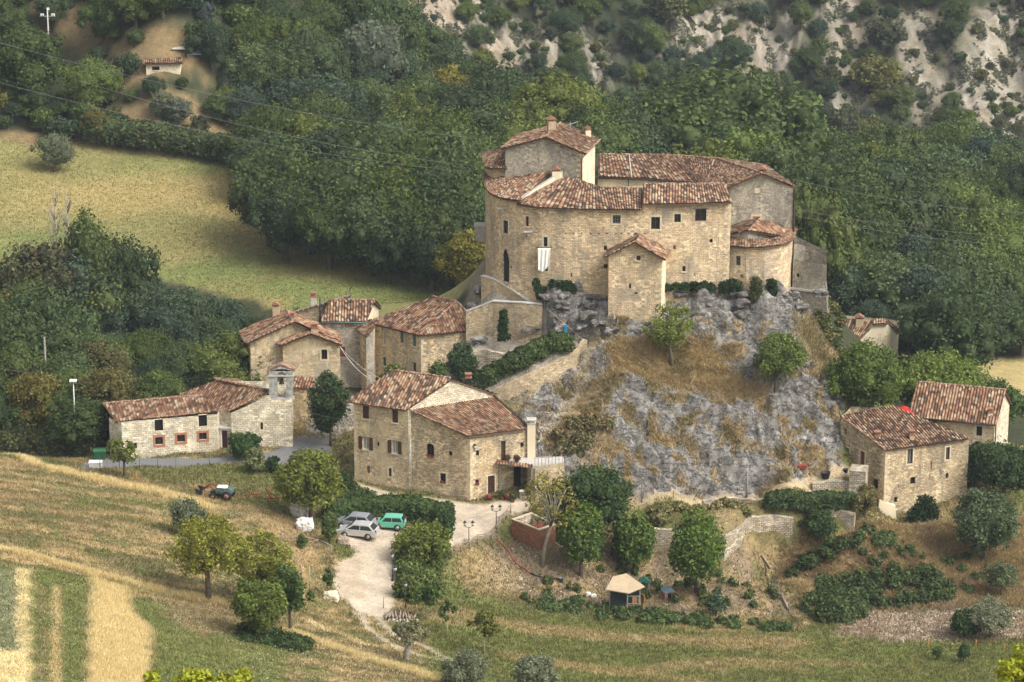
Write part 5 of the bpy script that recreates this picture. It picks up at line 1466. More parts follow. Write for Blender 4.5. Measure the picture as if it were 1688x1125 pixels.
# chapel with belfry
chp = empty('chapel', PZ(430, 735, 2), 'small pale stone chapel with a bell gable beside the asphalt lane', 'chapel')
k1 = PZ(381, 681, 6.0); k2 = P(482, 700, k1.y + .45); k3 = P(447, 700, k1.y + .3); k3.z = 7.95
zf = P(447, 659, k3.y).z
s_ = (k3.x - k1.x)
wall(chp, 'wall', [k1[:2], k3[:2], (k3.x + .05, k3.y), k2[:2]], 0, [6.0, 7.9, zf, zf], M_CHAPEL, [(429.5, 696.5, 433.5, 709, 'w', {'surr': True, 'sw': .18})])
kb = Vector((-5.4, 5.2, 0))
wall(chp, 'wall', [k2[:2], (k2 + Vector((-.3, 6, 0)))[:2]], 0, zf, M_CHAPEL); wall(chp, 'wall', [(k1 + kb)[:2], k1[:2]], 0, 6, M_CHAPEL)
wall(chp, 'wall', [(k2 + Vector((-.3, 6, 0)))[:2], (k3 + kb)[:2], (k1 + kb)[:2]], 0, [zf, 7.9, 6], M_CHAPEL)
roof_poly(chp, [PZ(296, 653, 5.9), PZ(374.5, 680, 5.9), PZ(447, 646.5, 8.05), PZ(353, 626, 8.05)], T_RED, seed=40)
ridge_caps(chp, [PZ(374.5, 679, 6.0), PZ(447, 645.5, 8.1)], T_RED, r=.13, name='verge_tiles')
ridge_caps(chp, [PZ(353, 625, 8.15), PZ(447, 645, 8.15)], T_RED, r=.18)
ra_ = PZ(353, 626, 8.0); rb_ = PZ(447, 646.5, 8.0)
roof_poly(chp, [rb_ + Vector((2.3, -.1, -1.1)), ra_ + Vector((2.3, 3.5, -1.1)), ra_, rb_], T_RED, seed=41)
bel = MB(); bY = k2.y + .1
def bp_(px, py, dy=0): return P(px, py, bY + dy)
def rp(mb, x0, x1, y0, y1, dy=0, th=.75):
    a, b, c, d = bp_(x0, y1), bp_(x1, y1), bp_(x1, y0), bp_(x0, y0)
    mb.prism([p + Vector((0, dy, 0)) for p in (a, b, c, d)], (0, th, 0))
rp(bel, 443, 457, 617, 658.5); rp(bel, 471.5, 482.5, 617, 658.5)
# arch between the piers
for i in range(8):
    t0, t1 = math.pi * i / 8, math.pi * (i + 1) / 8
    cx = 464.2; rx, ry = 7.2, 8
    a = (cx - rx * math.cos(t0), 621 - ry * math.sin(t0)); b = (cx - rx * math.cos(t1), 621 - ry * math.sin(t1))
    bel.prism([bp_(a[0], a[1]), bp_(b[0], b[1]), bp_(b[0], 609), bp_(a[0], 609)], (0, .75, 0))
bel.prism([bp_(443, 617), bp_(457, 617), bp_(457, 609), bp_(443, 612)], (0, .75, 0)); bel.prism([bp_(471.4, 617), bp_(482.5, 617), bp_(482.5, 612), bp_(471.4, 609)], (0, .75, 0))
bel.prism([bp_(443, 612), bp_(482.5, 612), bp_(463, 604)], (0, .749, 0))
bo = bel.build('belfry', M_CONC, chp)
bo.data.materials[0] = simple_mat('belfry_render', (.33, .33, .30), .95, scale=2.5, var=.5, bump=.6)
m = MB(); rp(m, 441, 484.5, 619, 621.5, -.08, .9); m.build('cornice', M_CONC, bo); m = MB(); rp(m, 442, 484, 657, 660, -.08, .9); m.build('cornice', M_CONC, bo)
m = MB()
m.prism([bp_(440, 612.5), bp_(463, 602.5), bp_(463, 600.5), bp_(440, 610)], (0, .95, 0)); m.prism([bp_(463, 602.5), bp_(486, 612), bp_(486, 609.5), bp_(463, 600.5)], (0, .95, 0)); m.build('belfry_tiles', M_CAPS, bo)
m = MB(); bc = bp_(464, 622, .37)
m.lathe((bc.x, bc.y, bc.z - .75), [(.30, 0), (.26, .08), (.19, .3), (.16, .5), (.06, .6)], 14); m.box((bc.x, bc.y, bc.z), (.9, .12, .12)); m.build('bell', M_METAL, bo)
# barn
bn = empty('barn', PZ(280, 745, 1.8), 'long low pale stone barn with brick framed openings left of the chapel', 'barn')
ZE, ZR = 6.0, 7.05
n0, n1, n2 = PZ(179.5, 689, ZE), PZ(200, 696, ZE), PZ(358, 683, ZE)
nb = Vector((.4, 7.0, 0))
BR_ = {'surr': True, 'sw': .24, 'smat': M_BRICKF}
house_walls(bn, [n0, n1, n2, n2 + nb, n0 + Vector((0, 5.6, 0))], 0, ZE, M_CHAPEL, {1: [(255, 692, 269, 711, 'void', {}), (327.6, 684.5, 341.5, 703.6, 'void', {}), (255.8, 721, 268.6, 733.5, 'w', dict(BR_)), (292, 717, 305, 729, 'w', dict(BR_)), (328, 713.7, 341, 725.4, 'w', dict(BR_)), (219, 731, 226, 740, 'void', {})]})
E1, E2 = PZ(190, 695.5, ZE - .05), PZ(361, 678, ZE - .05); G1, G2 = PZ(168.5, 667, ZR), PZ(334, 653, ZR)
roof_poly(bn, [E1, E2, G2, G1], T_PALE, seed=42); bk2 = Vector((-.4, 3.4, -1.0))
roof_poly(bn, [G2 + bk2, G1 + bk2, G1, G2], T_PALE, seed=43)
ridge_caps(bn, [G1 + Vector((0, 0, .1)), G2 + Vector((0, 0, .1))], T_PALE); ridge_caps(bn, [PZ(235, 690.5, ZE + .02), E2 + Vector((0, 0, .04))], T_RED, r=.12, name='edge_tiles')
# link between barn and chapel with the door
g1, g2 = P(358, 720, n2.y + .9), P(381, 720, k1.y + .25)
wall(bn, 'link_wall', [g1[:2], g2[:2]], 0, 4.2, M_CREAMW, [(365.5, 710, 379, 744.5, 'door', {'fill': M_PURPLE, 'surr': True, 'smat': M_WHITE, 'sw': .12})])
wall(bn, 'link_upper_wall', [(g1[0], g1[1] + 1.0), (g2[0], g2[1] + 1.0)], 3.8, 6.0, M_RUBBLE, [(362.5, 685, 366, 697, 'void', {})])
m = MB(); m.prism([at(g1, 4.15) + Vector((-.1, -.35, 0)), at(g2, 4.15) + Vector((.05, -.35, 0)), at(g2, 4.15) + Vector((0, 1.0, 0)), at(g1, 4.15) + Vector((0, 1.0, 0))], (0, 0, .16)); m.build('balcony', M_CONC, bn)

# right: ruined house and the one behind
r5 = empty('ruined_house', P(1458, 800, 313), 'tall ruined ochre stone house with patched roof at the right foot of the rock', 'house')
l5, n5, t5 = P(1384.5, 740, 318.6), P(1458, 790, 313.2), P(1595, 780, 316.8)
back5 = P(1468, 669, 321.5)
wall(r5, 'wall', [l5[:2], n5[:2]], [1.0, -5], [6.05, 4.35], M_RUBBLE, [(1391, 738, 1400, 757, 'block', {'fill': M_TERRA, 'surr': True}), (1417.7, 744, 1425.3, 774.5, 'door', {'fill': M_REDDOOR, 'surr': True}), (1391.7, 706.5, 1395.7, 716, 'void', {}), (1438, 790, 1447.4, 806, 'void', {'lintel': True})])
wall(r5, 'wall', [n5[:2], t5[:2]], -6, [4.35, 4.3], M_RUBBLE, [(1495.4, 740.5, 1504.5, 765, 'w', {'surr': True, 'fill': M_GREYW}), (1559, 737.5, 1565.5, 758, 'w', {'surr': True, 'fill': M_GREYW}), (1500.5, 787, 1509, 798.6, 'void', {}), (1559, 780, 1563.6, 789, 'void', {}),
     (1474, 819.5, 1479, 828.5, 'void', {}), (1534, 762, 1536, 775, 'hole'), (1480, 800, 1482, 802, 'hole')])
wall(r5, 'wall', [t5[:2], (t5.x - 5.5, t5.y + 6), (l5.x + 1.5, l5.y + 3.5), l5[:2]], -4, [4.3, 5.6, 6.1, 6.05], M_RUBBLE)
roof_poly(r5, [P(1459, 743, 312.7), P(1599, 724, 316.4), P(1470, 669, 321.8), P(1386, 687, 318.9)], T_DARK, seed=50)
ridge_caps(r5, [P(1386, 686, 318.9), P(1459, 742, 312.8)], T_DARK, r=.14, name='verge_tiles')
chimney(r5, 1446, 714, 730, 315.4, .6, .6, M_HOUSE, 'box'); chimney(r5, 1503, 713, 727, 315.4, .5, .5, M_HOUSE, 'box')
quoins(r5, n5, l5, t5, -3, 4.2)
bu = MB(); bu.prism([P(1445, 860, 312.8), P(1478, 862, 312.6), P(1476, 835, 313.0), P(1450, 825, 313.2)], (0, .8, 0)); bu.build('buttress', M_CREAMW, r5)
r6 = empty('stone_house', P(1600, 740, 320), 'long stone house with an even red and cream tiled roof behind the ruined house', 'house')
ZE, ZR = 5.5, 7.8
s1, s2, s3 = PZ(1503, 684, ZE), PZ(1640, 697, ZE), PZ(1664, 666, ZE); s4 = s1 + s3 - s2
mid6 = (s2 + s3) / 2; ZR = P(1655, 645.5, mid6.y).z; 
house_walls(r6, [s1, s2, s3, s4], -3, ZE, M_HOUSE, {0: [(1609.5, 703, 1619, 719, 'w', {'surr': True, 'sw': .3})], 1: [(1653, 725, 1656, 730, 'void', {})]}, tops={1: [(0, ZE), (.5, ZR), (1, ZE)], 3: [(0, ZE), (.5, ZR), (1, ZE)]}, mats={1: M_CHAPEL})
lo_ = (s1 - s2).normalized() * .3; R1, R2 = at(mid6, ZR + .1) - lo_, at((s1 + s4) / 2, ZR + .1) + lo_
fo = (s2 - s3).normalized() * .45 + Vector((0, 0, -.15))
roof_poly(r6, [s1 + lo_ + fo, s2 - lo_ + fo, R1, R2], T_RED, seed=51)
fo2 = (s3 - s2).normalized() * .45 + Vector((0, 0, -.15)); roof_poly(r6, [s3 - lo_ + fo2, s4 + lo_ + fo2, R2, R1], T_RED, seed=52)
ridge_caps(r6, [R1 + Vector((0, 0, .1)), R2 + Vector((0, 0, .1))], T_RED)
chimney(r6, 1632, 676, 692, s2.y + .8, .55, .5, M_CREAMW, 'box')
gt = MB(); gt.tube([s1 + lo_ + fo * 1.15, s2 - lo_ + fo * 1.15, s2 + Vector((.1, -.15, -.4)), at(s2, 1.0) + Vector((.1, -.15, 0))], .07, 6); gt.build('gutter', M_GUTTER, r6)
# house behind the shoulder of the rock
r7 = empty('cream_house', P(1440, 570, 352), 'cream walled house with a chimney half hidden behind the right shoulder of the rock', 'house')
w0, w1, w2, w3 = P(1398, 560, 350), P(1439, 560, 350.6), P(1462, 560, 351), P(1481, 560, 355)
z_ = lambda px, py, Y: P(px, py, Y).z
wall(r7, 'wall', [w0[:2], w1[:2], w2[:2]], 0, [z_(1398, 584, 350), z_(1439, 538, 350.6), z_(1462, 534, 351)], M_CREAMW)
wall(r7, 'wall', [w2[:2], w3[:2]], 0, [z_(1462, 534, 351), z_(1481, 545, 355)], M_CREAMW)
wall(r7, 'wall', [w3[:2], (w0.x - 2, 358), w0[:2]], 0, [6, 6, 4], M_CREAMW)
roof_strip(r7, [P(1362, 588, 349.4), P(1401, 584, 349.4)], [P(1368, 525, 351.6), P(1440, 527, 351.6)], T_MID, seed=53, cap=False)
roof_strip(r7, [P(1438, 536, 350.3), P(1463, 534, 350.7)], [P(1438, 527.5, 352), P(1463, 527, 352.4)], T_MID, seed=54, cap=False)
roof_strip(r7, [P(1484, 547, 354.6), P(1480, 546, 356)], [P(1463, 531, 350.8), P(1461, 527, 354)], T_DARK, seed=55, cap=False)
chimney(r7, 1416, 517, 546, 351.4, .9, .8, M_TERRA if False else M_CHIM, 'gable')
sk = MB(); p = P(1394, 556, 350.6); sk.box(p, (.9, .6, .1)); sk.build('skylight', M_STEEL, r7)
# huts on the far slope
def gp(px, py): return G(px, py)
hp = G(268, 122); hut = empty('hut', hp, 'small cream hut with a ribbed tile roof on the upper left slope', 'hut')
hY = hp.y; j1, j2 = P(241, 118, hY), P(297, 118, hY + .6)
ztp = P(241, 105, hY).z
house_walls(hut, [j1, j2, j2 + Vector((.3, 4, 0)), j1 + Vector((.3, 4, 0))], hp.z - 1.5, ztp, M_CREAMW, {0: [(250.5, 110, 263, 116.5, 'w', {})]})
roof_poly(hut, [at(j1, ztp) + Vector((-.5, -.5, 0)), at(j2, ztp) + Vector((.6, -.5, 0)), P(302, 92.5, hY + 4), P(243, 92, hY + 4)], T_DARK, seed=56)
def shed(px0, px1, py0, py1, roofmat, lab):
    g_ = G((px0 + px1) / 2, py1 + 8); r = empty('shed', g_, lab, 'shed'); Y_ = g_.y
    a, b = P(px0, py1, Y_), P(px1, py1, Y_); zr_ = P(px0, py0, Y_ + 2.2).z
    m = MB(); m.prism([a, b, at(b, zr_) + Vector((0, 2.2, 0)), at(a, zr_) + Vector((0, 2.2, 0))], (0, 0, .08)); m.build('roof', roofmat, r)
    m = MB()
    for p in (a, b):
        for dy in (.1, 2.0): m.box((p.x, p.y + dy, (g_.z + p.z) / 2 - .2), (.16, .16, p.z - g_.z + .5))
    m.build('post', M_WOODD, r)
    m = MB(); m.box(((a.x + b.x) / 2, Y_ + 2.1, (g_.z + a.z) / 2), (abs(b.x - a.x), .08, a.z - g_.z)); m.build('back_wall', M_GREYW, r)
shed(283, 306, 73, 82, M_CONC, 'open shed with a pale corrugated roof left of the blue roofed shed')
shed(307, 333, 80, 91, simple_mat('blue_grey_sheet', (.25, .34, .40), .5), 'open shed with a blue grey metal roof above the far hut')
# ------------------------------------------------------------------ foliage
LEAF = leaf_mat('foliage', .34, .25)
LEAF_NEAR = leaf_mat('garden_foliage', .05, .25)
M_BARK = simple_mat('bark', (.12, .095, .07), .95, scale=3, var=.4, bump=.5)
M_BARKG = simple_mat('grey_bark', (.30, .27, .22), .95, scale=3, var=.3)

def rand_dirs(n):
    v = RNG.normal(size=(n, 3)); return v / np.linalg.norm(v, axis=1, keepdims=True)
def leaf_quads(P0, N0, size, colr, aspect=1.5, jit=.7):
    """one small leaf-clump face per point"""
    n = len(P0)
    N1 = N0 + rand_dirs(n) * jit; N1 /= np.linalg.norm(N1, axis=1, keepdims=True) + 1e-9
    A = np.cross(N1, rand_dirs(n)); A /= np.linalg.norm(A, axis=1, keepdims=True) + 1e-9
    B = np.cross(N1, A)
    s = (size * RNG.uniform(.6, 1.3, n))[:, None]
    a = A * s * .5 * aspect; b = B * s * .5
    V = np.stack([P0 - a, P0 - b * .9 + a * .1, P0 + a, P0 + b * .9 + a * .1], 1).reshape(-1, 3)
    F = np.arange(n * 4).reshape(n, 4)
    C = np.repeat(colr, 4, axis=0)
    return V, F, C
ICO = None
def ico():
    global ICO
    if ICO is None:
        bm = bmesh.new(); bmesh.ops.create_icosphere(bm, subdivisions=2, radius=1)
        ICO = (np.array([v.co[:] for v in bm.verts]), np.array([[v.index for v in f.verts] for f in bm.faces])); bm.free()
    return ICO
def cloud(lobes, n, size, base, var=.30, tip=None, tipamt=.0, core=.66, aspect=1.5, jit=.9, shell=(.66, 1.26), flat=1.0):
    """leaf faces spread over overlapping ellipsoid lobes [(cx,cy,cz,rx,ry,rz)] -> verts, faces(4), colours"""
    lb = np.array(lobes, float); w = (lb[:, 3] * lb[:, 4] + lb[:, 3] * lb[:, 5] + lb[:, 4] * lb[:, 5]); w /= w.sum()
    k = RNG.choice(len(lb), n, p=w); D = rand_dirs(n); D[:, 2] = np.where(D[:, 2] < -.55, -D[:, 2], D[:, 2])
    r = RNG.uniform(shell[0], shell[1], n)[:, None]
    az = np.arctan2(D[:, 1], D[:, 0]); lump = vnoise(az * 1.9 + k * 3.7, D[:, 2] * 2.6 + k * 1.3, 81) * .6 + vnoise(az * 4.1 + k, D[:, 2] * 5.0, 82) * .4
    r = r * (.72 + .62 * lump)[:, None]
    Pn = lb[k, :3] + D * lb[k, 3:] * r
    keep = np.ones(n, bool)
    for i in range(len(lb)):
        q = ((Pn - lb[i, :3]) / lb[i, 3:]); keep &= ~(((q ** 2).sum(1) < .55) & (k != i))
    Pn, D, k = Pn[keep], D[keep], k[keep]; m = len(Pn)
    lobe_t = RNG.uniform(.78, 1.28, len(lb))
    t = lobe_t[k] * RNG.uniform(1 - var, 1 + var, m)
    C = np.asarray(base)[None] * t[:, None]
    hue = RNG.uniform(-1, 1, m)[:, None] * np.array([.012, .002, -.004])
    C = np.clip(C + hue * np.asarray(base).mean() * 8, .004, 1)
    if tip is not None:
        zr = (Pn[:, 2] - Pn[:, 2].min()) / np.ptp(Pn[:, 2]); s = (RNG.random(m) < tipamt * (.35 + zr))
        C[s] = np.asarray(tip) * RNG.uniform(.7, 1.2, (s.sum(), 1))
    V, F, CC = leaf_quads(Pn, D, size, C, aspect, jit)
    if core:
        iv, if_ = ico(); b = len(V)
        for i in range(len(lb)):
            vv = lb[i, :3] + iv * lb[i, 3:] * core * (1 + (RNG.random((len(iv), 1)) - .5) * .25)
            f4 = np.concatenate([if_, if_[:, :1]], 1) + b
            V = np.concatenate([V, vv]); CC = np.concatenate([CC, np.tile(np.asarray(base), (len(iv), 1))]); b += len(iv)
            F = np.concatenate([F, f4]) if False else F
            cores.append(if_ + b - len(iv))
    return V, F, CC
cores = []
def mesh_cloud(name, V, F, C):
    faces = [tuple(f) for f in F] if cores else F
    if cores:
        tri = np.concatenate(cores); cores.clear()
        me = bpy.data.meshes.new(name); V = np.asarray(V, np.float32)
        me.vertices.add(len(V)); me.vertices.foreach_set('co', V.ravel())
        nl = len(F) * 4 + len(tri) * 3
        me.loops.add(nl); me.loops.foreach_set('vertex_index', np.concatenate([F.ravel(), tri.ravel()]).astype(np.int32))
        me.polygons.add(len(F) + len(tri))
        st = np.concatenate([np.arange(len(F)) * 4, len(F) * 4 + np.arange(len(tri)) * 3]).astype(np.int32)
        me.polygons.foreach_set('loop_start', st); me.polygons.foreach_set('loop_total', np.concatenate([np.full(len(F), 4), np.full(len(tri), 3)]).astype(np.int32))
        me.update(calc_edges=True)
        a = me.color_attributes.new('Col', 'FLOAT_COLOR', 'POINT'); c = np.ones((len(V), 4), np.float32); c[:, :3] = C; a.data.foreach_set('color', c.ravel())
        return me
    return np_mesh(name, V, F, cols=C)

def limbs(mb, ht, tips, r0, n=6, lean=(0, 0)):
    """tapered trunk and limbs reaching to the lobes"""
    top = Vector((lean[0], lean[1], ht))
    mb.tube([(0, 0, -.6), (lean[0] * .25 + .03, lean[1] * .3, ht * .4), top], [r0 * 1.25, r0 * .95, r0 * .7], 8)
    for t in tips:
        t = Vector(t); m = top.lerp(t, .5) + Vector((random.uniform(-.2, .2), random.uniform(-.2, .2), .15 * (t - top).length * random.random()))
        mb.tube([top * random.uniform(.8, 1.0), m, t], [r0 * .5, r0 * .32, r0 * .12], 5)

def make_tree(name, H_, R, trunk, nl, n, size, base, label=None, cat='tree', group=None, mat=None, bark=None, loc=(0, 0, 0), tip=None, tipamt=0, core=.66, var=.38,
              shape='round', r0=None, lean=(0, 0), lobe=(.22, .48), jit=.9, aspect=1.5, squash=1.0):
    root = empty(name, (0, 0, 0), label, cat, group)
    lobes = []; tips = []
    R *= 1.14; trunk *= .45 if core else .8; hc = H_ - trunk; zc = trunk + hc * .50
    for i in range(nl):
        for _ in range(30):
            d = rand_dirs(1)[0]; rr = RNG.uniform(.25, .95) ** .6
            p = d * rr
            if p[2] < -.75: continue
            break
        lr = RNG.uniform(*lobe)
        kx = 1.0
        if shape == 'cone': kx = max(.25, 1 - .75 * (p[2] * .5 + .5))
        if shape == 'umbrella': p[2] = abs(p[2]) * .7 + .1
        if shape == 'up': kx = .55 + .45 * (p[2] * .5 + .5)
        c = (p[0] * R * (1 - lr) * kx + lean[0], p[1] * R * (1 - lr) * kx + lean[1], zc + p[2] * hc * .5 * (1 - lr * .8))
        rx = R * lr * (kx * .5 + .5)
        lobes.append((*c, rx, rx, min(hc * .42, max(rx * RNG.uniform(.7, .95) * squash, hc * .10)))); tips.append(c)
    # shoots that break the outline
    for i in range(nl // 3):
        d = rand_dirs(1)[0]; d[2] = abs(d[2]) * .9 - .15; lr = RNG.uniform(.12, .2); kx = .7 if shape in ('up', 'cone') else 1
        lobes.append((d[0] * R * .92 * kx + lean[0], d[1] * R * .92 * kx + lean[1], zc + d[2] * hc * .5, R * lr, R * lr, R * lr * 1.3))
    # the main mass
    lobes.append((lean[0] + R * RNG.uniform(-.15, .15), lean[1] + R * RNG.uniform(-.15, .15), zc, R * .56, R * .5, hc * .36)) if core else None
    V, F, C = cloud(lobes, n, size, base, var, tip, tipamt, core, jit=jit, aspect=aspect)
    link('crown', mesh_cloud('crown', V, F, C), mat or LEAF, root)
    mb = MB(); limbs(mb, trunk + hc * .25, [t for t in tips[:8 if core else 24]], r0 or max(.10, R * .07), lean=lean)
    mb.build('trunk', bark or M_BARK, root)
    root.location = loc
    return root
def put(proto, x, y, H0, hgt, label=None, cat=None, group=None, z=None, rz=None, wide=1.0, first=False):
    o = proto if first else copy_tree(proto)
    s = hgt / H0
    o.location = (x, y, (h(x, y) if z is None else z) - .15); o.scale = (s * wide, s * wide, s); o.rotation_euler = (0, 0, random.uniform(0, 6.28) if rz is None else rz)
    tag(o, label, cat, group)
    return o

G_DARK = (.052, .080, .029); G_MID = (.076, .108, .035); G_BLUE = (.062, .092, .050); G_YEL = (.105, .115, .028); G_OLIVE = (.105, .125, .085); G_LIME = (.13, .17, .03); G_AUT = (.20, .15, .045); G_BRN = (.12, .085, .035)
# prototypes used for the woods: name, height, mesh tree (each is itself placed first)
PROTO = {}
def proto(key, H_, *a, **k):
    PROTO[key] = [make_tree('oak_tree' if 'name' not in k else k.pop('name'), H_, *a, **k), H_, False]
proto('dark1', 11, 5.2, 1.2, 26, 11500, .27, G_DARK)
proto('dark2', 11, 4.9, 1.2, 30, 11500, .26, (.054, .078, .023))
proto('mid1', 11, 4.8, 1.3, 30, 11000, .27, G_MID, name='broadleaf_tree')  # mid green forest broadleaf of no set species
proto('mid2', 11, 4.6, 1.3, 34, 11000, .25, (.088, .112, .032), name='broadleaf_tree_2')  # second mid green broadleaf, species likewise not set
proto('blue1', 11, 4.2, 2.0, 18, 10000, .25, G_BLUE, name='ash_tree')
proto('tall1', 12, 3.4, 2.2, 18, 9000, .25, (.070, .095, .038), name='poplar_tree', shape='up')
proto('yel1', 10, 4.0, 1.6, 18, 9000, .26, G_YEL, name='maple_tree', tip=G_AUT, tipamt=.25)
proto('brn1', 9, 3.6, 1.6, 18, 8000, .25, (.095, .098, .036), name='maple_tree', tip=G_BRN, tipamt=.22)
proto('bush1', 4, 2.6, .3, 12, 2600, .28, (.060, .09, .032), name='bush')
proto('bush2', 4, 2.4, .3, 12, 2600, .26, (.10, .105, .042), name='bush')
proto('olive1', 6, 3.0, 1.0, 18, 5200, .20, G_OLIVE, name='olive_tree', squash=1.1, core=.62)
KIND_WORD = {'dark1': 'dark green', 'dark2': 'dark green', 'mid1': 'fresh green', 'mid2': 'fresh green', 'blue1': 'bluish green', 'tall1': 'tall slender green', 'yel1': 'yellowing', 'brn1': 'brownish', 'bush1': 'dark green', 'bush2': 'dull olive green', 'olive1': 'grey green'}
CATW = {'bush1': 'bush', 'bush2': 'bush'}
PLACED = []
def plant(key, x, y, hgt, zone, label=None, wide=1.0, group=None):
    pr = PROTO[key]
    kind = pr[0].name.split('.')[0].replace('_', ' ')
    noun = {'oak tree': 'broadleaf tree', 'bush': 'bush'}.get(kind, kind if kind == 'olive tree' else 'broadleaf tree')
    tx, ty = proj((x, y, h(x, y)))
    size = 'tall ' if hgt > 11.5 else 'small ' if hgt < 6.5 else ''
    if zone == ZB: sub = 'at the left tip of the wood by the field' if tx < 500 else 'in the left half of the wood by the field' if tx < 620 else 'in the wood just left of the castle' if tx < 800 else 'in the wood right behind the castle tower'
    elif zone == ZR_: sub = 'behind the rear castle roof' if tx < 1180 else 'behind the right end of the castle' if tx < 1340 else 'in the wood above the cream house' if tx < 1490 else 'in the wood near the right edge'
    elif zone == ZL: sub = 'at the far left edge of the left wood' if tx < 80 else 'in the middle of the left wood' if tx < 230 else 'in the left wood just behind the barn' if tx < 370 else 'in the left wood beside the tall gabled house'
    elif zone == ZU: sub = 'around the tall power pole' if tx < 150 else 'around the hut on the slope' if tx < 340 else 'on the slope right of the hut' if tx < 480 else 'at the top of the wooded slope'
    elif 'cliff' in zone: sub = zone.replace('side', 'side above the tower') if tx < 950 else zone + (' at the top middle' if tx < 1250 else ' at the upper right' if tx < 1480 else ' by the right edge')
    else: sub = zone
    dep = ', front row' if (y < 390 and zone in (ZB, ZR_)) else ', upper part' if zone in (ZB, ZR_) and y > 440 else ''
    lab = label or f'{size}{KIND_WORD[key]} {noun} {sub}{dep}'
    if len(lab.split()) > 16: lab = lab.replace(', upper part', '').replace(', front row', '').replace('broadleaf ', '')
    o = put(pr[0], x, y, pr[1], hgt, lab, CATW.get(key, 'tree'), group or (None if label else f'{KIND_WORD[key]} {noun}s {zone}'), wide=wide, first=not pr[2])
    pr[2] = True
    if label and not group and 'group' in o.keys(): del o['group']
    PLACED.append((x, y)); return o
def tree_px(key, px, pytop, Y, zone, label=None, wide=1.0, group=None):
    """tree whose crown top stands at a place of the photograph, at distance Y"""
    top = P(px, pytop, Y); g = h(top.x, Y)
    return plant(key, top.x, Y, max(2.0, (top.z - g) * 1.03), zone, label, wide, group)
def mval(M, x, y):
    i = min(max(int(np.searchsorted(XS, x)) - 1, 0), NX - 1); j = min(max(int(np.searchsorted(YS, y)) - 1, 0), NY - 1)
    return M[j, i]

ZB = ZR_ = ZL = ZU = ''
ZB = 'in the wood between the field and the castle'
for key, px, pt, Y, w in [('dark1', 470, 232, 398, 1.0), ('dark2', 545, 205, 402, 1.1), ('dark1', 620, 200, 400, 1.05), ('dark2', 690, 212, 398, 1.0), ('mid1', 760, 215, 396, 1.0), ('dark1', 505, 262, 393, 1.0),
                          ('mid1', 580, 248, 392, 1.05), ('dark2', 655, 255, 390, 1.05), ('dark1', 730, 262, 388, 1.0), ('mid1', 785, 270, 386, .9), ('mid2', 440, 250, 396, .8), ('dark1', 470, 300, 389, .9), ('dark2', 540, 305, 387, 1.0), ('mid1', 610, 310, 385, 1.0),
                          ('dark1', 680, 315, 384, 1.0), ('mid2', 745, 320, 382, .95), ('mid1', 790, 330, 380, .9), ('dark2', 640, 350, 382, .9), ('dark1', 710, 370, 379, .9)]:
    tree_px(key, px, pt, Y, ZB, wide=w)
tree_px('yel1', 775, 375, 372, ZB, 'low tree dotted with yellow leaves beside the left end of the castle')
tree_px('yel1', 735, 105, 470, ZB, 'golden topped tree standing out of the wood above the castle tower', wide=1.1)
tree_px('dark1', 1190, 108, 430, ZB, 'huge round dark oak tree rising behind the right roofs of the castle', wide=1.35)
tree_px('dark2', 1130, 150, 428, ZB, wide=1.0); tree_px('dark2', 1250, 140, 432, ZB)
ZR_ = 'in the wood behind the right side of the castle'
for key, px, pt, Y in [('mid1', 1240, 215, 400), ('mid2', 1170, 225, 395), ('mid1', 1100, 205, 420), ('mid2', 1020, 200, 425), ('dark1', 1080, 190, 440), ('mid1', 1290, 235, 395), ('mid2', 1340, 330, 372), ('dark1', 1400, 265, 392), ('dark2', 1370, 250, 405), ('mid1', 1450, 270, 400),
                       ('mid2', 1500, 290, 395), ('dark1', 1480, 250, 420), ('mid1', 1560, 300, 400), ('mid2', 1610, 320, 395), ('mid1', 1660, 330, 400), ('dark1', 1430, 330, 385), ('blue1', 1400, 425, 366), ('blue1', 1470, 410, 366), ('blue1', 1520, 430, 364), ('mid1', 1560, 400, 372), ('mid1', 1620, 410, 375), ('dark1', 1670, 420, 378),
                       ('brn1', 1600, 535, 357), ('dark2', 1560, 470, 366), ('mid1', 1640, 470, 368), ('dark1', 1688, 500, 370), ('blue1', 1440, 490, 358), ('blue1', 1500, 500, 358)]:
    tree_px(key, px, pt, Y, ZR_)
tree_px('mid2', 1330, 300, 366, ZR_, 'pale tipped green tree touching the right end of the castle', wide=.7)
ZL = 'in the wood left of the village'
for key, px, pt, Y in [('dark1', 60, 470, 352), ('blue1', 230, 455, 366), ('blue1', 310, 470, 362), ('blue1', 180, 470, 364), ('blue1', 380, 490, 360), ('mid1', 350, 520, 350), ('dark2', 240, 540, 352), ('dark2', 30, 435, 366), ('dark1', 10, 500, 346),
                       ('mid1', 130, 545, 343), ('mid2', 90, 540, 350), ('brn1', 170, 560, 340), ('mid1', 300, 560, 342), ('dark1', 250, 590, 338), ('dark2', 370, 580, 340), ('brn1', 200, 610, 335), ('mid2', 20, 560, 338), ('brn1', 60, 400, 366), ('mid2', 60, 440, 364),
                       ('yel1', 20, 480, 360), ('blue1', 270, 500, 358), ('blue1', 130, 400, 367), ('mid2', 165, 425, 366), ('tall1', 490, 505, 364), ('dark1', 400, 560, 345), ('dark2', 430, 520, 355), ('brn1', 60, 610, 330), ('dark1', 0, 640, 330)]:
    tree_px(key, px, pt, Y, ZL)
tree_px('dark2', 200, 388, 368, ZL, 'rounded yellow green tree at the top edge of the left wood', wide=.8)
tree_px('tall1', 145, 340, 368, ZL, 'thin feathery willow beside the bare dead poplars', wide=.7)
tree_px('dark2', 130, 650, 322, ZL, 'round dark green tree hiding the left end of the barn', wide=1.3)
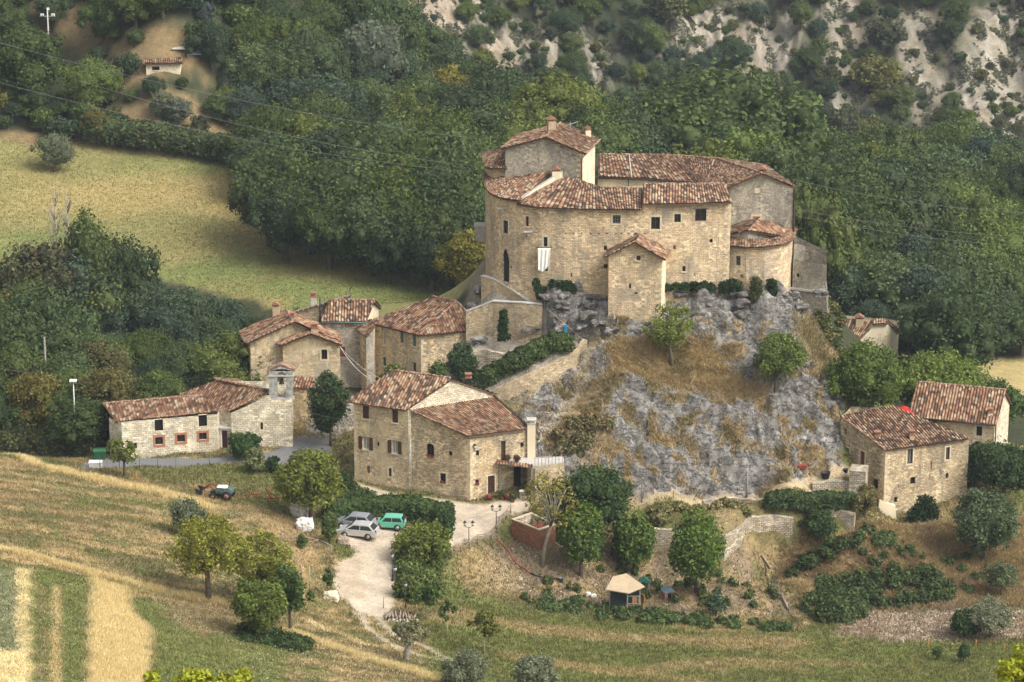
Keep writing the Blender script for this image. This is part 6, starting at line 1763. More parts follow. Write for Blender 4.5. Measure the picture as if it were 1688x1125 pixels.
# slope above the field
ZU = 'on the slope above the field'
for key, px, pt, Y in [('dark1', 250, 122, 440), ('dark2', 300, 130, 442), ('mid1', 215, 150, 440), ('mid2', 380, 75, 452), ('mid2', 350, 90, 455), ('mid1', 250, 55, 465), ('dark1', 10, 20, 462), ('dark1', 60, 140, 440), ('dark2', 20, 165, 438), ('mid1', 100, 150, 442), ('blue1', 400, 140, 440),
                       ('blue1', 440, 150, 446), ('mid1', 360, 150, 440), ('mid1', 200, 20, 475), ('dark1', 260, 0, 480), ('blue1', 350, -20, 480), ('dark1', 480, 40, 470), ('dark2', 540, 50, 465), ('dark1', 600, 70, 470), ('mid1', 160, 75, 450), ('olive1', 120, 135, 446), ('olive1', 170, 135, 445), ('olive1', 60, 110, 452),
                       ('olive1', 25, 105, 450), ('olive1', 150, 180, 436), ('bush2', 330, 190, 436), ('yel1', 160, 175, 434), ('olive1', 95, 165, 440), ('olive1', 40, 30, 470)]:
    tree_px(key, px, pt, Y, ZU)
tree_px('olive1', 87, 222, 425, ZU, 'lone grey green olive tree standing in the upper left of the field', wide=1.1)
# fill of the woods
occl = [(800, 215, 1310, 480)]
def zone_of(x, y):
    if y > 560: return 'on the far cliff side'
    if x < -18 and y < 385: return ZL
    if x < -8 and y > 420 and h(x, y) > 7: return ZU
    return ZR_ if x > 18 else ZB
def scatter():
    y = 330.0; cnt = 0
    while y < 560:
        step = 6.6 if y < 470 else (7.6 if y < 560 else 6.0)
        x = -0.19 * y - 8
        while x < 0.19 * y + 10:
            X, Y = x + random.uniform(-.45, .45) * step, y + random.uniform(-.45, .45) * step
            x += step * (.72 if (y > 425 and x < -5 and h(x, y) > 8) else 1)
            if abs(proj((X, Y, h(X, Y)))[0] - 285) < 62 and 84 < proj((X, Y, h(X, Y)))[1] < 190: continue
            if mval(M_FIELD, X, Y) > .15 or mval(M_CLEAR, X, Y) > .3 or mval(M_FIELD2, X, Y) > .1 or mval(M_LANE, X, Y) > .05: continue
            if Y < 372 and (-25 < X < 52): continue
            if Y < 345 and X > -25: continue
            cm = mval(M_CLIFF, X, Y)
            if cm > .35 and random.random() < (.95 if cm > .6 else .5): continue
            if any((X - a) ** 2 + (Y - b) ** 2 < (step * .62) ** 2 for a, b in PLACED): continue
            g = h(X, Y); hg = random.uniform(7.5, 14) if Y < 560 else random.uniform(5.0, 10.0)
            if X < -18 and Y < 385: hg = random.uniform(6, 9.5)
            tx, ty = proj((X, Y, g + hg)); bx_, by_ = proj((X, Y, g))
            if tx < -60 or tx > 1750 or by_ < -30 or ty > 1100: continue
            if any(a < tx < c and b < ty < d and Y > 350 for a, b, c, d in occl): continue
            # keep the open field in front clear
            if Y < 392 and tx < 560 and ty < np.interp(tx, [0, 60, 100, 150, 200, 270, 330, 450, 560], [430, 400, 350, 370, 400, 455, 468, 495, 520]): continue
            z = zone_of(X, Y); r = random.random()
            if Y > 560: key = 'mid1' if r < .22 else 'blue1' if r < .5 else 'dark2' if r < .8 else 'bush1' if r < .92 else 'brn1'
            elif z == ZU: key = 'dark1' if r < .3 else 'mid1' if r < .55 else 'blue1' if r < .7 else 'olive1' if r < .8 else 'dark2'
            elif z == ZL: key = 'mid1' if r < .3 else 'dark1' if r < .5 else 'blue1' if r < .75 else 'brn1' if r < .85 else 'mid2'
            else: key = 'dark1' if r < .2 else 'dark2' if r < .38 else 'mid1' if r < .62 else 'mid2' if r < .8 else 'blue1' if r < .92 else 'yel1' if r < .95 else 'tall1'
            if key == 'bush1': hg = random.uniform(2.5, 4)
            plant(key, X, Y, hg, z, wide=random.uniform(.9, 1.15)); cnt += 1
        y += step
    print('scattered', cnt)
scatter()
# steep slopes seen nearly face on: set out by the place where each trunk meets the ground
def steep(x0, x1, y0, y1, sx, sy, hr, keys, skip, zone, dmin=3.0):
    yy = y1
    while yy > y0:
        xx = x0
        while xx < x1:
            px, py = xx + random.uniform(-.5, .5) * sx, yy + random.uniform(-.5, .5) * sy; xx += sx
            if (30 < px < 140 and 10 < py < 185) or (222 < px < 345 and 84 < py < 190): continue
            g = G(px, py, 300)
            if skip(g.x, g.y) or any((g.x - a) ** 2 + (g.y - b) ** 2 < dmin ** 2 for a, b in PLACED): continue
            plant(random.choice(keys), g.x, g.y, random.uniform(*hr), zone, wide=random.uniform(.9, 1.2))
        yy -= sy
steep(-40, 640, -60, 212, 44, 40, (6.5, 10.5), ['dark1', 'dark2', 'mid1', 'blue1', 'mid2'], lambda x, y: y < 428 or y > 520 or mval(M_FIELD, x, y) > .1 or mval(M_CLEAR, x, y) > .4 or mval(M_LANE, x, y) > .05, ZU, 2.6)
steep(630, 1730, -50, 285, 38, 24, (3.5, 7.5), ['mid1', 'mid2', 'blue1', 'dark2', 'blue1', 'dark1', 'bush2'], lambda x, y: y < 562 or mval(M_CLIFF, x, y) > .34 and random.random() < .93, 'on the far cliff side', 2.6)
# small bushes spotted over the bare cliffs: each one a thing
def spots(n, M, lo, hi, y0, y1, keys, hr, zone, sp=2.5):
    c = 0; t = 0; mine = []
    while c < n and t < n * 60:
        t += 1; Y = random.uniform(y0, y1); X = random.uniform(lo, hi) * Y
        if mval(M, X, Y) < .35: continue
        g = h(X, Y); tx, ty = proj((X, Y, g))
        if not (-20 < tx < 1710 and -10 < ty < 1120): continue
        if any((X - a) ** 2 + (Y - b) ** 2 < sp * sp for a, b in mine): continue
        mine.append((X, Y)); plant(random.choice(keys), X, Y, random.uniform(*hr), zone); c += 1
steep(-40, 430, -20, 222, 32, 24, (2.2, 5.0), ['olive1', 'bush1', 'bush2', 'mid2', 'bush1'], lambda x, y: y < 428 or y > 480 or mval(M_FIELD, x, y) > .1 or mval(M_LANE, x, y) > .05 or (mval(M_CLEAR, x, y) > .5 and random.random() < .6), ZU, 1.8)
spots(130, M_CLIFF, -.05, .18, 575, 655, ['bush1', 'bush2', 'bush1'], (1.0, 2.6), 'dotted over the pale cliff', 2.2)

# ------------------------------------------------------------------ grass and low growth
M_GRASS = leaf_mat('grass_blades', 0.0, .2)
def sample_mask(M, n, box, cond=None):
    """n random plan points where the mask is high"""
    xs, ys = [], []
    got = 0
    for _ in range(60):
        X = RNG.uniform(box[0], box[1], n); Y = RNG.uniform(box[2], box[3], n)
        i = np.clip(np.searchsorted(XS, X) - 1, 0, NX - 1); j = np.clip(np.searchsorted(YS, Y) - 1, 0, NY - 1)
        k = RNG.random(n) < M[j, i]
        # inside the view
        Zq = H(X, Y); d = Y * CP + (CAM_Z - Zq) * SP; u = Y * SP - (CAM_Z - Zq) * CP
        px = 844 + FPX * X / d; py = 562.5 - FPX * u / d
        k &= (px > -60) & (px < 1748) & (py > -40) & (py < 1200)
        xs.append(X[k]); ys.append(Y[k]); got += k.sum()
        if got >= n: break
    X = np.concatenate(xs)[:n]; Y = np.concatenate(ys)[:n]
    return X, Y
def ground_col(X, Y):
    i = np.clip(np.searchsorted(XS, X) - 1, 0, NX - 1); j = np.clip(np.searchsorted(YS, Y) - 1, 0, NY - 1)
    return col[j, i]
def blades(name, M, n, box, hgt, wid, tone=1.0, var=.35, label=None, k=3, lean=.5, tint=None, cat='grass'):
    X, Y = sample_mask(M, n, box); m = len(X)
    if m == 0: return
    C0 = ground_col(X, Y) * tone
    if tint is not None: C0 = C0 * np.asarray(tint)
    X = np.repeat(X, k) + RNG.normal(0, .12, m * k); Y = np.repeat(Y, k) + RNG.normal(0, .12, m * k); C0 = np.repeat(C0, k, axis=0)
    q = m * k; Z = H(X, Y); hh = hgt * RNG.uniform(.45, 1.25, q); a = RNG.uniform(0, 6.283, q); w = wid * RNG.uniform(.6, 1.4, q)
    dx, dy = np.cos(a) * w, np.sin(a) * w; lx, ly = RNG.normal(0, lean, q) * hh, RNG.normal(0, lean, q) * hh
    V = np.stack([np.stack([X - dx, Y - dy, Z - .03], -1), np.stack([X + dx, Y + dy, Z - .03], -1), np.stack([X + lx, Y + ly, Z + hh], -1)], 1).reshape(-1, 3)
    C = C0 * RNG.uniform(1 - var, 1 + var, (q, 1)); C = np.repeat(np.clip(C, 0, 1), 3, axis=0)
    o = link(name, np_mesh(name, V, np.arange(q * 3).reshape(q, 3), cols=C), M_GRASS)
    return tag(o, label, cat, kind='stuff')
near = (GY < 330) & (GY > 224)
veg = np.clip(1 - M_ROAD - M_ASPH - np.clip(TR1 + TR2, 0, 1) - M_PATH, 0, 1) * near
strw = np.clip(ST1 * .7 + ST2 + ST3 + STR, 0, 1)
blades('straw_grass', strw, 42000, (-62, 10, 224, 310), .42, .035, 1.15, .35, 'tall bleached straw grass standing in strips across the left slope', 3, .35)
blades('field_grass', np.clip(M_LH * veg - strw, 0, 1), 60000, (-62, 12, 224, 318), .26, .035, 1.05, .5, 'short dry and green grass over the left slope', 3, .6)
blades('meadow_grass', np.clip(M_MEAD * veg, 0, 1), 42000, (-10, 62, 228, 295), .28, .04, 1.05, .5, 'green and tan meadow grass along the bottom of the picture', 3, .5)
blades('dry_grass', np.clip(M_RS * veg, 0, 1), 34000, (15, 66, 260, 318), .45, .05, 1.1, .45, 'tangled dry grass on the slope below the ruined house', 3, .8)
rest = np.clip(veg - M_LH - M_MEAD - M_RS - M_ROCK - M_GARD * .2, 0, 1)
blades('rough_grass', rest, 52000, (-62, 62, 245, 328), .28, .05, 1.0, .5, 'rough grass on the verges between lane, gravel and houses', 3, .6)
blades('rock_grass', np.clip(M_TUFT * (GY < 334), 0, 1), 30000, (-2, 42, 305, 336), .38, .05, 1.15, .45, 'dry grass rooted on the ledges of the grey rock', 3, .7)
blades('pasture_grass', M_FIELD, 30000, (-85, 0, 372, 445), .18, .07, 1.08, .2, 'grazed grass of the field beyond the village', 2, .6)
def specks(name, M, n, box, hgt, size, c, label):
    X, Y = sample_mask(M, n, box); m = len(X); Z = H(X, Y) + hgt * RNG.uniform(.4, 1.1, m)
    N0 = np.tile([0, -.3, 1.0], (m, 1)); V, F, C = leaf_quads(np.stack([X, Y, Z], -1), N0, size, np.asarray(c)[None] * RNG.uniform(.6, 1.15, (m, 1)), 1.0, .4)
    tag(link(name, np_mesh(name, V, F, cols=C), M_GRASS), label, 'flowers', kind='stuff')
flo = np.clip(sstep(.52, .62, fbm(GX * .2, GY * .2, 3, 71)) * M_LH * (1 - strw) + area([(0, 935), (32, 940), (40, 1060), (-30, 1060)], .4) + area([(440, 1060), (560, 1085), (700, 1125), (420, 1125)], .8), 0, 1) * near
specks('white_wildflowers', flo, 4200, (-62, 8, 224, 312), .42, .09, (.50, .50, .38), 'white wild flower heads scattered through the left slope grass')
specks('stones', np.clip(area([(1380, 1005), (1560, 995), (1688, 1005), (1688, 1050), (1480, 1060)], .8) + .15 * M_GARD + .8 * area([(960, 560), (1010, 560), (1000, 610), (950, 640), (940, 600)], .5) + area([(790, 925), (850, 930), (860, 970), (800, 975)], .5), 0, 1), 2600, (-5, 66, 262, 335), .05, .22, (.55, .48, .38), 'pale loose stones scattered over bare soil')

scr = np.clip(M_CLIFF * sstep(.50, .60, fbm(GX * .55, GY * .35, 3, 91)), 0, 1) * (GY > 560)
specks('cliff_scrub', scr, 26000, (-60, 140, 560, 665), .35, .5, (.075, .08, .045), 'low scrub and dry tufts speckled over the far pale cliff')
# ------------------------------------------------------------------ hedges and thickets
def hedge(name, pts, w, hg, n, base, label, cat='hedge', size=.24, kind=None, group=None, core=True, tip=None, tipamt=0):
    """trimmed leaf mass following plan points; pts = 3d points on the ground"""
    lobes = []
    pts = [Vector(p) for p in pts]
    for a, b in zip(pts[:-1], pts[1:]):
        k = max(1, int((b - a).length / (w * .42)))
        for i in range(k + 1):
            p = a.lerp(b, i / k); z = h(p.x, p.y) if kind != 'free' else p.z
            r = w * .5 * random.uniform(.9, 1.12)
            for zz in (hg * .30, hg * .68): lobes.append((p.x + random.uniform(-.1, .1), p.y + random.uniform(-.1, .1), z + zz, r, r, hg * .34 * random.uniform(.9, 1.1)))
    V, F, C = cloud(lobes, n, size, base, .35, tip, tipamt, .8 if core else 0, jit=.8, shell=(.9, 1.15))
    me = mesh_cloud(name, V, F, C)
    return tag(link(name, me, LEAF_NEAR), label, cat, group, 'stuff' if kind == 'stuff' else None)
def gg(*pp): return [G(a, b) for a, b in pp]
hedge('hedge', gg((548, 856), (600, 853), (660, 853), (700, 856), (728, 860)), 2.2, 2.0, 22000, (.058, .092, .028), 'long clipped dark hedge behind the parked cars')
hedge('hedge', [P(775, 632, 326.0), P(810, 628, 325.6), P(850, 615, 325.6), P(890, 600, 326.2), P(928, 585, 327.0)], 1.9, 1.9, 22000, (.066, .10, .030), 'long clipped hedge climbing along the top of the ochre retaining wall', tip=(.13, .15, .04), tipamt=.12)
hedge('hedge', gg((165, 232), (230, 240), (300, 250), (360, 262), (385, 268)), 4.5, 3.2, 20000, (.06, .085, .035), 'broad ivy covered hedge along the upper edge of the field', size=.35, tip=(.14, .11, .04), tipamt=.1)
hedge('ivy_bank', gg((1272, 838), (1310, 838), (1350, 838), (1395, 838)), 1.6, 1.7, 12000, (.055, .085, .03), 'dark ivy hanging over the upper terrace wall under the black tub', 'ivy')
def thicket(name, pix, n, hg, base, label, r=1.4, cnt=30, y0=205, tip=None, tipamt=0):
    poly = np.array([G(a, b, y0)[:2] for a, b in pix]); lo, hi = poly.min(0), poly.max(0)
    lobes = []; t = 0
    while len(lobes) < cnt and t < 5000:
        t += 1; x, y = random.uniform(lo[0], hi[0]), random.uniform(lo[1], hi[1])
        if pmask(poly, .05, np.array([x]), np.array([y]))[0] < .5: continue
        rr = r * random.uniform(.5, 1.2); lobes.append((x, y, h(x, y) + hg * random.uniform(.1, .4), rr, rr, hg * random.uniform(.4, .8)))
    V, F, C = cloud(lobes, n, .24, base, .4, tip, tipamt, .7)
    return tag(link(name, mesh_cloud(name, V, F, C), LEAF_NEAR), label, 'thicket', kind='stuff')
thicket('bramble_thicket', [(1310, 985), (1370, 960), (1450, 955), (1540, 945), (1570, 985), (1520, 1000), (1440, 1010), (1380, 1030), (1330, 1030)], 26000, 1.5, (.060, .090, .030), 'dark bramble thicket spread across the lower right slope', cnt=70, r=.95, tip=(.10, .12, .03), tipamt=.15)
thicket('bramble_thicket', [(1300, 940), (1330, 910), (1400, 905), (1460, 885), (1470, 900), (1420, 925), (1350, 930), (1310, 955)], 9000, .9, (.065, .095, .032), 'strip of brambles crossing the dry slope below the terrace wall', cnt=34, r=.75)
thicket('roadside_thicket', [(663, 985), (662, 930), (668, 905), (700, 885), (745, 893), (742, 930), (720, 960), (700, 1000)], 26000, 2.3, (.085, .12, .03), 'tangle of green bushes between the lamp posts and the garden', cnt=52, r=1.0, tip=(.17, .18, .045), tipamt=.25)
thicket('garden_weeds', [(860, 985), (940, 990), (1060, 1010), (1180, 1020), (1300, 1030), (1300, 1045), (1150, 1035), (1000, 1020), (870, 1000)], 13000, .65, (.075, .11, .035), 'weeds and low shrubs along the lower edge of the garden', cnt=70, r=.65)
thicket('lane_shrubs', [(0, 742), (60, 752), (150, 752), (170, 742), (120, 725), (40, 720)], 18000, 2.2, (.052, .068, .024), 'low mixed shrubs along the far end of the lane', cnt=36, r=1.5, y0=312, tip=(.15, .12, .04), tipamt=.2)
thicket('verge_shrubs', [(570, 800), (600, 815), (700, 830), (740, 842), (700, 845), (600, 830), (565, 825)], 9000, .8, (.055, .085, .025), 'green weeds on the bank between the white track and the hedge', cnt=40, r=.7)
thicket('slope_weeds', [(400, 1040), (470, 1050), (520, 1075), (460, 1070), (400, 1060)], 5000, .8, (.05, .08, .025), 'nettles under the dark fruit trees', cnt=18, r=.9)
thicket('rock_shrubs', [(1330, 520), (1370, 505), (1390, 560), (1395, 600), (1360, 570)], 8000, 1.1, (.055, .080, .026), 'green shrubs on the right shoulder of the rock', cnt=18, r=.9, tip=(.2, .15, .06), tipamt=.25)
thicket('rock_shrubs', [(905, 735), (960, 690), (1000, 700), (960, 760), (920, 780)], 6000, .8, (.09, .095, .04), 'dull green scrub on the left flank of the rock', cnt=20, r=.8, tip=(.26, .19, .09), tipamt=.4)
thicket('garden_shrubs', [(870, 950), (930, 935), (1050, 945), (1130, 950), (1235, 945), (1290, 1000), (1180, 1005), (1050, 990), (900, 985)], 6500, .8, (.065, .095, .032), 'small weeds and shrubs dotted over the bare garden', cnt=44, r=.45, tip=(.16, .16, .05), tipamt=.2)
thicket('bank_shrubs', [(1060, 845), (1240, 838), (1230, 858), (1080, 868)], 5000, .7, (.10, .115, .04), 'rough dry growth on the terrace above the curved wall', cnt=34, r=.6, tip=(.3, .24, .12), tipamt=.5)
thicket('slope_bushes', [(1300, 900), (1480, 880), (1560, 900), (1640, 940), (1600, 1000), (1560, 950), (1400, 960)], 4500, .7, (.06, .09, .03), 'low green tufts dotted over the dry right slope', cnt=40, r=.45)
def ivy(pix, Y, n, label, r=.45, base=(.026, .052, .016)):
    lobes = [(P(a, b, Y).x, Y, P(a, b, Y).z, r * random.uniform(.8, 1.2), .28, r * random.uniform(.9, 1.4)) for a, b in pix]
    V, F, C = cloud(lobes, n, .2, base, .35, None, 0, .6)
    return tag(link('ivy', mesh_cloud('ivy', V, F, C), LEAF_NEAR), label, 'ivy')
ivy([(884, 468), (888, 478), (891, 488), (898, 483)], 332.6, 1500, 'dark ivy tuft hanging on the castle foot below the white sheet')
ivy([(911, 470), (916, 474), (914, 488), (908, 492)], 332.3, 1300, 'small ivy tuft on the rock ledge between two larger ones')
ivy([(928, 475), (936, 477), (943, 480), (934, 484)], 332.1, 2000, 'round dark bush growing on the ledge at the castle foot', .6)
ivy([(1100, 476), (1115, 474), (1130, 474), (1145, 475), (1160, 474), (1170, 477)], 331.8, 3200, 'strip of ivy along the castle foot right of the projecting tower', .5)
ivy([(1195, 478), (1205, 470), (1212, 476)], 332.0, 1500, 'ivy mound at the foot of the castle corner', .6)
ivy([(1246, 470), (1250, 480), (1253, 492), (1256, 503), (1244, 488)], 331.7, 2400, 'ochre green creeper trailing down the rock under the round wall', .6, (.075, .085, .028))
ivy([(1272, 470), (1275, 482), (1274, 494), (1279, 504)], 331.9, 2000, 'dark creeper hanging down beside the ochre one', .5)
ivy([(830, 520), (830, 530), (829, 540), (829, 550), (827, 559), (834, 556)], 331.5, 2600, 'narrow dark cypress shaped creeper on the tall terrace wall', .45)
ivy([(1525, 832), (1518, 845), (1532, 848), (1520, 860), (1508, 858)], 311.6, 3500, 'dark bush climbing the foot of the ruined house', .9)

# ------------------------------------------------------------------ single trees near the village
def solo(name, px, pytop, pyb, R, label, nl=22, n=9000, size=.22, base=G_MID, trunk=1.2, Y=None, **k):
    g = G(px, pyb) if Y is None else None
    if g is None:
        t = P(px, pytop, Y); g = Vector((t.x, Y, h(t.x, Y)))
    base = tuple(min(.5, c * k_) for c, k_ in zip(base, (1.35, 1.3, 1.15)))
    H_ = P(px, pytop, g.y).z - g.z
    d = (g.y * CP + (CAM_Z - g.z) * SP) / FPX
    return make_tree(name, max(H_, 1.0), R * d, trunk, nl, n, size, base, label, k.pop('cat', 'tree'), k.pop('group', None), LEAF_NEAR, loc=(g.x, g.y, g.z - .05), **k)
CH = dict(core=0, lobe=(.10, .22), jit=1.0, var=.35)
solo('cherry_tree', 343, 852, 990, 60, 'airy yellow green cherry tree with a bare forked trunk on the left slope', 60, 7500, .20, (.15, .16, .028), 2.2, **CH)
solo('cherry_tree', 430, 878, 1010, 52, 'airy yellow green fruit tree right behind the bare trunked cherry', 50, 6500, .20, (.14, .155, .03), 1.8, **CH)
solo('plum_tree', 425, 950, 1052, 46, 'dense green fruit tree at the foot of the left slope', 30, 9000, .2, (.085, .115, .024), .8, lobe=(.2, .36))
solo('plum_tree', 478, 925, 1040, 34, 'dark leaved fruit tree leaning over its neighbour near the green pole', 26, 6000, .2, (.055, .085, .022), 1.2, lobe=(.2, .34), core=.5)
solo('olive_tree', 308, 822, 884, 28, 'round silver green olive tree at mid height of the left slope', 22, 8000, .16, G_OLIVE, .3, squash=1.2)
solo('walnut_tree', 513, 742, 860, 52, 'spreading yellow green walnut tree beside the white wrapped bales', 40, 11000, .24, (.105, .125, .025), 2.0, lobe=(.2, .36), core=.45)
solo('laurel_bush', 543, 842, 898, 15, 'columnar green bush on a stem left of the silver cars', 14, 4500, .18, (.06, .085, .026), .6, cat='bush', squash=1.6)
solo('laurel_bush', 568, 775, 812, 13, 'dark upright bush against the left corner of the farmhouse', 10, 3000, .18, (.034, .06, .022), .2, cat='bush', squash=1.4)
solo('bay_tree', 545, 612, 735, 34, 'tall dark evergreen tree at the courtyard between the gabled house and farmhouse', 30, 12000, .22, (.034, .060, .024), 1.0, tip=(.13, .08, .04), tipamt=.08, squash=1.5)
solo('climber_bush', 404, 712, 757, 27, 'dark climber clad mound at the corner of the chapel', 16, 6000, .18, (.036, .068, .022), .1, cat='bush')
solo('shrub', 420, 738, 780, 18, 'pale grey green shrub in front of the dark climber', 12, 3500, .18, (.10, .12, .06), .1, cat='bush')
solo('juniper_bush', 450, 750, 780, 12, 'small dark juniper bush at the edge of the asphalt', 8, 2500, .16, (.032, .056, .024), .1, cat='bush', squash=1.2)
solo('young_tree', 205, 722, 786, 28, 'thin young tree with upright shoots before the left end of the barn', 26, 1900, .2, (.11, .14, .03), 1.4, **CH)
solo('fig_tree', 652, 598, 632, 24, 'low fig bush at the foot of the hipped house', 14, 4000, .26, (.10, .13, .035), .3, cat='bush', Y=331)
solo('laurel_bush', 762, 560, 606, 24, 'dark round laurel bush on the terrace beside the hipped house', 16, 5500, .2, (.036, .062, .028), .3, cat='bush', Y=328.5)
solo('laurel_bush', 722, 590, 626, 22, 'low green bush at the left end of the long hedge', 14, 4500, .2, (.055, .085, .028), .2, cat='bush', Y=327.5)
solo('mulberry_tree', 975, 768, 895, 66, 'big dark round tree between the porch and the grey rock', 40, 16000, .24, (.036, .062, .020), 1.2, lobe=(.25, .42))
solo('walnut_tree', 893, 772, 933, 44, 'half bare walnut tree with a few yellow leaves and a pale leaning trunk', 46, 1700, .22, (.15, .14, .04), 4.2, bark=M_BARKG, core=0, lobe=(.10, .2), jit=1.0, r0=.2, lean=(1.1, 0))
UP = dict(shape='up', tip=(.17, .22, .03), tipamt=.22, squash=2.0, lobe=(.24, .4), core=.5)
solo('lime_tree', 957, 834, 950, 44, 'bright tipped green lime tree nearest to the brick enclosure', 30, 9000, .26, (.055, .095, .022), 1.4, **UP)
solo('lime_tree', 1045, 853, 945, 42, 'bright tipped green lime tree in the middle of the garden row', 28, 8500, .26, (.055, .095, .022), 1.0, **UP)
solo('lime_tree', 1148, 866, 975, 56, 'largest bright tipped lime tree with a grey trunk at the right of the garden', 36, 12000, .26, (.060, .105, .022), 1.6, **UP)
solo('robinia_tree', 698, 862, 935, 44, 'spreading yellow green tree beside the double street lamp', 34, 11000, .22, (.095, .12, .028), 1.0, lobe=(.2, .4), core=.5)
solo('laurel_bush', 735, 835, 905, 16, 'dark conical bush beside the street lamp at the garden gate', 10, 3000, .18, (.032, .058, .022), .1, cat='bush')
solo('young_tree', 798, 1008, 1078, 23, 'young tree on a thin pale stem in the bottom meadow', 16, 1500, .22, (.10, .11, .026), 2.0, core=0, lobe=(.15, .3), bark=M_BARKG, r0=.05)
solo('young_tree', 737, 985, 1050, 14, 'slim sapling left of the meadow tree', 12, 1200, .18, (.07, .105, .03), 1.6, core=0, lobe=(.15, .3), bark=M_BARKG, r0=.05)
solo('young_tree', 702, 960, 1020, 24, 'pair of saplings on straight stems above the log pile', 16, 2600, .2, (.06, .095, .028), 1.6, core=0, lobe=(.15, .3), bark=M_BARKG, r0=.06)
solo('young_tree', 540, 935, 985, 9, 'narrow dark sapling behind the cream stone block', 10, 700, .2, (.05, .085, .024), .8, core=0, lobe=(.2, .35), r0=.04)
solo('olive_tree', 668, 1022, 1088, 28, 'old olive tree with a thick twisted trunk below the log pile', 26, 3800, .15, (.15, .15, .09), 1.6, core=0, lobe=(.12, .25), r0=.32, bark=M_BARKG, lean=(.5, 0))
solo('olive_tree', 766, 1072, 1150, 36, 'grey green olive tree at the bottom edge of the meadow', 24, 9000, .15, G_OLIVE, .6, squash=1.2)
solo('olive_tree', 884, 1078, 1155, 36, 'pale olive tree right of its twin at the bottom edge', 24, 9500, .15, (.13, .15, .10), .6, squash=1.2)
solo('spruce_tree', 1180, 975, 1016, 17, 'small bluish conical tree near the end of the garden', 12, 3200, .16, (.05, .085, .05), .1, shape='cone', squash=1.3)
solo('round_bush', 1348, 838, 892, 28, 'round dark green bush standing before the terrace walls', 18, 7000, .2, (.034, .062, .020), .2, cat='bush')
solo('elder_tree', 1622, 806, 925, 52, 'large feathery grey green tree at the right below the ruined house', 44, 13000, .22, (.060, .088, .042), .8, lobe=(.16, .34), core=.5, tip=(.12, .15, .08), tipamt=.3)
solo('olive_tree', 1650, 925, 985, 28, 'olive tree with a thin trunk near the right edge', 20, 5000, .16, (.085, .11, .06), 1.2, core=.4)
solo('olive_tree', 1632, 990, 1052, 38, 'wide silver olive tree above the bottom right corner', 24, 8500, .15, (.13, .145, .10), 1.0, core=.5)
solo('bush', 1590, 1000, 1050, 26, 'dark green bush beside the silver olive tree', 14, 4500, .2, (.04, .07, .024), .1, cat='bush')
solo('spruce_tree', 1588, 1058, 1092, 12, 'tiny dark conical tree in the bottom right', 8, 1500, .16, (.04, .075, .028), .1, shape='cone')
solo('bush', 1545, 1065, 1088, 10, 'tiny green bush left of the small conical tree', 8, 1000, .16, (.07, .10, .035), .1, cat='bush')
solo('plum_tree', 1440, 566, 676, 66, 'large full green tree at the right foot of the rock', 40, 16000, .24, (.070, .105, .024), .8, Y=324, lobe=(.2, .38))
solo('acacia_tree', 1560, 588, 660, 74, 'broad yellow green tree crown behind the red and cream roof', 40, 15000, .24, (.095, .130, .028), .8, Y=334, lobe=(.2, .36))
solo('acacia_tree', 1640, 625, 720, 50, 'dark green tree crown right of the red and cream roof', 26, 9000, .24, (.050, .085, .024), .6, Y=332)
solo('bush', 1660, 722, 850, 50, 'dark mass of bushes at the right edge beside the house gable', 26, 10000, .24, (.034, .060, .022), .4, Y=316, cat='bush')
solo('bush', 1610, 730, 830, 30, 'dark ivy clad bush between the two right houses', 16, 6000, .22, (.030, .056, .020), .2, Y=318, cat='bush')
solo('almond_tree', 1108, 496, 605, 38, 'thin leaved almond tree with a crooked dark trunk on the rock', 36, 4200, .19, (.105, .135, .032), 2.0, core=0, lobe=(.12, .26), lean=(-.5, 0), r0=.2, jit=1)
solo('almond_tree', 1277, 550, 645, 44, 'fuller green almond tree leaning on the right of the rock', 34, 8500, .19, (.075, .105, .028), 1.5, core=.4, lobe=(.15, .32), lean=(.3, 0), r0=.2)
solo('shrub', 1425, 800, 852, 26, 'thin reddish green shrub before the stone pier', 22, 2600, .16, (.12, .11, .045), .2, core=0, lobe=(.12, .28), cat='bush')
solo('juniper_bush', 498, 880, 905, 10, 'small green bush beside the rail fence', 8, 1400, .16, (.05, .075, .025), .1, cat='bush')
solo('wild_olive', 945, 940, 985, 0, '', 1, 1, .1) if False else None
# bare dead poplars at the left
def dead_tree(px, pytop, Y, label):
    t = P(px, pytop, Y); g = Vector((t.x, Y, h(t.x, Y))); H_ = t.z - g.z
    mb = MB()
    mb.tube([(0, 0, -.3), (.15, 0, H_ * .5), (.05, 0, H_)], [.22, .14, .03], 6)
    for i in range(46):
        z = H_ * random.uniform(.18, .92); a = random.uniform(0, 6.28); L = (H_ - z) * .30 + .7
        p = Vector((.1, 0, z)); e = p + Vector((math.cos(a) * L * .38, math.sin(a) * L * .38, L))
        mb.tube([p, p.lerp(e, .5) + Vector((math.cos(a) * .15, math.sin(a) * .15, 0)), e], [.06, .045, .02], 4)
    r = empty('dead_poplar', g, label, 'dead tree'); o = mb.build('trunk', M_BARKG, None); o.parent = r
for px_, t_, Y_, l_ in ((88, 302, 370, 'leftmost of the bare dead poplars before the field'), (108, 308, 371, 'tallest slim bare dead poplar with pale bark before the field')): dead_tree(px_, t_, Y_, l_)
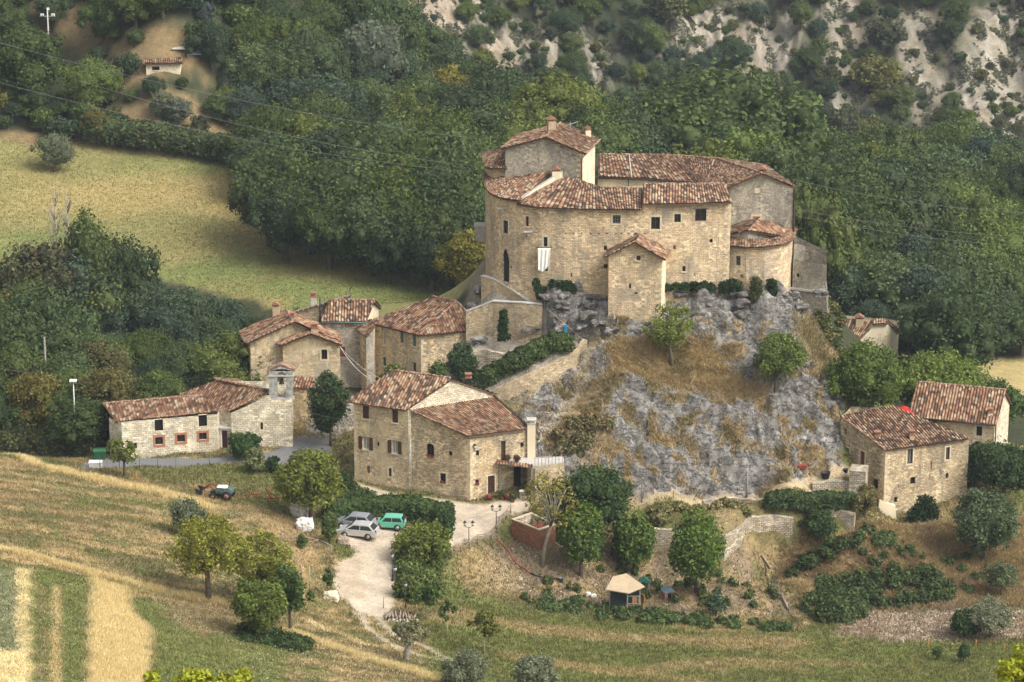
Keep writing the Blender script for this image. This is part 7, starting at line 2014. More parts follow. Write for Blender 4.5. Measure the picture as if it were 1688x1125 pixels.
# reeds
mb = MB(); g0 = G(45, 716, 312)
for i in range(260):
    p = Vector((g0.x + random.uniform(-2.4, 2.4), g0.y + random.uniform(-1, 1.4), 0)); p.z = h(p.x, p.y); H_ = random.uniform(2.2, 4.0); d = Vector((random.uniform(-.5, .5), random.uniform(-.5, .3), 0))
    mb.add([p + Vector((-.05, 0, 0)), p + Vector((.05, 0, 0)), p + d * .4 + Vector((.06, 0, H_ * .7)), p + d * .4 + Vector((-.06, 0, H_ * .7)), p + d * 1.5 + Vector((0, 0, H_ * .95))], [(0, 1, 2, 3), (3, 2, 4)])
tag(mb.build('reeds', simple_mat('reed_green', (.12, .17, .075), .7)), 'pale green clump of tall reeds at the far left beside the lane', 'reeds', kind='stuff')
# branch tips of a tree on the viewer's own hillside, close to the camera
def near_branch(px, py, Y, w, n, label):
    c = P(px, py, Y); r = empty('near_tree', (c.x, c.y, h(c.x, c.y)), label, 'tree')
    dz = c.z - h(c.x, c.y)
    lobes = []
    for i in range(26):
        lobes.append((random.uniform(-w, w), random.uniform(-.6, .6), dz - .35 + random.uniform(-.25, .35) - abs(i % 5) * .02, .16, .16, .13))
    V, F, C = cloud(lobes, n, .085, (.30, .32, .03), .3, None, 0, 0, 1.8, 1.0)
    link('crown', mesh_cloud('crown', V, F, C), LEAF_NEAR, r, world_space=False)
    mb = MB(); mb.tube([(0, .3, 0), (.2, .2, dz * .5), (0, 0, dz - .6)], [.12, .08, .04], 6)
    for l in lobes[::2]: mb.tube([(0, 0, dz - .6), (l[0] * .6, l[1] * .6, dz - .5), l[:3]], [.02, .014, .008], 4)
    o = mb.build('trunk', M_BARK, None); o.parent = r
near_branch(330, 1116, 62, 1.1, 2600, 'blurred yellow green branch tips of a near tree at the bottom left')
near_branch(1690, 1080, 62, .5, 1200, 'blurred yellow green branch tips of a near tree at the bottom right corner')
# ------------------------------------------------------------------ rocks under the castle
def rock(name, c, s, mat, rz=0, seed=0, parent=None, strata=.10):
    bm = bmesh.new(); bmesh.ops.create_cube(bm, size=1); bmesh.ops.subdivide_edges(bm, edges=bm.edges[:], cuts=6, use_grid_fill=True)
    for v in bm.verts:
        p = v.co.copy(); r = (abs(p.x * 2) ** 5 + abs(p.y * 2) ** 5 + abs(p.z * 2) ** 5) ** .2
        p = p / max(r, .001) * 1.0 * max(abs(p.x), abs(p.y), abs(p.z)) * 2 * .5
        q = Vector((p.x * s[0], p.y * s[1], p.z * s[2]))
        n_ = mnoise.fractal(q * .9 + Vector((seed * 7.1, seed, 0)), .7, 2, 4); ly = math.sin(q.z * 7 + seed + n_ * 2) * strata
        d = p.normalized(); q += Vector((d.x, d.y, d.z * .6)) * (n_ * .28 * min(s) + ly)
        v.co = q
    me = bpy.data.meshes.new(name); bm.to_mesh(me); bm.free()
    a = me.color_attributes.new('Col', 'FLOAT_COLOR', 'POINT'); cc = np.ones((len(me.vertices), 4), np.float32); t = random.uniform(.85, 1.15); cc[:, :3] = C_ROCK * t * 1.1; a.data.foreach_set('color', cc.ravel())
    o = link(name, me, mat, parent); o.location = c; o.rotation_euler = (random.uniform(-.08, .08), random.uniform(-.06, .06), rz)
    return o
led = empty('rock_ledges', (10, 331, 13)); tag(led, kind='structure')
k = 0
for (x0, x1, y_, Y_) in ((878, 1000, 487, 332.4), (905, 1000, 503, 331.5), (940, 1000, 519, 330.7), (960, 1120, 534, 329.9), (1100, 1235, 486, 332.5), (1105, 1225, 501, 331.8), (1120, 1220, 517, 331.1), (1230, 1330, 487, 333.2), (1260, 1320, 503, 332.6), (1030, 1110, 546, 329.3), (898, 960, 522, 331.2), (905, 965, 538, 330.4), (985, 1060, 545, 329.4)):
    xx = x0
    while xx < x1:
        w = random.uniform(34, 66); p = P(xx + w / 2, y_ + random.uniform(-3, 3), Y_ - .25)
        o = rock('rock_ledge', p, (w / 15.2, random.uniform(2.2, 3.0), random.uniform(1.15, 1.5)), MAT_ROCK, random.uniform(-.12, .12), k); tag(o, kind='structure'); k += 1
        xx += w * .92
bpy.data.objects.remove(led)
for px_, py_, s_, l_ in ((1312, 508, (1.5, 1.5, 2.0), 'rounded grey boulder balancing at the right of the castle foot'), (1290, 490, (2.0, 1.6, 1.5), 'broad grey boulder below the round wall of the castle')):
    p = P(px_, py_, 332.2); tag(rock('boulder', p, s_, MAT_ROCK, .3, 90 + px_), l_, 'boulder')
for px_, py_, s_, l_ in ((784, 508, (2.4, 2, 3.0), 'brownish crag at the left foot of the castle ramp'), (789, 480, (1.8, 2, 2.6), 'upper crag against the left end of the castle'), (776, 532, (2.6, 2, 2.2), 'lowest crag behind the hipped roof')):
    p = P(px_, py_, 338.4); tag(rock('crag', p, s_, MAT_ROCK, .3, 50), l_, 'rock')
for px_, py_, Y_, s_, l_ in ((850, 588, 330.6, (5.5, 2.2, 1.8), 'big smooth pale rock hump behind the long hedge'), (868, 545, 331.6, (1.8, .8, .7), 'left grey block set in the terrace wall'), (884, 543, 331.6, (1.9, .8, .7), 'right grey block set in the terrace wall'), (790, 565, 332.5, (2.6, 1.8, 2.4), 'pale rock between the hipped roof and the terrace wall')):
    tag(rock('boulder', P(px_, py_, Y_), s_, MAT_ROCK, .1, int(px_)), l_, 'boulder')

# ------------------------------------------------------------------ vehicles
def car_paint(name, c, rough=.28, metal=.3):
    return simple_mat(name, c, rough, metal, .04, 2.0, 0, .5)
M_TYRE = simple_mat('tyre', (.02, .02, .02), .9); M_RIM = simple_mat('wheel_rim', (.38, .39, .40), .35, .7, .05)
M_CGLASS = simple_mat('car_glass', (.025, .03, .035), .08, spec=.6, var=.05); M_LAMPW = simple_mat('headlight_glass', (.55, .56, .56), .15, spec=.6, var=.05); M_LAMPR = simple_mat('tail_light_glass', (.35, .01, .01), .2, spec=.6, var=.05)
M_BLACKP = simple_mat('black_plastic', (.03, .03, .032), .6)
def car(px, py, rz, L, W, Hh, prof, roof, paint, label, boxy=False):
    """front towards -x; prof: lower body outline (x, z), roof: greenhouse outline (x, z, inset)"""
    g = G(px, py); g.z += .02
    r = empty('parked_car', g, label, 'car', 'cars parked beside the hedge', rz); kids = []
    def mk(mb, nm, mt, par=r):
        o = mb.build(nm, mt, None); o.parent = par; return o
    # body: stations across the width give a rounded side
    secs = [(-1, .90), (-.93, .975), (-.6, 1.0), (.6, 1.0), (.93, .975), (1, .90)]
    V, F = [], []; n = len(prof)
    zmid = .55
    for s, k in secs:
        for x, z in prof: V.append((x * (.985 + .015 * k), s * W / 2, zmid + (z - zmid) * k))
    for i in range(len(secs) - 1):
        for j in range(n):
            j2 = (j + 1) % n; F.append((i * n + j, i * n + j2, (i + 1) * n + j2, (i + 1) * n + j))
    F.append(tuple(range(n - 1, -1, -1))); F.append(tuple((len(secs) - 1) * n + j for j in range(n)))
    mb = MB(); mb.add(V, F, False); body = mk(mb, 'body', paint)
    bm = bmesh.new(); bm.from_mesh(body.data); bmesh.ops.recalc_face_normals(bm, faces=bm.faces[:]); bm.to_mesh(body.data); bm.free()
    b = body.modifiers.new('round', 'BEVEL'); b.width = .03; b.segments = 2; b.limit_method = 'ANGLE'
    # greenhouse
    V, F = [], []; n = len(roof); sec2 = [(-1, 0), (-.9, 1), (.9, 1), (1, 0)]
    base = W / 2 * .97
    mb = MB(); ring = []
    for sgn in (-1, 1):
        for x, z, ins in roof: V.append((x, sgn * (base - ins), z))
    for j in range(n - 1): F.append((j, j + 1, n + j + 1, n + j))
    F.append(tuple(range(n - 1, -1, -1))); F.append(tuple(range(n, 2 * n))); F.append((n - 1, 0, n, 2 * n - 1))
    mb.add(V, F); cab = mk(mb, 'cabin', paint)
    bm = bmesh.new(); bm.from_mesh(cab.data); bmesh.ops.recalc_face_normals(bm, faces=bm.faces[:]); bm.to_mesh(cab.data); bm.free()
    b = cab.modifiers.new('round', 'BEVEL'); b.width = .035; b.segments = 2; b.limit_method = 'ANGLE'
    # glass set just proud of the cabin
    def ins_at(z):
        z0, z1 = roof[0][1], max(q[1] for q in roof); return (z - z0) / (z1 - z0) * max(q[2] for q in roof)
    rf, rr = roof[0], roof[-1]; ft, rt = roof[1], roof[-2]
    def pane(x0, x1, xt0, xt1, nm='side_window'):
        z0, z1 = rf[1] + .05, ft[1] - .08
        for sgn in (-1, 1):
            m = MB(); q = [Vector((x0, sgn * (base - ins_at(z0) + .006), z0)), Vector((x1, sgn * (base - ins_at(z0) + .006), z0)), Vector((xt1, sgn * (base - ins_at(z1) + .006), z1)), Vector((xt0, sgn * (base - ins_at(z1) + .006), z1))]
            m.prism(q, (0, sgn * .008, 0)); mk(m, nm, M_CGLASS)
    xa, xb = rf[0], rr[0]; ta, tb = ft[0], rt[0]; xm = (xa + xb) / 2 + .05
    pane(xa + .30, xm - .04, ta + .16, xm - .04); pane(xm + .04, xb - .22, xm + .04, tb - .06)
    m = MB(); i0, i1 = base - .10, base - ft[2] - .08
    dx, dz = (ta - xa), (ft[1] - rf[1]); nx, nz = -dz, dx; ln = math.hypot(nx, nz); nx, nz = nx / ln * .012, nz / ln * .012
    m.prism([Vector((xa + dx * .06, -i0, rf[1] + dz * .06)), Vector((xa + dx * .06, i0, rf[1] + dz * .06)), Vector((ta - dx * .08, i1, ft[1] - dz * .08)), Vector((ta - dx * .08, -i1, ft[1] - dz * .08))], (nx, 0, abs(nz) if nz > 0 else -nz)); mk(m, 'windscreen', M_CGLASS)
    m = MB(); dx, dz = (tb - xb), (rt[1] - rr[1])
    m.prism([Vector((xb + dx * .12, -i0, rr[1] + dz * .12)), Vector((xb + dx * .12, i0, rr[1] + dz * .12)), Vector((tb - dx * .15, i1, rt[1] - dz * .15)), Vector((tb - dx * .15, -i1, rt[1] - dz * .15))], (.014, 0, .004)); mk(m, 'rear_window', M_CGLASS)
    wb = L * .30
    for sx in (-1, 1):
        for sy in (-1, 1):
            w = MB(); cx, cy = sx * wb + (.02 if sx < 0 else -.03), sy * (W / 2 - .10)
            def disc(rad_, y0, y1):
                ms = MB(); nn = 18
                ms.tube([(cx, y0, .31), (cx, y1, .31)], rad_, nn); return ms
            t = mk(disc(.315, cy - .105, cy + .105), 'wheel', M_TYRE)
            ri = disc(.20, cy + sy * .09, cy + sy * .112); o = mk(ri, 'rim', M_RIM, t)
            a = MB(); ap = [(cx + .37 * math.cos(q), sy * (W / 2 + .003), .31 + .37 * math.sin(q)) for q in [math.pi * i / 10 for i in range(11)]]
            a.prism(ap, (0, -sy * .02, 0)); mk(a, 'wheel_arch', M_BLACKP)
    for sy in (-1, 1):
        m = MB(); m.box((prof[1][0] + .10, sy * (W / 2 - .24), .66), (.22, .34, .17)); mk(m, 'headlight', M_LAMPW)
        m = MB(); m.box((L / 2 - .07, sy * (W / 2 - .12), .88), (.14, .18, .34)); mk(m, 'tail_light', M_LAMPR)
        m = MB(); m.box((xa + .22, sy * (W / 2 + .07), rf[1] + .08), (.12, .18, .13)); mk(m, 'wing_mirror', paint)
    m = MB(); m.box((-L / 2 + .02, 0, .38), (.10, W * .9, .18)); mk(m, 'front_bumper', M_BLACKP if boxy else paint)
    m = MB(); m.box((L / 2 - .02, 0, .40), (.10, W * .9, .20)); mk(m, 'rear_bumper', M_BLACKP if boxy else paint)
    return r
L = 4.2
pr1 = [(-2.05, .28), (-2.10, .55), (-1.98, .74), (-1.15, .95), (1.75, .98), (2.02, .92), (2.10, .6), (2.05, .30)]
rf1 = [(-1.25, .93, .0), (-.45, 1.46, .17), (.2, 1.53, .20), (1.3, 1.50, .20), (1.9, .95, .02)]
car(591, 884.5, rad(-14), 4.2, 1.7, 1.52, pr1, rf1, car_paint('silver_paint', (.52, .52, .50)), 'silver estate car parked nearest, side on, in front of the hedge')
car(586, 870, rad(-16), 4.3, 1.72, 1.5, pr1, rf1, car_paint('grey_blue_paint', (.30, .32, .35)), 'grey blue car half hidden behind the silver estate car')
pr2 = [(-1.68, .28), (-1.72, .62), (-1.66, .80), (-.80, .92), (1.62, .93), (1.72, .80), (1.72, .30)]
rf2 = [(-.92, .90, .0), (-.38, 1.40, .10), (.2, 1.44, .11), (1.35, 1.42, .11), (1.68, .92, .02)]
car(641, 871, rad(-8), 3.45, 1.5, 1.44, pr2, rf2, car_paint('mint_green_paint', (.12, .42, .29), .4, 0), 'small boxy mint green car at the right end of the row', True)
# covered tractor with a loader
g = G(366, 822); tr = empty('tractor', g, 'old tractor under a green and white tarpaulin with a raised red loader arm', 'tractor', rz=rad(-12)); tr.scale = (.82, .82, .82)
def mk(mb, nm, mt, par): o = mb.build(nm, mt, None); o.parent = par; return o
for sx, sy, rr_ in ((-1.0, -.7, .42), (-1.0, .7, .42), (.85, -.8, .62), (.85, .8, .62)):
    m = MB(); m.tube([(sx, sy - .16, rr_), (sx, sy + .16, rr_)], rr_, 18); w = mk(m, 'wheel', M_TYRE, tr); m = MB(); m.tube([(sx, sy - .18, rr_), (sx, sy + .18, rr_)], rr_ * .5, 14); mk(m, 'rim', M_TERRA, w)
m = MB(); m.box((-.2, 0, .75), (2.4, .7, .5)); mk(m, 'chassis', M_METAL, tr)
def tarp(c, s, mat, nm, seed):
    bm = bmesh.new(); bmesh.ops.create_icosphere(bm, subdivisions=4, radius=1)
    for v in bm.verts:
        p = v.co; k = 1 / max(abs(p.x), abs(p.y), abs(p.z)) ** .55; q = Vector((p.x * k * s[0], p.y * k * s[1], p.z * k * s[2])); q *= 1 + .10 * mnoise.fractal(q * 2.2 + Vector((seed, 0, 0)), .6, 2, 4); v.co = q + Vector(c)
    me = bpy.data.meshes.new(nm); bm.to_mesh(me); bm.free(); o = link(nm, me, mat); o.parent = tr; return o
tarp((.35, 0, 1.15), (1.15, .8, .52), simple_mat('green_tarpaulin', (.07, .11, .095), .8, var=.7, scale=2.5), 'green_tarpaulin', 3)
tarp((.15, -.1, 1.50), (.75, .55, .24), M_WHITE, 'white_sheet', 8)
m = MB(); m.tube([(-.4, -.5, 1.0), (-1.4, -.5, 1.75), (-2.6, -.5, 1.0)], .08, 6); m.tube([(-.4, .5, 1.0), (-1.4, .5, 1.75), (-2.6, .5, 1.0)], .08, 6); m.tube([(-1.4, -.5, 1.75), (-1.4, .5, 1.75)], .06, 6); M_RUST = simple_mat('rusty_red', (.22, .05, .03), .8, var=.4); mk(m, 'loader_arm', M_RUST, tr)
m = MB(); m.prism([(-2.5, -.7, 1.1), (-3.3, -.7, 1.3), (-3.1, -.7, .6), (-2.5, -.7, .55)], (0, .06, 0)); m.prism([(-2.5, .7, 1.1), (-3.3, .7, 1.3), (-3.1, .7, .6), (-2.5, .7, .55)], (0, -.06, 0)); m.prism([(-2.5, -.7, 1.1), (-2.5, .7, 1.1), (-2.5, .7, .55), (-2.5, -.7, .55)], (.06, 0, 0)); m.prism([(-2.5, -.7, .55), (-2.5, .7, .55), (-3.3, .7, .62), (-3.3, -.7, .62)], (0, 0, -.05)); mk(m, 'bucket', M_METAL, tr)
m = MB(); m.tube([(.9, .4, 1.6), (.9, .4, 2.25)], .05, 6); mk(m, 'exhaust', M_METAL, tr)
def implement(px, py, label, kind):
    g = G(px, py); m = MB()
    m.tube([(-1.0, 0, .35), (1.0, .2, .45)], .06, 5); m.tube([(-.6, -.4, .3), (-.6, .5, .4)], .05, 5); m.tube([(.4, -.4, .3), (.4, .6, .4)], .05, 5)
    for x in (-.9, -.5, -.1, .3, .7): m.tube([(x, 0, .4), (x + .12, -.1, .15), (x + .05, -.15, -.05)], .035, 5)
    if kind: m.tube([(-.2, 0, .3), (-.9, .1, 1.5)], .07, 5); m.tube([(-.9, .1, 1.5), (.5, .1, .3)], .05, 5)
    else: m.tube([(0, 0, .4), (.1, .1, 1.1), (-.3, .1, .4)], .04, 5)
    o = m.build('harrow', M_RUST); o.location = g; return tag(o, label, 'farm implement')
implement(418, 822, 'rusty low harrow in the grass right of the tractor', 0); implement(452, 828, 'rusty implement with a leaning beam further right of the tractor', 1)
def crumple(name, px, py, s, mat, label, cat, seed, Y=None, dz=0):
    g = G(px, py) if Y is None else P(px, py, Y)
    bm = bmesh.new(); bmesh.ops.create_icosphere(bm, subdivisions=4, radius=1)
    for v in bm.verts:
        p = v.co; k = 1 / max(abs(p.x), abs(p.y), abs(p.z)) ** .5; q = Vector((p.x * k * s[0], p.y * k * s[1], p.z * k * s[2])); n_ = mnoise.fractal(q * 1.7 + Vector((seed, 0, 0)), .5, 2, 5); v.co = q * (1 + .22 * n_)
    me = bpy.data.meshes.new(name); bm.to_mesh(me); bm.free(); o = link(name, me, mat); o.location = (g.x, g.y, g.z + s[2] * .8 + dz); return tag(o, label, cat)
M_WRAP = simple_mat('white_wrapping', (.62, .60, .56), .5, var=.35, scale=1.6, bump=.6)
crumple('wrapped_bales', 497, 850, (1.1, .9, 1.3), M_WRAP, 'tall heap wrapped in crumpled whitish plastic under the walnut tree', 'wrapped heap', 3)
crumple('wrapped_bales', 502, 873, (.9, .8, .65), M_WRAP, 'low lump of white plastic in front of the tall wrapped heap', 'wrapped heap', 9)
crumple('log', 566, 897, (.6, .5, .45), M_WOOD, 'small pile of sawn stumps beside the rail fence end', 'stump', 4)
crumple('stone_block', 545, 990, (.75, .5, .5), M_SURR, 'large cream stone block at the left edge of the gravel track', 'stone', 15)
m = MB(); g = G(158, 771); m.box((0, 0, .3), (1.25, .8, .6)); m.box((0, 0, .63), (1.4, .9, .1)); o = m.build('stone_trough', M_WHITE); o.location = g; tag(o, 'white concrete trough block in the grass left of the barn', 'trough')

# ------------------------------------------------------------------ fences, poles, lamps
def rail_fence(pts, label, n=None, hgt=1.0, cross=True, step=1.9):
    pts = [Vector(p) for p in pts]; r = empty('rail_fence', pts[0], label, 'fence'); L_ = 0; pos = []
    for a, b in zip(pts[:-1], pts[1:]):
        k = max(1, round((b - a).length / step)); pos += [a.lerp(b, i / k) for i in range(k)]
    pos.append(pts[-1]); pos = [Vector((p.x, p.y, h(p.x, p.y))) for p in pos]
    rails = MB()
    for p in pos:
        q = MB(); q.tube([p + Vector((0, 0, -.3)), p + Vector((random.uniform(-.04, .04), 0, hgt))], .065, 6); q.build('post', M_WOOD, r)
    for a, b in zip(pos[:-1], pos[1:]):
        q = MB(); q.tube([a + Vector((0, 0, hgt - .05)), (a + b) / 2 + Vector((0, 0, hgt - .05 + random.uniform(-.05, .05))), b + Vector((0, 0, hgt - .05))], .05, 5); q.build('rail', M_WOOD, r)
        if cross:
            q = MB(); q.tube([a + Vector((0, -.05, .12)), b + Vector((0, -.05, hgt - .1))], .04, 5); q.build('brace', M_WOOD, r)
            q = MB(); q.tube([a + Vector((0, .05, hgt - .1)), b + Vector((0, .05, .12))], .04, 5); q.build('brace', M_WOOD, r)
    return r
rail_fence(gg((463, 893), (468, 905), (476, 918), (486, 932), (497, 950)), 'weathered rail fence running down the slope beside the fruit trees', cross=False)
rail_fence(gg((465, 890), (490, 897), (525, 905), (547, 915)), 'weathered rail fence along the edge of the parking place')
rail_fence(gg((728, 922), (745, 918), (775, 906), (800, 895), (820, 878), (836, 856), (842, 846)), 'curving rustic rail fence with cross braces between the lane and the garden', step=1.4)
def wire_fence(pts, label, post, col_, hgt=1.6, step=2.6, name='wire_fence'):
    r = empty(name, pts[0], label, 'fence'); pos = []
    for a, b in zip(pts[:-1], pts[1:]):
        k = max(1, round((b - a).length / step)); pos += [a.lerp(b, i / k) for i in range(k)]
    pos.append(pts[-1]); pos = [Vector((p.x, p.y, h(p.x, p.y))) for p in pos]
    for p in pos:
        q = MB(); q.tube([p + Vector((0, 0, -.3)), p + Vector((random.uniform(-.05, .05), 0, hgt))], .035, 5); q.build('post', post, r)
    w = MB()
    for a, b in zip(pos[:-1], pos[1:]):
        for z in np.linspace(.1, hgt - .05, 6): w.tube([a + Vector((0, 0, z)), b + Vector((0, 0, z))], .006, 3)
        k = int((b - a).length / .3)
        for i in range(k): p = a.lerp(b, i / k); w.tube([p + Vector((0, 0, .1)), p + Vector((0, 0, hgt - .05))], .005, 3)
    w.build('wire_mesh', col_, r); return r
M_GRNP = simple_mat('green_post', (.03, .16, .08), .5); M_WIREG = simple_mat('green_wire', (.06, .14, .09), .5)
wire_fence(gg((165, 775), (230, 775), (290, 772), (345, 768), (375, 762)), 'green wire mesh fence along the asphalt lane before the barn', M_GRNP, M_WIREG)
wire_fence(gg((1243, 916), (1262, 950), (1282, 985), (1300, 1012), (1315, 1038)), 'sagging wire fence running down the right side of the garden', M_METAL, M_METAL, 1.1)
wire_fence(gg((1060, 822), (1110, 822), (1160, 819), (1215, 816)), 'thin wire fence along the path at the foot of the rock', M_WOODD, M_METAL, .9, 3.4)
wire_fence(gg((870, 992), (920, 996), (990, 1006), (1060, 1012), (1130, 1018), (1200, 1026)), 'low stake fence along the lower edge of the garden', M_WOOD, M_METAL, 1.1, 3.5, 'stake_fence')
m = MB()
for a, b in (((1256, 918), (1270, 940)), ((1283, 962), (1289, 983)), ((1289, 986), (1300, 1008))):
    m = MB(); p, q = G(*a), G(*b); m.tube([p + Vector((0, 0, .2)), q + Vector((0, 0, .2))], [.14, .10], 7); tag(m.build('log', M_WOOD), None)
    tag(bpy.data.objects[[o.name for o in COLL.objects if o.name.startswith('log')][-1]], {918: 'upper grey log lying at the corner of the terrace wall', 962: 'middle pale log lying along the garden wire fence', 986: 'lowest pale log lying along the garden wire fence'}[a[1]], 'log')
def pole(px, pytop, pyb, label, kind='wood', Y=None, cat='utility pole'):
    g = G(px, pyb) if Y is None else Vector((P(px, pytop, Y).x, Y, h(P(px, pytop, Y).x, Y))); H_ = P(px, pytop, g.y).z - g.z
    r = empty('utility_pole', g, label, cat)
    m = MB(); m.tube([(0, 0, -.5), (0, 0, H_)], [.16 if kind != 'thin' else .06, .10 if kind != 'thin' else .05], 8); mk(m, 'post', M_CONC if kind == 'concrete' else M_GREYW, r)
    if kind == 'concrete':
        m = MB(); m.box((0, 0, H_ - .9), (2.3, .1, .1)); mk(m, 'crossarm', M_STEEL, r)
        for x in (-.95, -.65, .65, .95, 0, .2):
            m = MB(); z = H_ - .85 if abs(x) > .3 else H_; m.lathe((x, 0, z), [(.10, 0), (.13, .12), (.06, .2), (.10, .3), (.03, .36)], 8); mk(m, 'insulator', M_WHITE, r)
    elif kind == 'wood':
        m = MB(); m.box((0, 0, H_ - .2), (.5, .06, .06)); mk(m, 'crossarm', M_METAL, r)
    return r
pole(83, 17, 132, 'tall concrete power pole with white insulators on the upper left slope', 'concrete')
pole(280, 617, 668, 'wooden pole behind the tiled roof of the barn', 'wood', Y=332)
pole(1547, 547, 600, 'wooden utility pole before the wood at the right', 'wood', Y=350)
pole(1231, 781, 822, 'wooden pole standing on the path under the rock', 'wood'); pole(1058, 795, 828, 'thinner pole at the left end of the path under the rock', 'thin'); pole(73, 556, 640, 'old pole almost hidden in the left wood', 'wood', Y=338)
M_LAMPG = simple_mat('lantern_glass', (.55, .58, .56), .15, spec=.5, var=.05)
def lantern(m_, g_, x, z):
    m_.lathe((x, 0, z), [(.05, -.02), (.11, 0), (.12, .02)], 6); m_.lathe((x, 0, z + .36), [(.2, 0), (.15, .08), (.05, .17), (.02, .25)], 6)
    g_.lathe((x, 0, z + .02), [(.10, 0), (.17, .34)], 6)
def street_lamp(px, pytop, pyb, label, double=False):
    g = G(px, pyb); H_ = P(px, pytop, g.y).z - g.z; H_ = min(max(H_, 2.4), 4.2); r = empty('street_lamp', g, label, 'street lamp', 'lantern street lamps along the lane')
    m = MB(); m.lathe((0, 0, -.1), [(.12, 0), (.12, .3), (.06, .5), (.045, .6), (.04, H_ - .6)], 8)
    if double: m.tube([(-.4, 0, H_ - .65), (0, 0, H_ - .8), (.4, 0, H_ - .65)], .025, 5)
    mk(m, 'post', M_METAL, r)
    for x in ((-.4, .4) if double else (0,)):
        a, b = MB(), MB(); lantern(a, b, x, H_ - .6); o = mk(a, 'lantern', M_METAL, r); mk(b, 'lantern_glass', M_LAMPG, o)
street_lamp(647, 910, 958, 'farthest of three single street lamps on the right of the gravel track'); street_lamp(652, 932, 984, 'middle one of three single street lamps on the right of the gravel track')
street_lamp(669, 958, 1003, 'nearest of three single street lamps, close to the log pile'); street_lamp(773, 858, 896, 'double headed street lamp in the bushes beside the rail fence', True); street_lamp(818, 832, 872, 'double headed street lamp near the farmhouse porch', True); street_lamp(887, 722, 768, 'single lamp on the porch terrace against the rock')
g = G(126, 752); r = empty('street_lamp', g, 'tall plain white street lamp left of the barn', 'street lamp'); H_ = P(126, 628, g.y).z - g.z
m = MB(); m.tube([(0, 0, -.2), (0, 0, H_)], [.10, .06], 8); mk(m, 'post', M_STEEL, r); m = MB(); m.box((0, -.1, H_ + .05), (.75, .5, .18)); mk(m, 'lamp_head', M_WHITE, r)
g = G(511, 974); H_ = P(511, 933, g.y).z - g.z; r = empty('bollard_light', g, 'thin pale green pole with a small head beside the gravel track', 'post'); m = MB(); m.tube([(0, 0, -.1), (0, 0, H_)], .05, 6); mk(m, 'post', simple_mat('pale_green_paint', (.22, .42, .27), .5), r); m = MB(); m.tube([(0, 0, H_), (.35, 0, H_ + .05)], .04, 5); mk(m, 'arm', M_STEEL, r)
def wall_lantern(p, label, tx=0):
    r = empty('wall_lantern', p, label, 'lantern'); m = MB(); m.tube([(-tx * .45, .25, .1), (0, 0, -.05)], .03, 5); mk(m, 'bracket', M_METAL, r); a, b = MB(), MB(); lantern(a, b, 0, 0); o = mk(a, 'lantern', M_METAL, r); mk(b, 'lantern_glass', M_LAMPG, o)
wall_lantern(P(783, 740, 308.7), 'iron lantern on the corner of the farmhouse wall'); wall_lantern(P(398, 618, 331.4), 'white glass lantern on the left corner of the tall gabled house', -1)
wall_lantern(P(576, 682, 314.4), 'lantern at the left corner of the farmhouse', -1)
def stake(px, py, hgt, label):
    g = G(px, py); m = MB(); m.tube([(0, 0, -.2), (.03, 0, hgt)], .05, 5); o = m.build('stake', M_ORWOOD); o.location = g; tag(o, label, 'stake', 'orange wooden stakes in the fields')
for px_, py_ in ((32, 762), (125, 778), (225, 796), (1393, 1070), (1530, 1072), (1608, 1072), (1655, 1080), (632, 1003), (1130, 1048), (875, 995), (335, 825)): stake(px_, py_, 1.1, 'short orange wooden stake standing in the grass')
# cables
M_WIRE = simple_mat('cable', (.13, .135, .13), .5); M_WIREL = simple_mat('pale_cable', (.55, .53, .48), .5)
def cable(a, b, sag, label, r_=.02, mat=None, group=None):
    a, b = Vector(a), Vector(b); pts = []
    for i in range(25):
        t = i / 24; p = a.lerp(b, t); p.z -= sag * 4 * t * (1 - t); pts.append(p)
    m = MB(); m.tube(pts, r_, 4); return tag(m.build('cable', mat or M_WIRE), label, 'cable', group)
cable(P(-60, 55, 300), P(805, 231, 370), 1.2, 'upper power line crossing the wood left of the castle tower')
cable(P(-60, 120, 290), P(803, 286, 352), 1.4, 'lowest power line ending at the left side of the castle'); cable(P(120, 130, 300), P(803, 276, 353), 1.2, 'fainter power line just above the lowest one')
cable(P(1310, 297, 345), P(1760, 352, 380), 1.0, 'upper power line leaving the castle to the right'); cable(P(1312, 345, 345), P(1760, 392, 380), .8, 'middle power line leaving the castle to the right'); cable(P(1312, 356, 344), P(1760, 408, 378), .8, 'lowest power line leaving the castle to the right')
cable(P(-60, 600, 330), P(280, 625, 332), .5, 'thin line from the left wood to the pole behind the barn'); cable(P(280, 625, 332), P(408, 606, 331), .4, 'thin line from the pole to the tall gabled house')
cable(P(560, 571, 329.9), P(624, 630, 322), .8, 'thick pale cable slung between the gabled house and the farmhouse roof', .045, M_WIREL); cable(P(560, 571, 329.7), P(630, 625, 323), .5, 'thin pale cable above the thick one', .025, M_WIREL)
cable(P(1482, 550, 354), P(1547, 549, 350), .3, 'line from the cream house to its pole'); cable(P(1547, 549, 350), P(1640, 606, 352), .2, 'stay wire running down right from the pole', .022, M_WIREL)
cable(P(482, 668, 321.5), P(582, 692, 314), .4, 'line from the chapel to the farmhouse'); cable(P(120, 618, 335), P(215, 650, 336), .2, 'fallen pale line in the left wood', .025, M_WIREL)
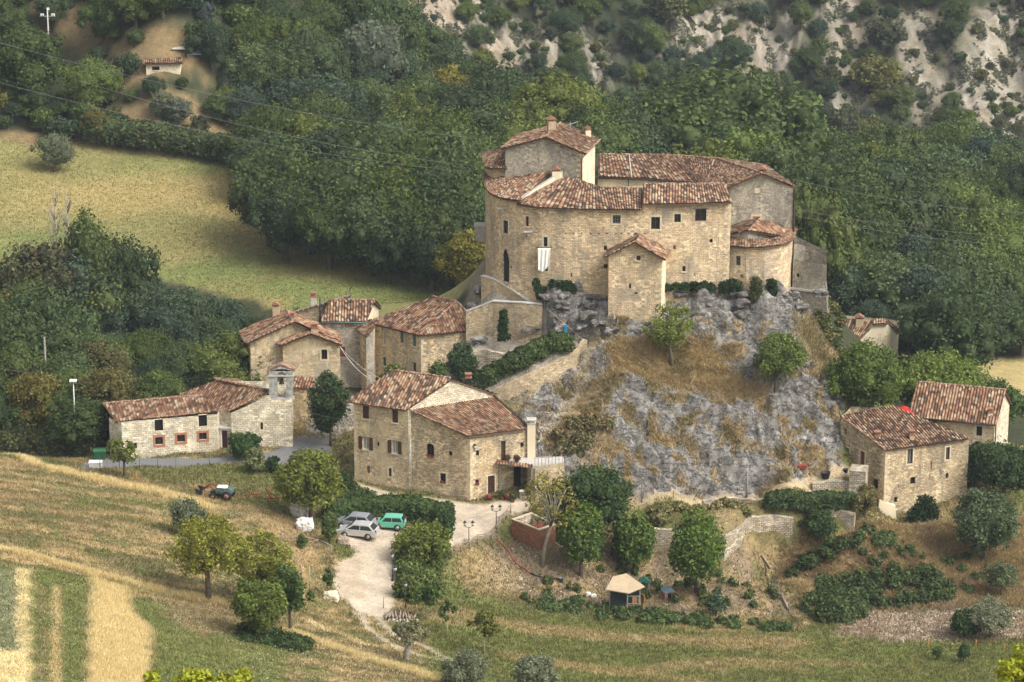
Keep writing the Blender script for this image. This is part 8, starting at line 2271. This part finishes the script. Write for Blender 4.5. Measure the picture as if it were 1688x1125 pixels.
# aerials
for px_, py_, Y_, l_ in ((940, 205, 344, 'thin fishbone aerial on the castle tower roof'),):
    p = P(px_, py_, Y_); m = MB(); m.tube([p + Vector((0, 0, -1.2)), p + Vector((0, 0, .2))], .03, 4); m.tube([p + Vector((-.8, 0, -.3)), p + Vector((.9, 0, .3))], .025, 4)
    for i in range(6): q = p + Vector((-.7 + i * .3, 0, -.27 + i * .11)); m.tube([q + Vector((0, -.3, 0)), q + Vector((0, .3, 0))], .015, 3)
    tag(m.build('aerial', M_STEEL), l_, 'aerial')

# ------------------------------------------------------------------ garden things
br = empty('brick_enclosure', G(885, 892), 'roofless red brick enclosure with a pale rim below the farmhouse', 'brick enclosure')
zt_ = 0.05; A4 = [PZ(843, 857, zt_), PZ(889, 875, zt_), PZ(916, 866, zt_), PZ(876, 846, zt_)]
wall(br, 'wall', [A4[0][:2], A4[1][:2]], -2.9, zt_, M_REDBRICK); wall(br, 'wall', [A4[1][:2], A4[2][:2]], -2.9, zt_, M_REDBRICK); wall(br, 'wall', [A4[2][:2], A4[3][:2], A4[0][:2]], -2.9, zt_, M_REDBRICK)
cI = sum(A4, Vector()) / 4; In = [cI + (p - cI) * .86 for p in A4]
wall(br, 'inner_wall', [In[1][:2], In[0][:2], In[3][:2], In[2][:2], In[1][:2]], -2.9, zt_, M_DRYWALL)
m = MB()
for i in range(4): j = (i + 1) % 4; m.prism([A4[i], A4[j], In[j], In[i]], (0, 0, .10))
m.build('rim', M_SURR, br)
m = MB(); z0 = zt_ - 1.4; m.prism([at(p, z0) for p in In], (0, 0, -.1)); m.build('floor', M_CONC, br)
M_HOSE = simple_mat('red_hose', (.33, .07, .04), .5)
hp_ = [G(a, b) + Vector((0, 0, .07)) for a, b in ((817, 889), (828, 899), (838, 910), (845, 922), (853, 932), (864, 938), (875, 946))]; m = MB(); m.tube(hp_, .07, 6); tag(m.build('hose', M_HOSE), 'red corrugated pipe snaking down the bare garden slope', 'pipe')
hp_ = [G(a, b) + Vector((0, 0, .07)) for a, b in ((875, 946), (886, 951), (905, 955), (924, 955))]; m = MB(); m.tube(hp_, .08, 6); tag(m.build('hose', M_BLACKP), 'black pipe continuing from the red one in the garden', 'pipe')
m = MB(); c = A4[0].lerp(A4[2], .5); 
for i in range(5): m.tube([c + Vector((-.9 + i * .1, -.3 + i * .2, -.6)), c + Vector((.2 + i * .1, .1 + i * .2, -.3)), c + Vector((1.0 + i * .05, -.5 + i * .2, -.6))], .05, 5)
tag(m.build('hose', M_HOSE), 'bundle of red pipes lying inside the brick enclosure', 'pipe')
# chicken shed
sh_ = empty('garden_shed', G(1030, 1003), 'small dark garden shed with a pale board roof and wire door', 'shed')
zr1 = P(1030, 965, G(1030, 1003).y).z; b0 = G(1030, 1003); W2 = 1.55
m = MB(); 
for x, y in ((-W2, -.9), (.2, -1.1), (1.45, -.6), (W2, 1.1), (-W2 + .1, 1.2)): m.box((b0.x + x, b0.y + y, (b0.z + zr1) / 2 - .1), (.09, .09, zr1 - b0.z))
m.build('frame', M_STEEL, sh_)
m = MB(); m.box((b0.x - .75, b0.y - 1.0, (b0.z + zr1) / 2 - .1), (1.5, .05, zr1 - b0.z - .1)); m.box((b0.x - W2, b0.y + .1, (b0.z + zr1) / 2 - .1), (.05, 2.0, zr1 - b0.z - .1)); m.box((b0.x, b0.y + 1.2, (b0.z + zr1) / 2 - .1), (3, .05, zr1 - b0.z - .1)); m.build('cladding', M_METAL, sh_)
m = MB(); m.prism([(b0.x - 1.95, b0.y - 1.0, zr1 - .15), (b0.x + .3, b0.y - 1.75, zr1 - .25), (b0.x + 1.95, b0.y - .7, zr1 + .05), (b0.x + .2, b0.y + 1.9, zr1 + .45), (b0.x - 1.2, b0.y + 1.2, zr1 + .35)], (0, 0, .09)); m.build('roof', simple_mat('pale_board', (.42, .33, .22), .85, scale=2, var=.12), sh_)
m = MB(); 
for z in (.1, .9, 1.7): m.box((b0.x + .8, b0.y - 1.0, b0.z + z), (1.2, .05, .06))
for x in (.25, .8, 1.35): m.box((b0.x + x, b0.y - 1.0, b0.z + .9), (.05, .05, 1.7))
m.build('door', M_STEEL, sh_)
m = MB(); m.box((b0.x + .95, b0.y - .6, b0.z + 1.1), (.5, .05, .9)); m.box((b0.x + 1.8, b0.y - .3, b0.z + .8), (.06, .9, 1.6), .3); m.build('board', M_ORWOOD, sh_)
def kennel(px, py, s, wallm, roofm, label):
    g = G(px, py); r = empty('kennel', g, label, 'hutch', rz=.3); m = MB(); m.box((0, 0, .4 * s), (1.0 * s, .9 * s, .7 * s)); mk(m, 'box', wallm, r)
    m = MB(); m.prism([(-.62 * s, -.55 * s, .72 * s), (.62 * s, -.55 * s, .72 * s), (0, -.55 * s, 1.2 * s)], (0, 1.1 * s, 0)); mk(m, 'roof', roofm, r)
    m = MB(); m.box((0, -.46 * s, .35 * s), (.35 * s, .03, .45 * s)); mk(m, 'opening', M_VOID, r)
M_TEAL = simple_mat('teal_sheet', (.05, .20, .15), .5)
kennel(1101, 985, 1.0, M_TERRA, simple_mat('slate_sheet', (.16, .24, .28), .5), 'small red kennel with a slate blue roof under the largest lime tree'); kennel(1063, 968, .9, M_GREYW, M_TEAL, 'small hutch with a green roof between two lime trees')
def tub(px, py, r0, r1, H_, mat, label, cat='tub'):
    g = G(px, py); m = MB(); m.lathe((0, 0, 0), [(r0, 0), (r1, H_), (r1 * 1.06, H_), (r1 * .93, H_ * .96), (r0 * .9, .08)], 16); o = m.build(cat.replace(' ', '_'), mat); o.location = g; tag(o, label, cat)
tub(1361, 788, .38, .5, .65, M_BLACKP, 'black plastic tub on the yard before the ruined house'); tub(1394, 779, .2, .26, .4, M_BLACKP, 'small black bucket near the red door of the ruined house', 'bucket'); tub(862, 822, .38, .4, .85, M_WHITE, 'white barrel standing in the farmhouse porch', 'barrel')
tub(925, 960, .22, .26, .5, simple_mat('blue_grey_plastic', (.16, .22, .26), .5), 'blue grey bucket at the end of the black pipe', 'bucket')
m = MB(); g = G(745, 606, 322); g = Vector((P(745, 600, 328).x, 328, h(P(745, 600, 328).x, 328))); m.lathe((0, 0, 0), [(.55, 0), (.6, .9), (.5, .95)], 14); o = m.build('water_butt', simple_mat('blue_plastic', (.02, .12, .30), .5)); o.location = g; tag(o, 'blue water butt beside the laurel bush', 'water butt')
cloth('towel', 930, 535, 935, 549, 329.6, M_BLUE, 'blue cloth hanging at the top of the rock steps', 'cloth', .03)
cloth('net', 842, 942, 852, 968, 299.5, M_TEAL, 'teal net heaped over a garden stake', 'net', .15, .2)
def dumpster(px, py, label, rz):
    g = G(px, py); r = empty('dumpster', g, label, 'dumpster', rz=rz); r.scale = (.8, .8, .9); M_DG = bpy.data.materials.get('dumpster_green') or simple_mat('dumpster_green', (.02, .085, .04), .5)
    m = MB(); m.prism([(-.75, -.5, .25), (.75, -.5, .25), (.85, -.6, 1.15), (-.85, -.6, 1.15)], (0, 1.1, 0)); mk(m, 'bin', M_DG, r); m = MB(); m.prism([(-.88, -.64, 1.17), (-.88, .6, 1.17), (-.88, .3, 1.42), (-.88, -.35, 1.42)], (1.76, 0, 0)); mk(m, 'lid', M_DG, r)
    for x in (-.6, .6):
        m = MB(); m.tube([(x - .05, -.4, .12), (x + .05, -.4, .12)], .12, 8); mk(m, 'wheel', M_TYRE, r)
dumpster(165, 758, 'green waste container left of the barn behind the fence', .1); dumpster(393, 255, 'green waste container beside the lane at the top of the field', .1)
def board(px, py, label, c):
    g = G(px, py); r = empty('warning_board', g, label, 'warning board'); m = MB(); m.box((0, 0, .8), (.55, .05, 1.5)); b = mk(m, 'board', M_WHITE, r); m = MB()
    for i in range(4): m.box((0, -.03, .25 + i * .36), (.5, .02, .13), M=Matrix.Rotation(.5, 3, 'Y'))
    mk(m, 'stripes', M_LAMPR, r)
board(203, 756, 'left red and white striped board before the barn', 0); board(216, 757, 'right red and white striped board before the barn', 0)
# log pile
lp = empty('log_pile', G(662, 1020), 'pile of sawn logs and poles half covered with white sheet beside the track', 'log pile'); b0 = G(662, 1022)
for i in range(34):
    m = MB(); z = .12 + (i // 9) * .17; x = -1.5 + (i % 9) * .33 + random.uniform(-.05, .05); a = Vector((b0.x + x, b0.y - .8 + random.uniform(-.3, .2), b0.z + z)); m.tube([a, a + Vector((random.uniform(-.3, .5), random.uniform(1.3, 1.9), 0))], .08, 7); m.build('log', M_WOOD, lp)
m = MB(); pts = []
m.prism([(b0.x - 1.4, b0.y - 1.0, b0.z), (b0.x + 1.7, b0.y - 1.1, b0.z), (b0.x + 1.6, b0.y - .85, b0.z + .42), (b0.x - 1.2, b0.y - .8, b0.z + .4)], (0, .05, 0)); m.build('cover_sheet', M_WRAP, lp)
# porch furniture and well
wl = empty('wellhead', G(878, 856), 'pale stone pillar with a flat top beside the brick enclosure', 'pillar'); m = MB(); m.lathe((0, 0, -.2), [(.28, 0), (.26, 1.7), (.3, 1.75)], 10); mk(m, 'pillar', M_SURR, wl); m = MB(); m.box((0, 0, 1.72), (.85, .6, .16)); mk(m, 'slab', M_SURR, wl)
bk3 = empty('plough', G(822, 824), 'old dark iron plough displayed on the stones before the farmhouse door', 'plough'); m = MB(); m.tube([(-1.0, 0, .35), (.9, .1, .55)], .07, 6); m.tube([(-.8, -.2, 0), (-.7, .1, .9)], .05, 5); m.prism([(.1, 0, .5), (.7, 0, .5), (.9, 0, 0), (.3, .1, 0)], (0, .1, 0)); mk(m, 'frame', M_WOODD, bk3)
for x in (-1.05, .95):
    m = MB(); m.tube([(x, -.1, .32), (x, .05, .32)], .32, 12); mk(m, 'wheel', M_RUST, bk3)
def pot(px, py, label, Y=None, c=(.06, .10, .03), rr_=.35):
    g = G(px, py) if Y is None else P(px, py, Y); r = empty('potted_plant', g, label, 'potted plant'); m = MB(); m.lathe((0, 0, 0), [(.16, 0), (.22, .35), (.24, .35)], 10); mk(m, 'pot', M_TERRA, r)
    V, F, C = cloud([(0, 0, .6, rr_, rr_, rr_)], 350, .12, c, .4, (.30, .06, .05), .12, .5); o = link('foliage', mesh_cloud('foliage', V, F, C), LEAF_NEAR); o.parent = r
pot(828, 824, 'green potted plant right of the farmhouse door'); pot(836, 764, 'left flower pot on the porch terrace', 310, (.10, .10, .04), .3); pot(852, 765, 'right flower pot on the porch terrace', 309.8, (.12, .08, .05), .3); pot(845, 828, 'low potted shrub before the porch', None)
# parasol behind the right houses
g = P(1490, 673, 321.8); pa = empty('parasol', (g.x, g.y, h(g.x, g.y)), 'bright red parasol peeping out left of the red and cream roof', 'parasol'); dz = g.z - h(g.x, g.y)
m = MB(); m.tube([(0, 0, 0), (0, 0, dz)], .04, 6); mk(m, 'pole', M_METAL, pa); m = MB(); m.lathe((0, 0, dz - .35), [(1.5, 0), (1.45, .06), (.05, .6)], 8); mk(m, 'canopy', simple_mat('red_canvas', (.38, .02, .015), .7), pa)
m = MB(); g = G(1322, 776); m.box((0, 0, .45), (.9, .6, .35)); m.tube([(-.4, 0, .25), (-.4, .08, .25)], .25, 12); m.tube([(.4, -.25, .5), (1.0, -.25, .6)], .03, 5); m.tube([(.4, .25, .5), (1.0, .25, .6)], .03, 5); o = m.build('wheelbarrow', M_RUST); o.location = g; tag(o, 'rusty red wheelbarrow on the path below the rock', 'wheelbarrow')
for px_, py_, l_ in ((1000 - 30, 983, 'left white stone in the garden weeds'), (979, 986, 'right white stone in the garden weeds')): crumple('white_stone', px_, py_, (.28, .2, .24), M_WHITE, l_, 'stone', px_)
m = MB(); p, q = G(1046, 590), G(1072, 606); m.tube([p + Vector((0, 0, .15)), q + Vector((0, 0, .15))], .09, 6); tag(m.build('log', M_WOOD), 'pale grey log lying in the dry grass on top of the rock', 'log')
# leaning poles beside the rock steps
for i, (a, b, l_) in enumerate((((905, 512), (960, 560), 'long pole rail sloping down the rock steps'), ((930, 545), (975, 590), 'lower pole rail sloping down the rock steps'))):
    p, q = P(*a, 330.6), P(*b, 329.4); m = MB(); m.tube([p, q], .06, 5); m.tube([p.lerp(q, .3), p.lerp(q, .3) + Vector((0, 0, -1.2))], .05, 5); m.tube([p.lerp(q, .8), p.lerp(q, .8) + Vector((0, 0, -1.2))], .05, 5); tag(m.build('handrail', M_WOOD), l_, 'handrail')
gt_ = empty('garden_gate', P(948, 590, 328.4), 'small metal garden gate on the rock steps', 'gate'); p = P(948, 590, 328.4); m = MB()
for x in (-.5, .5): m.tube([(x, 0, -1.5), (x, 0, .8)], .05, 5)
for z in (.7, -.2): m.tube([(-.5, 0, z), (.5, 0, z)], .03, 5)
mk(m, 'frame', M_STEEL, gt_)

# ------------------------------------------------------------------ air
z0_ = float(GZ.min()) - 1; z1_ = max(float(GZ.max()), 124.0) + 1
hz = MB(); hz.box((20, 430, (z0_ + z1_) / 2), (760, 1060, z1_ - z0_))
hm = bpy.data.materials.new('haze'); hm.use_nodes = True; t = hm.node_tree; t.nodes.clear(); o_ = t.nodes.new('ShaderNodeOutputMaterial'); pv = t.nodes.new('ShaderNodeVolumePrincipled')
pv.inputs['Color'].default_value = (.74, .86, 1.0, 1); pv.inputs['Density'].default_value = 0.00011; pv.inputs['Anisotropy'].default_value = .2
t.links.new(pv.outputs[0], o_.inputs['Volume'])
tag(hz.build('haze', hm), kind='stuff')
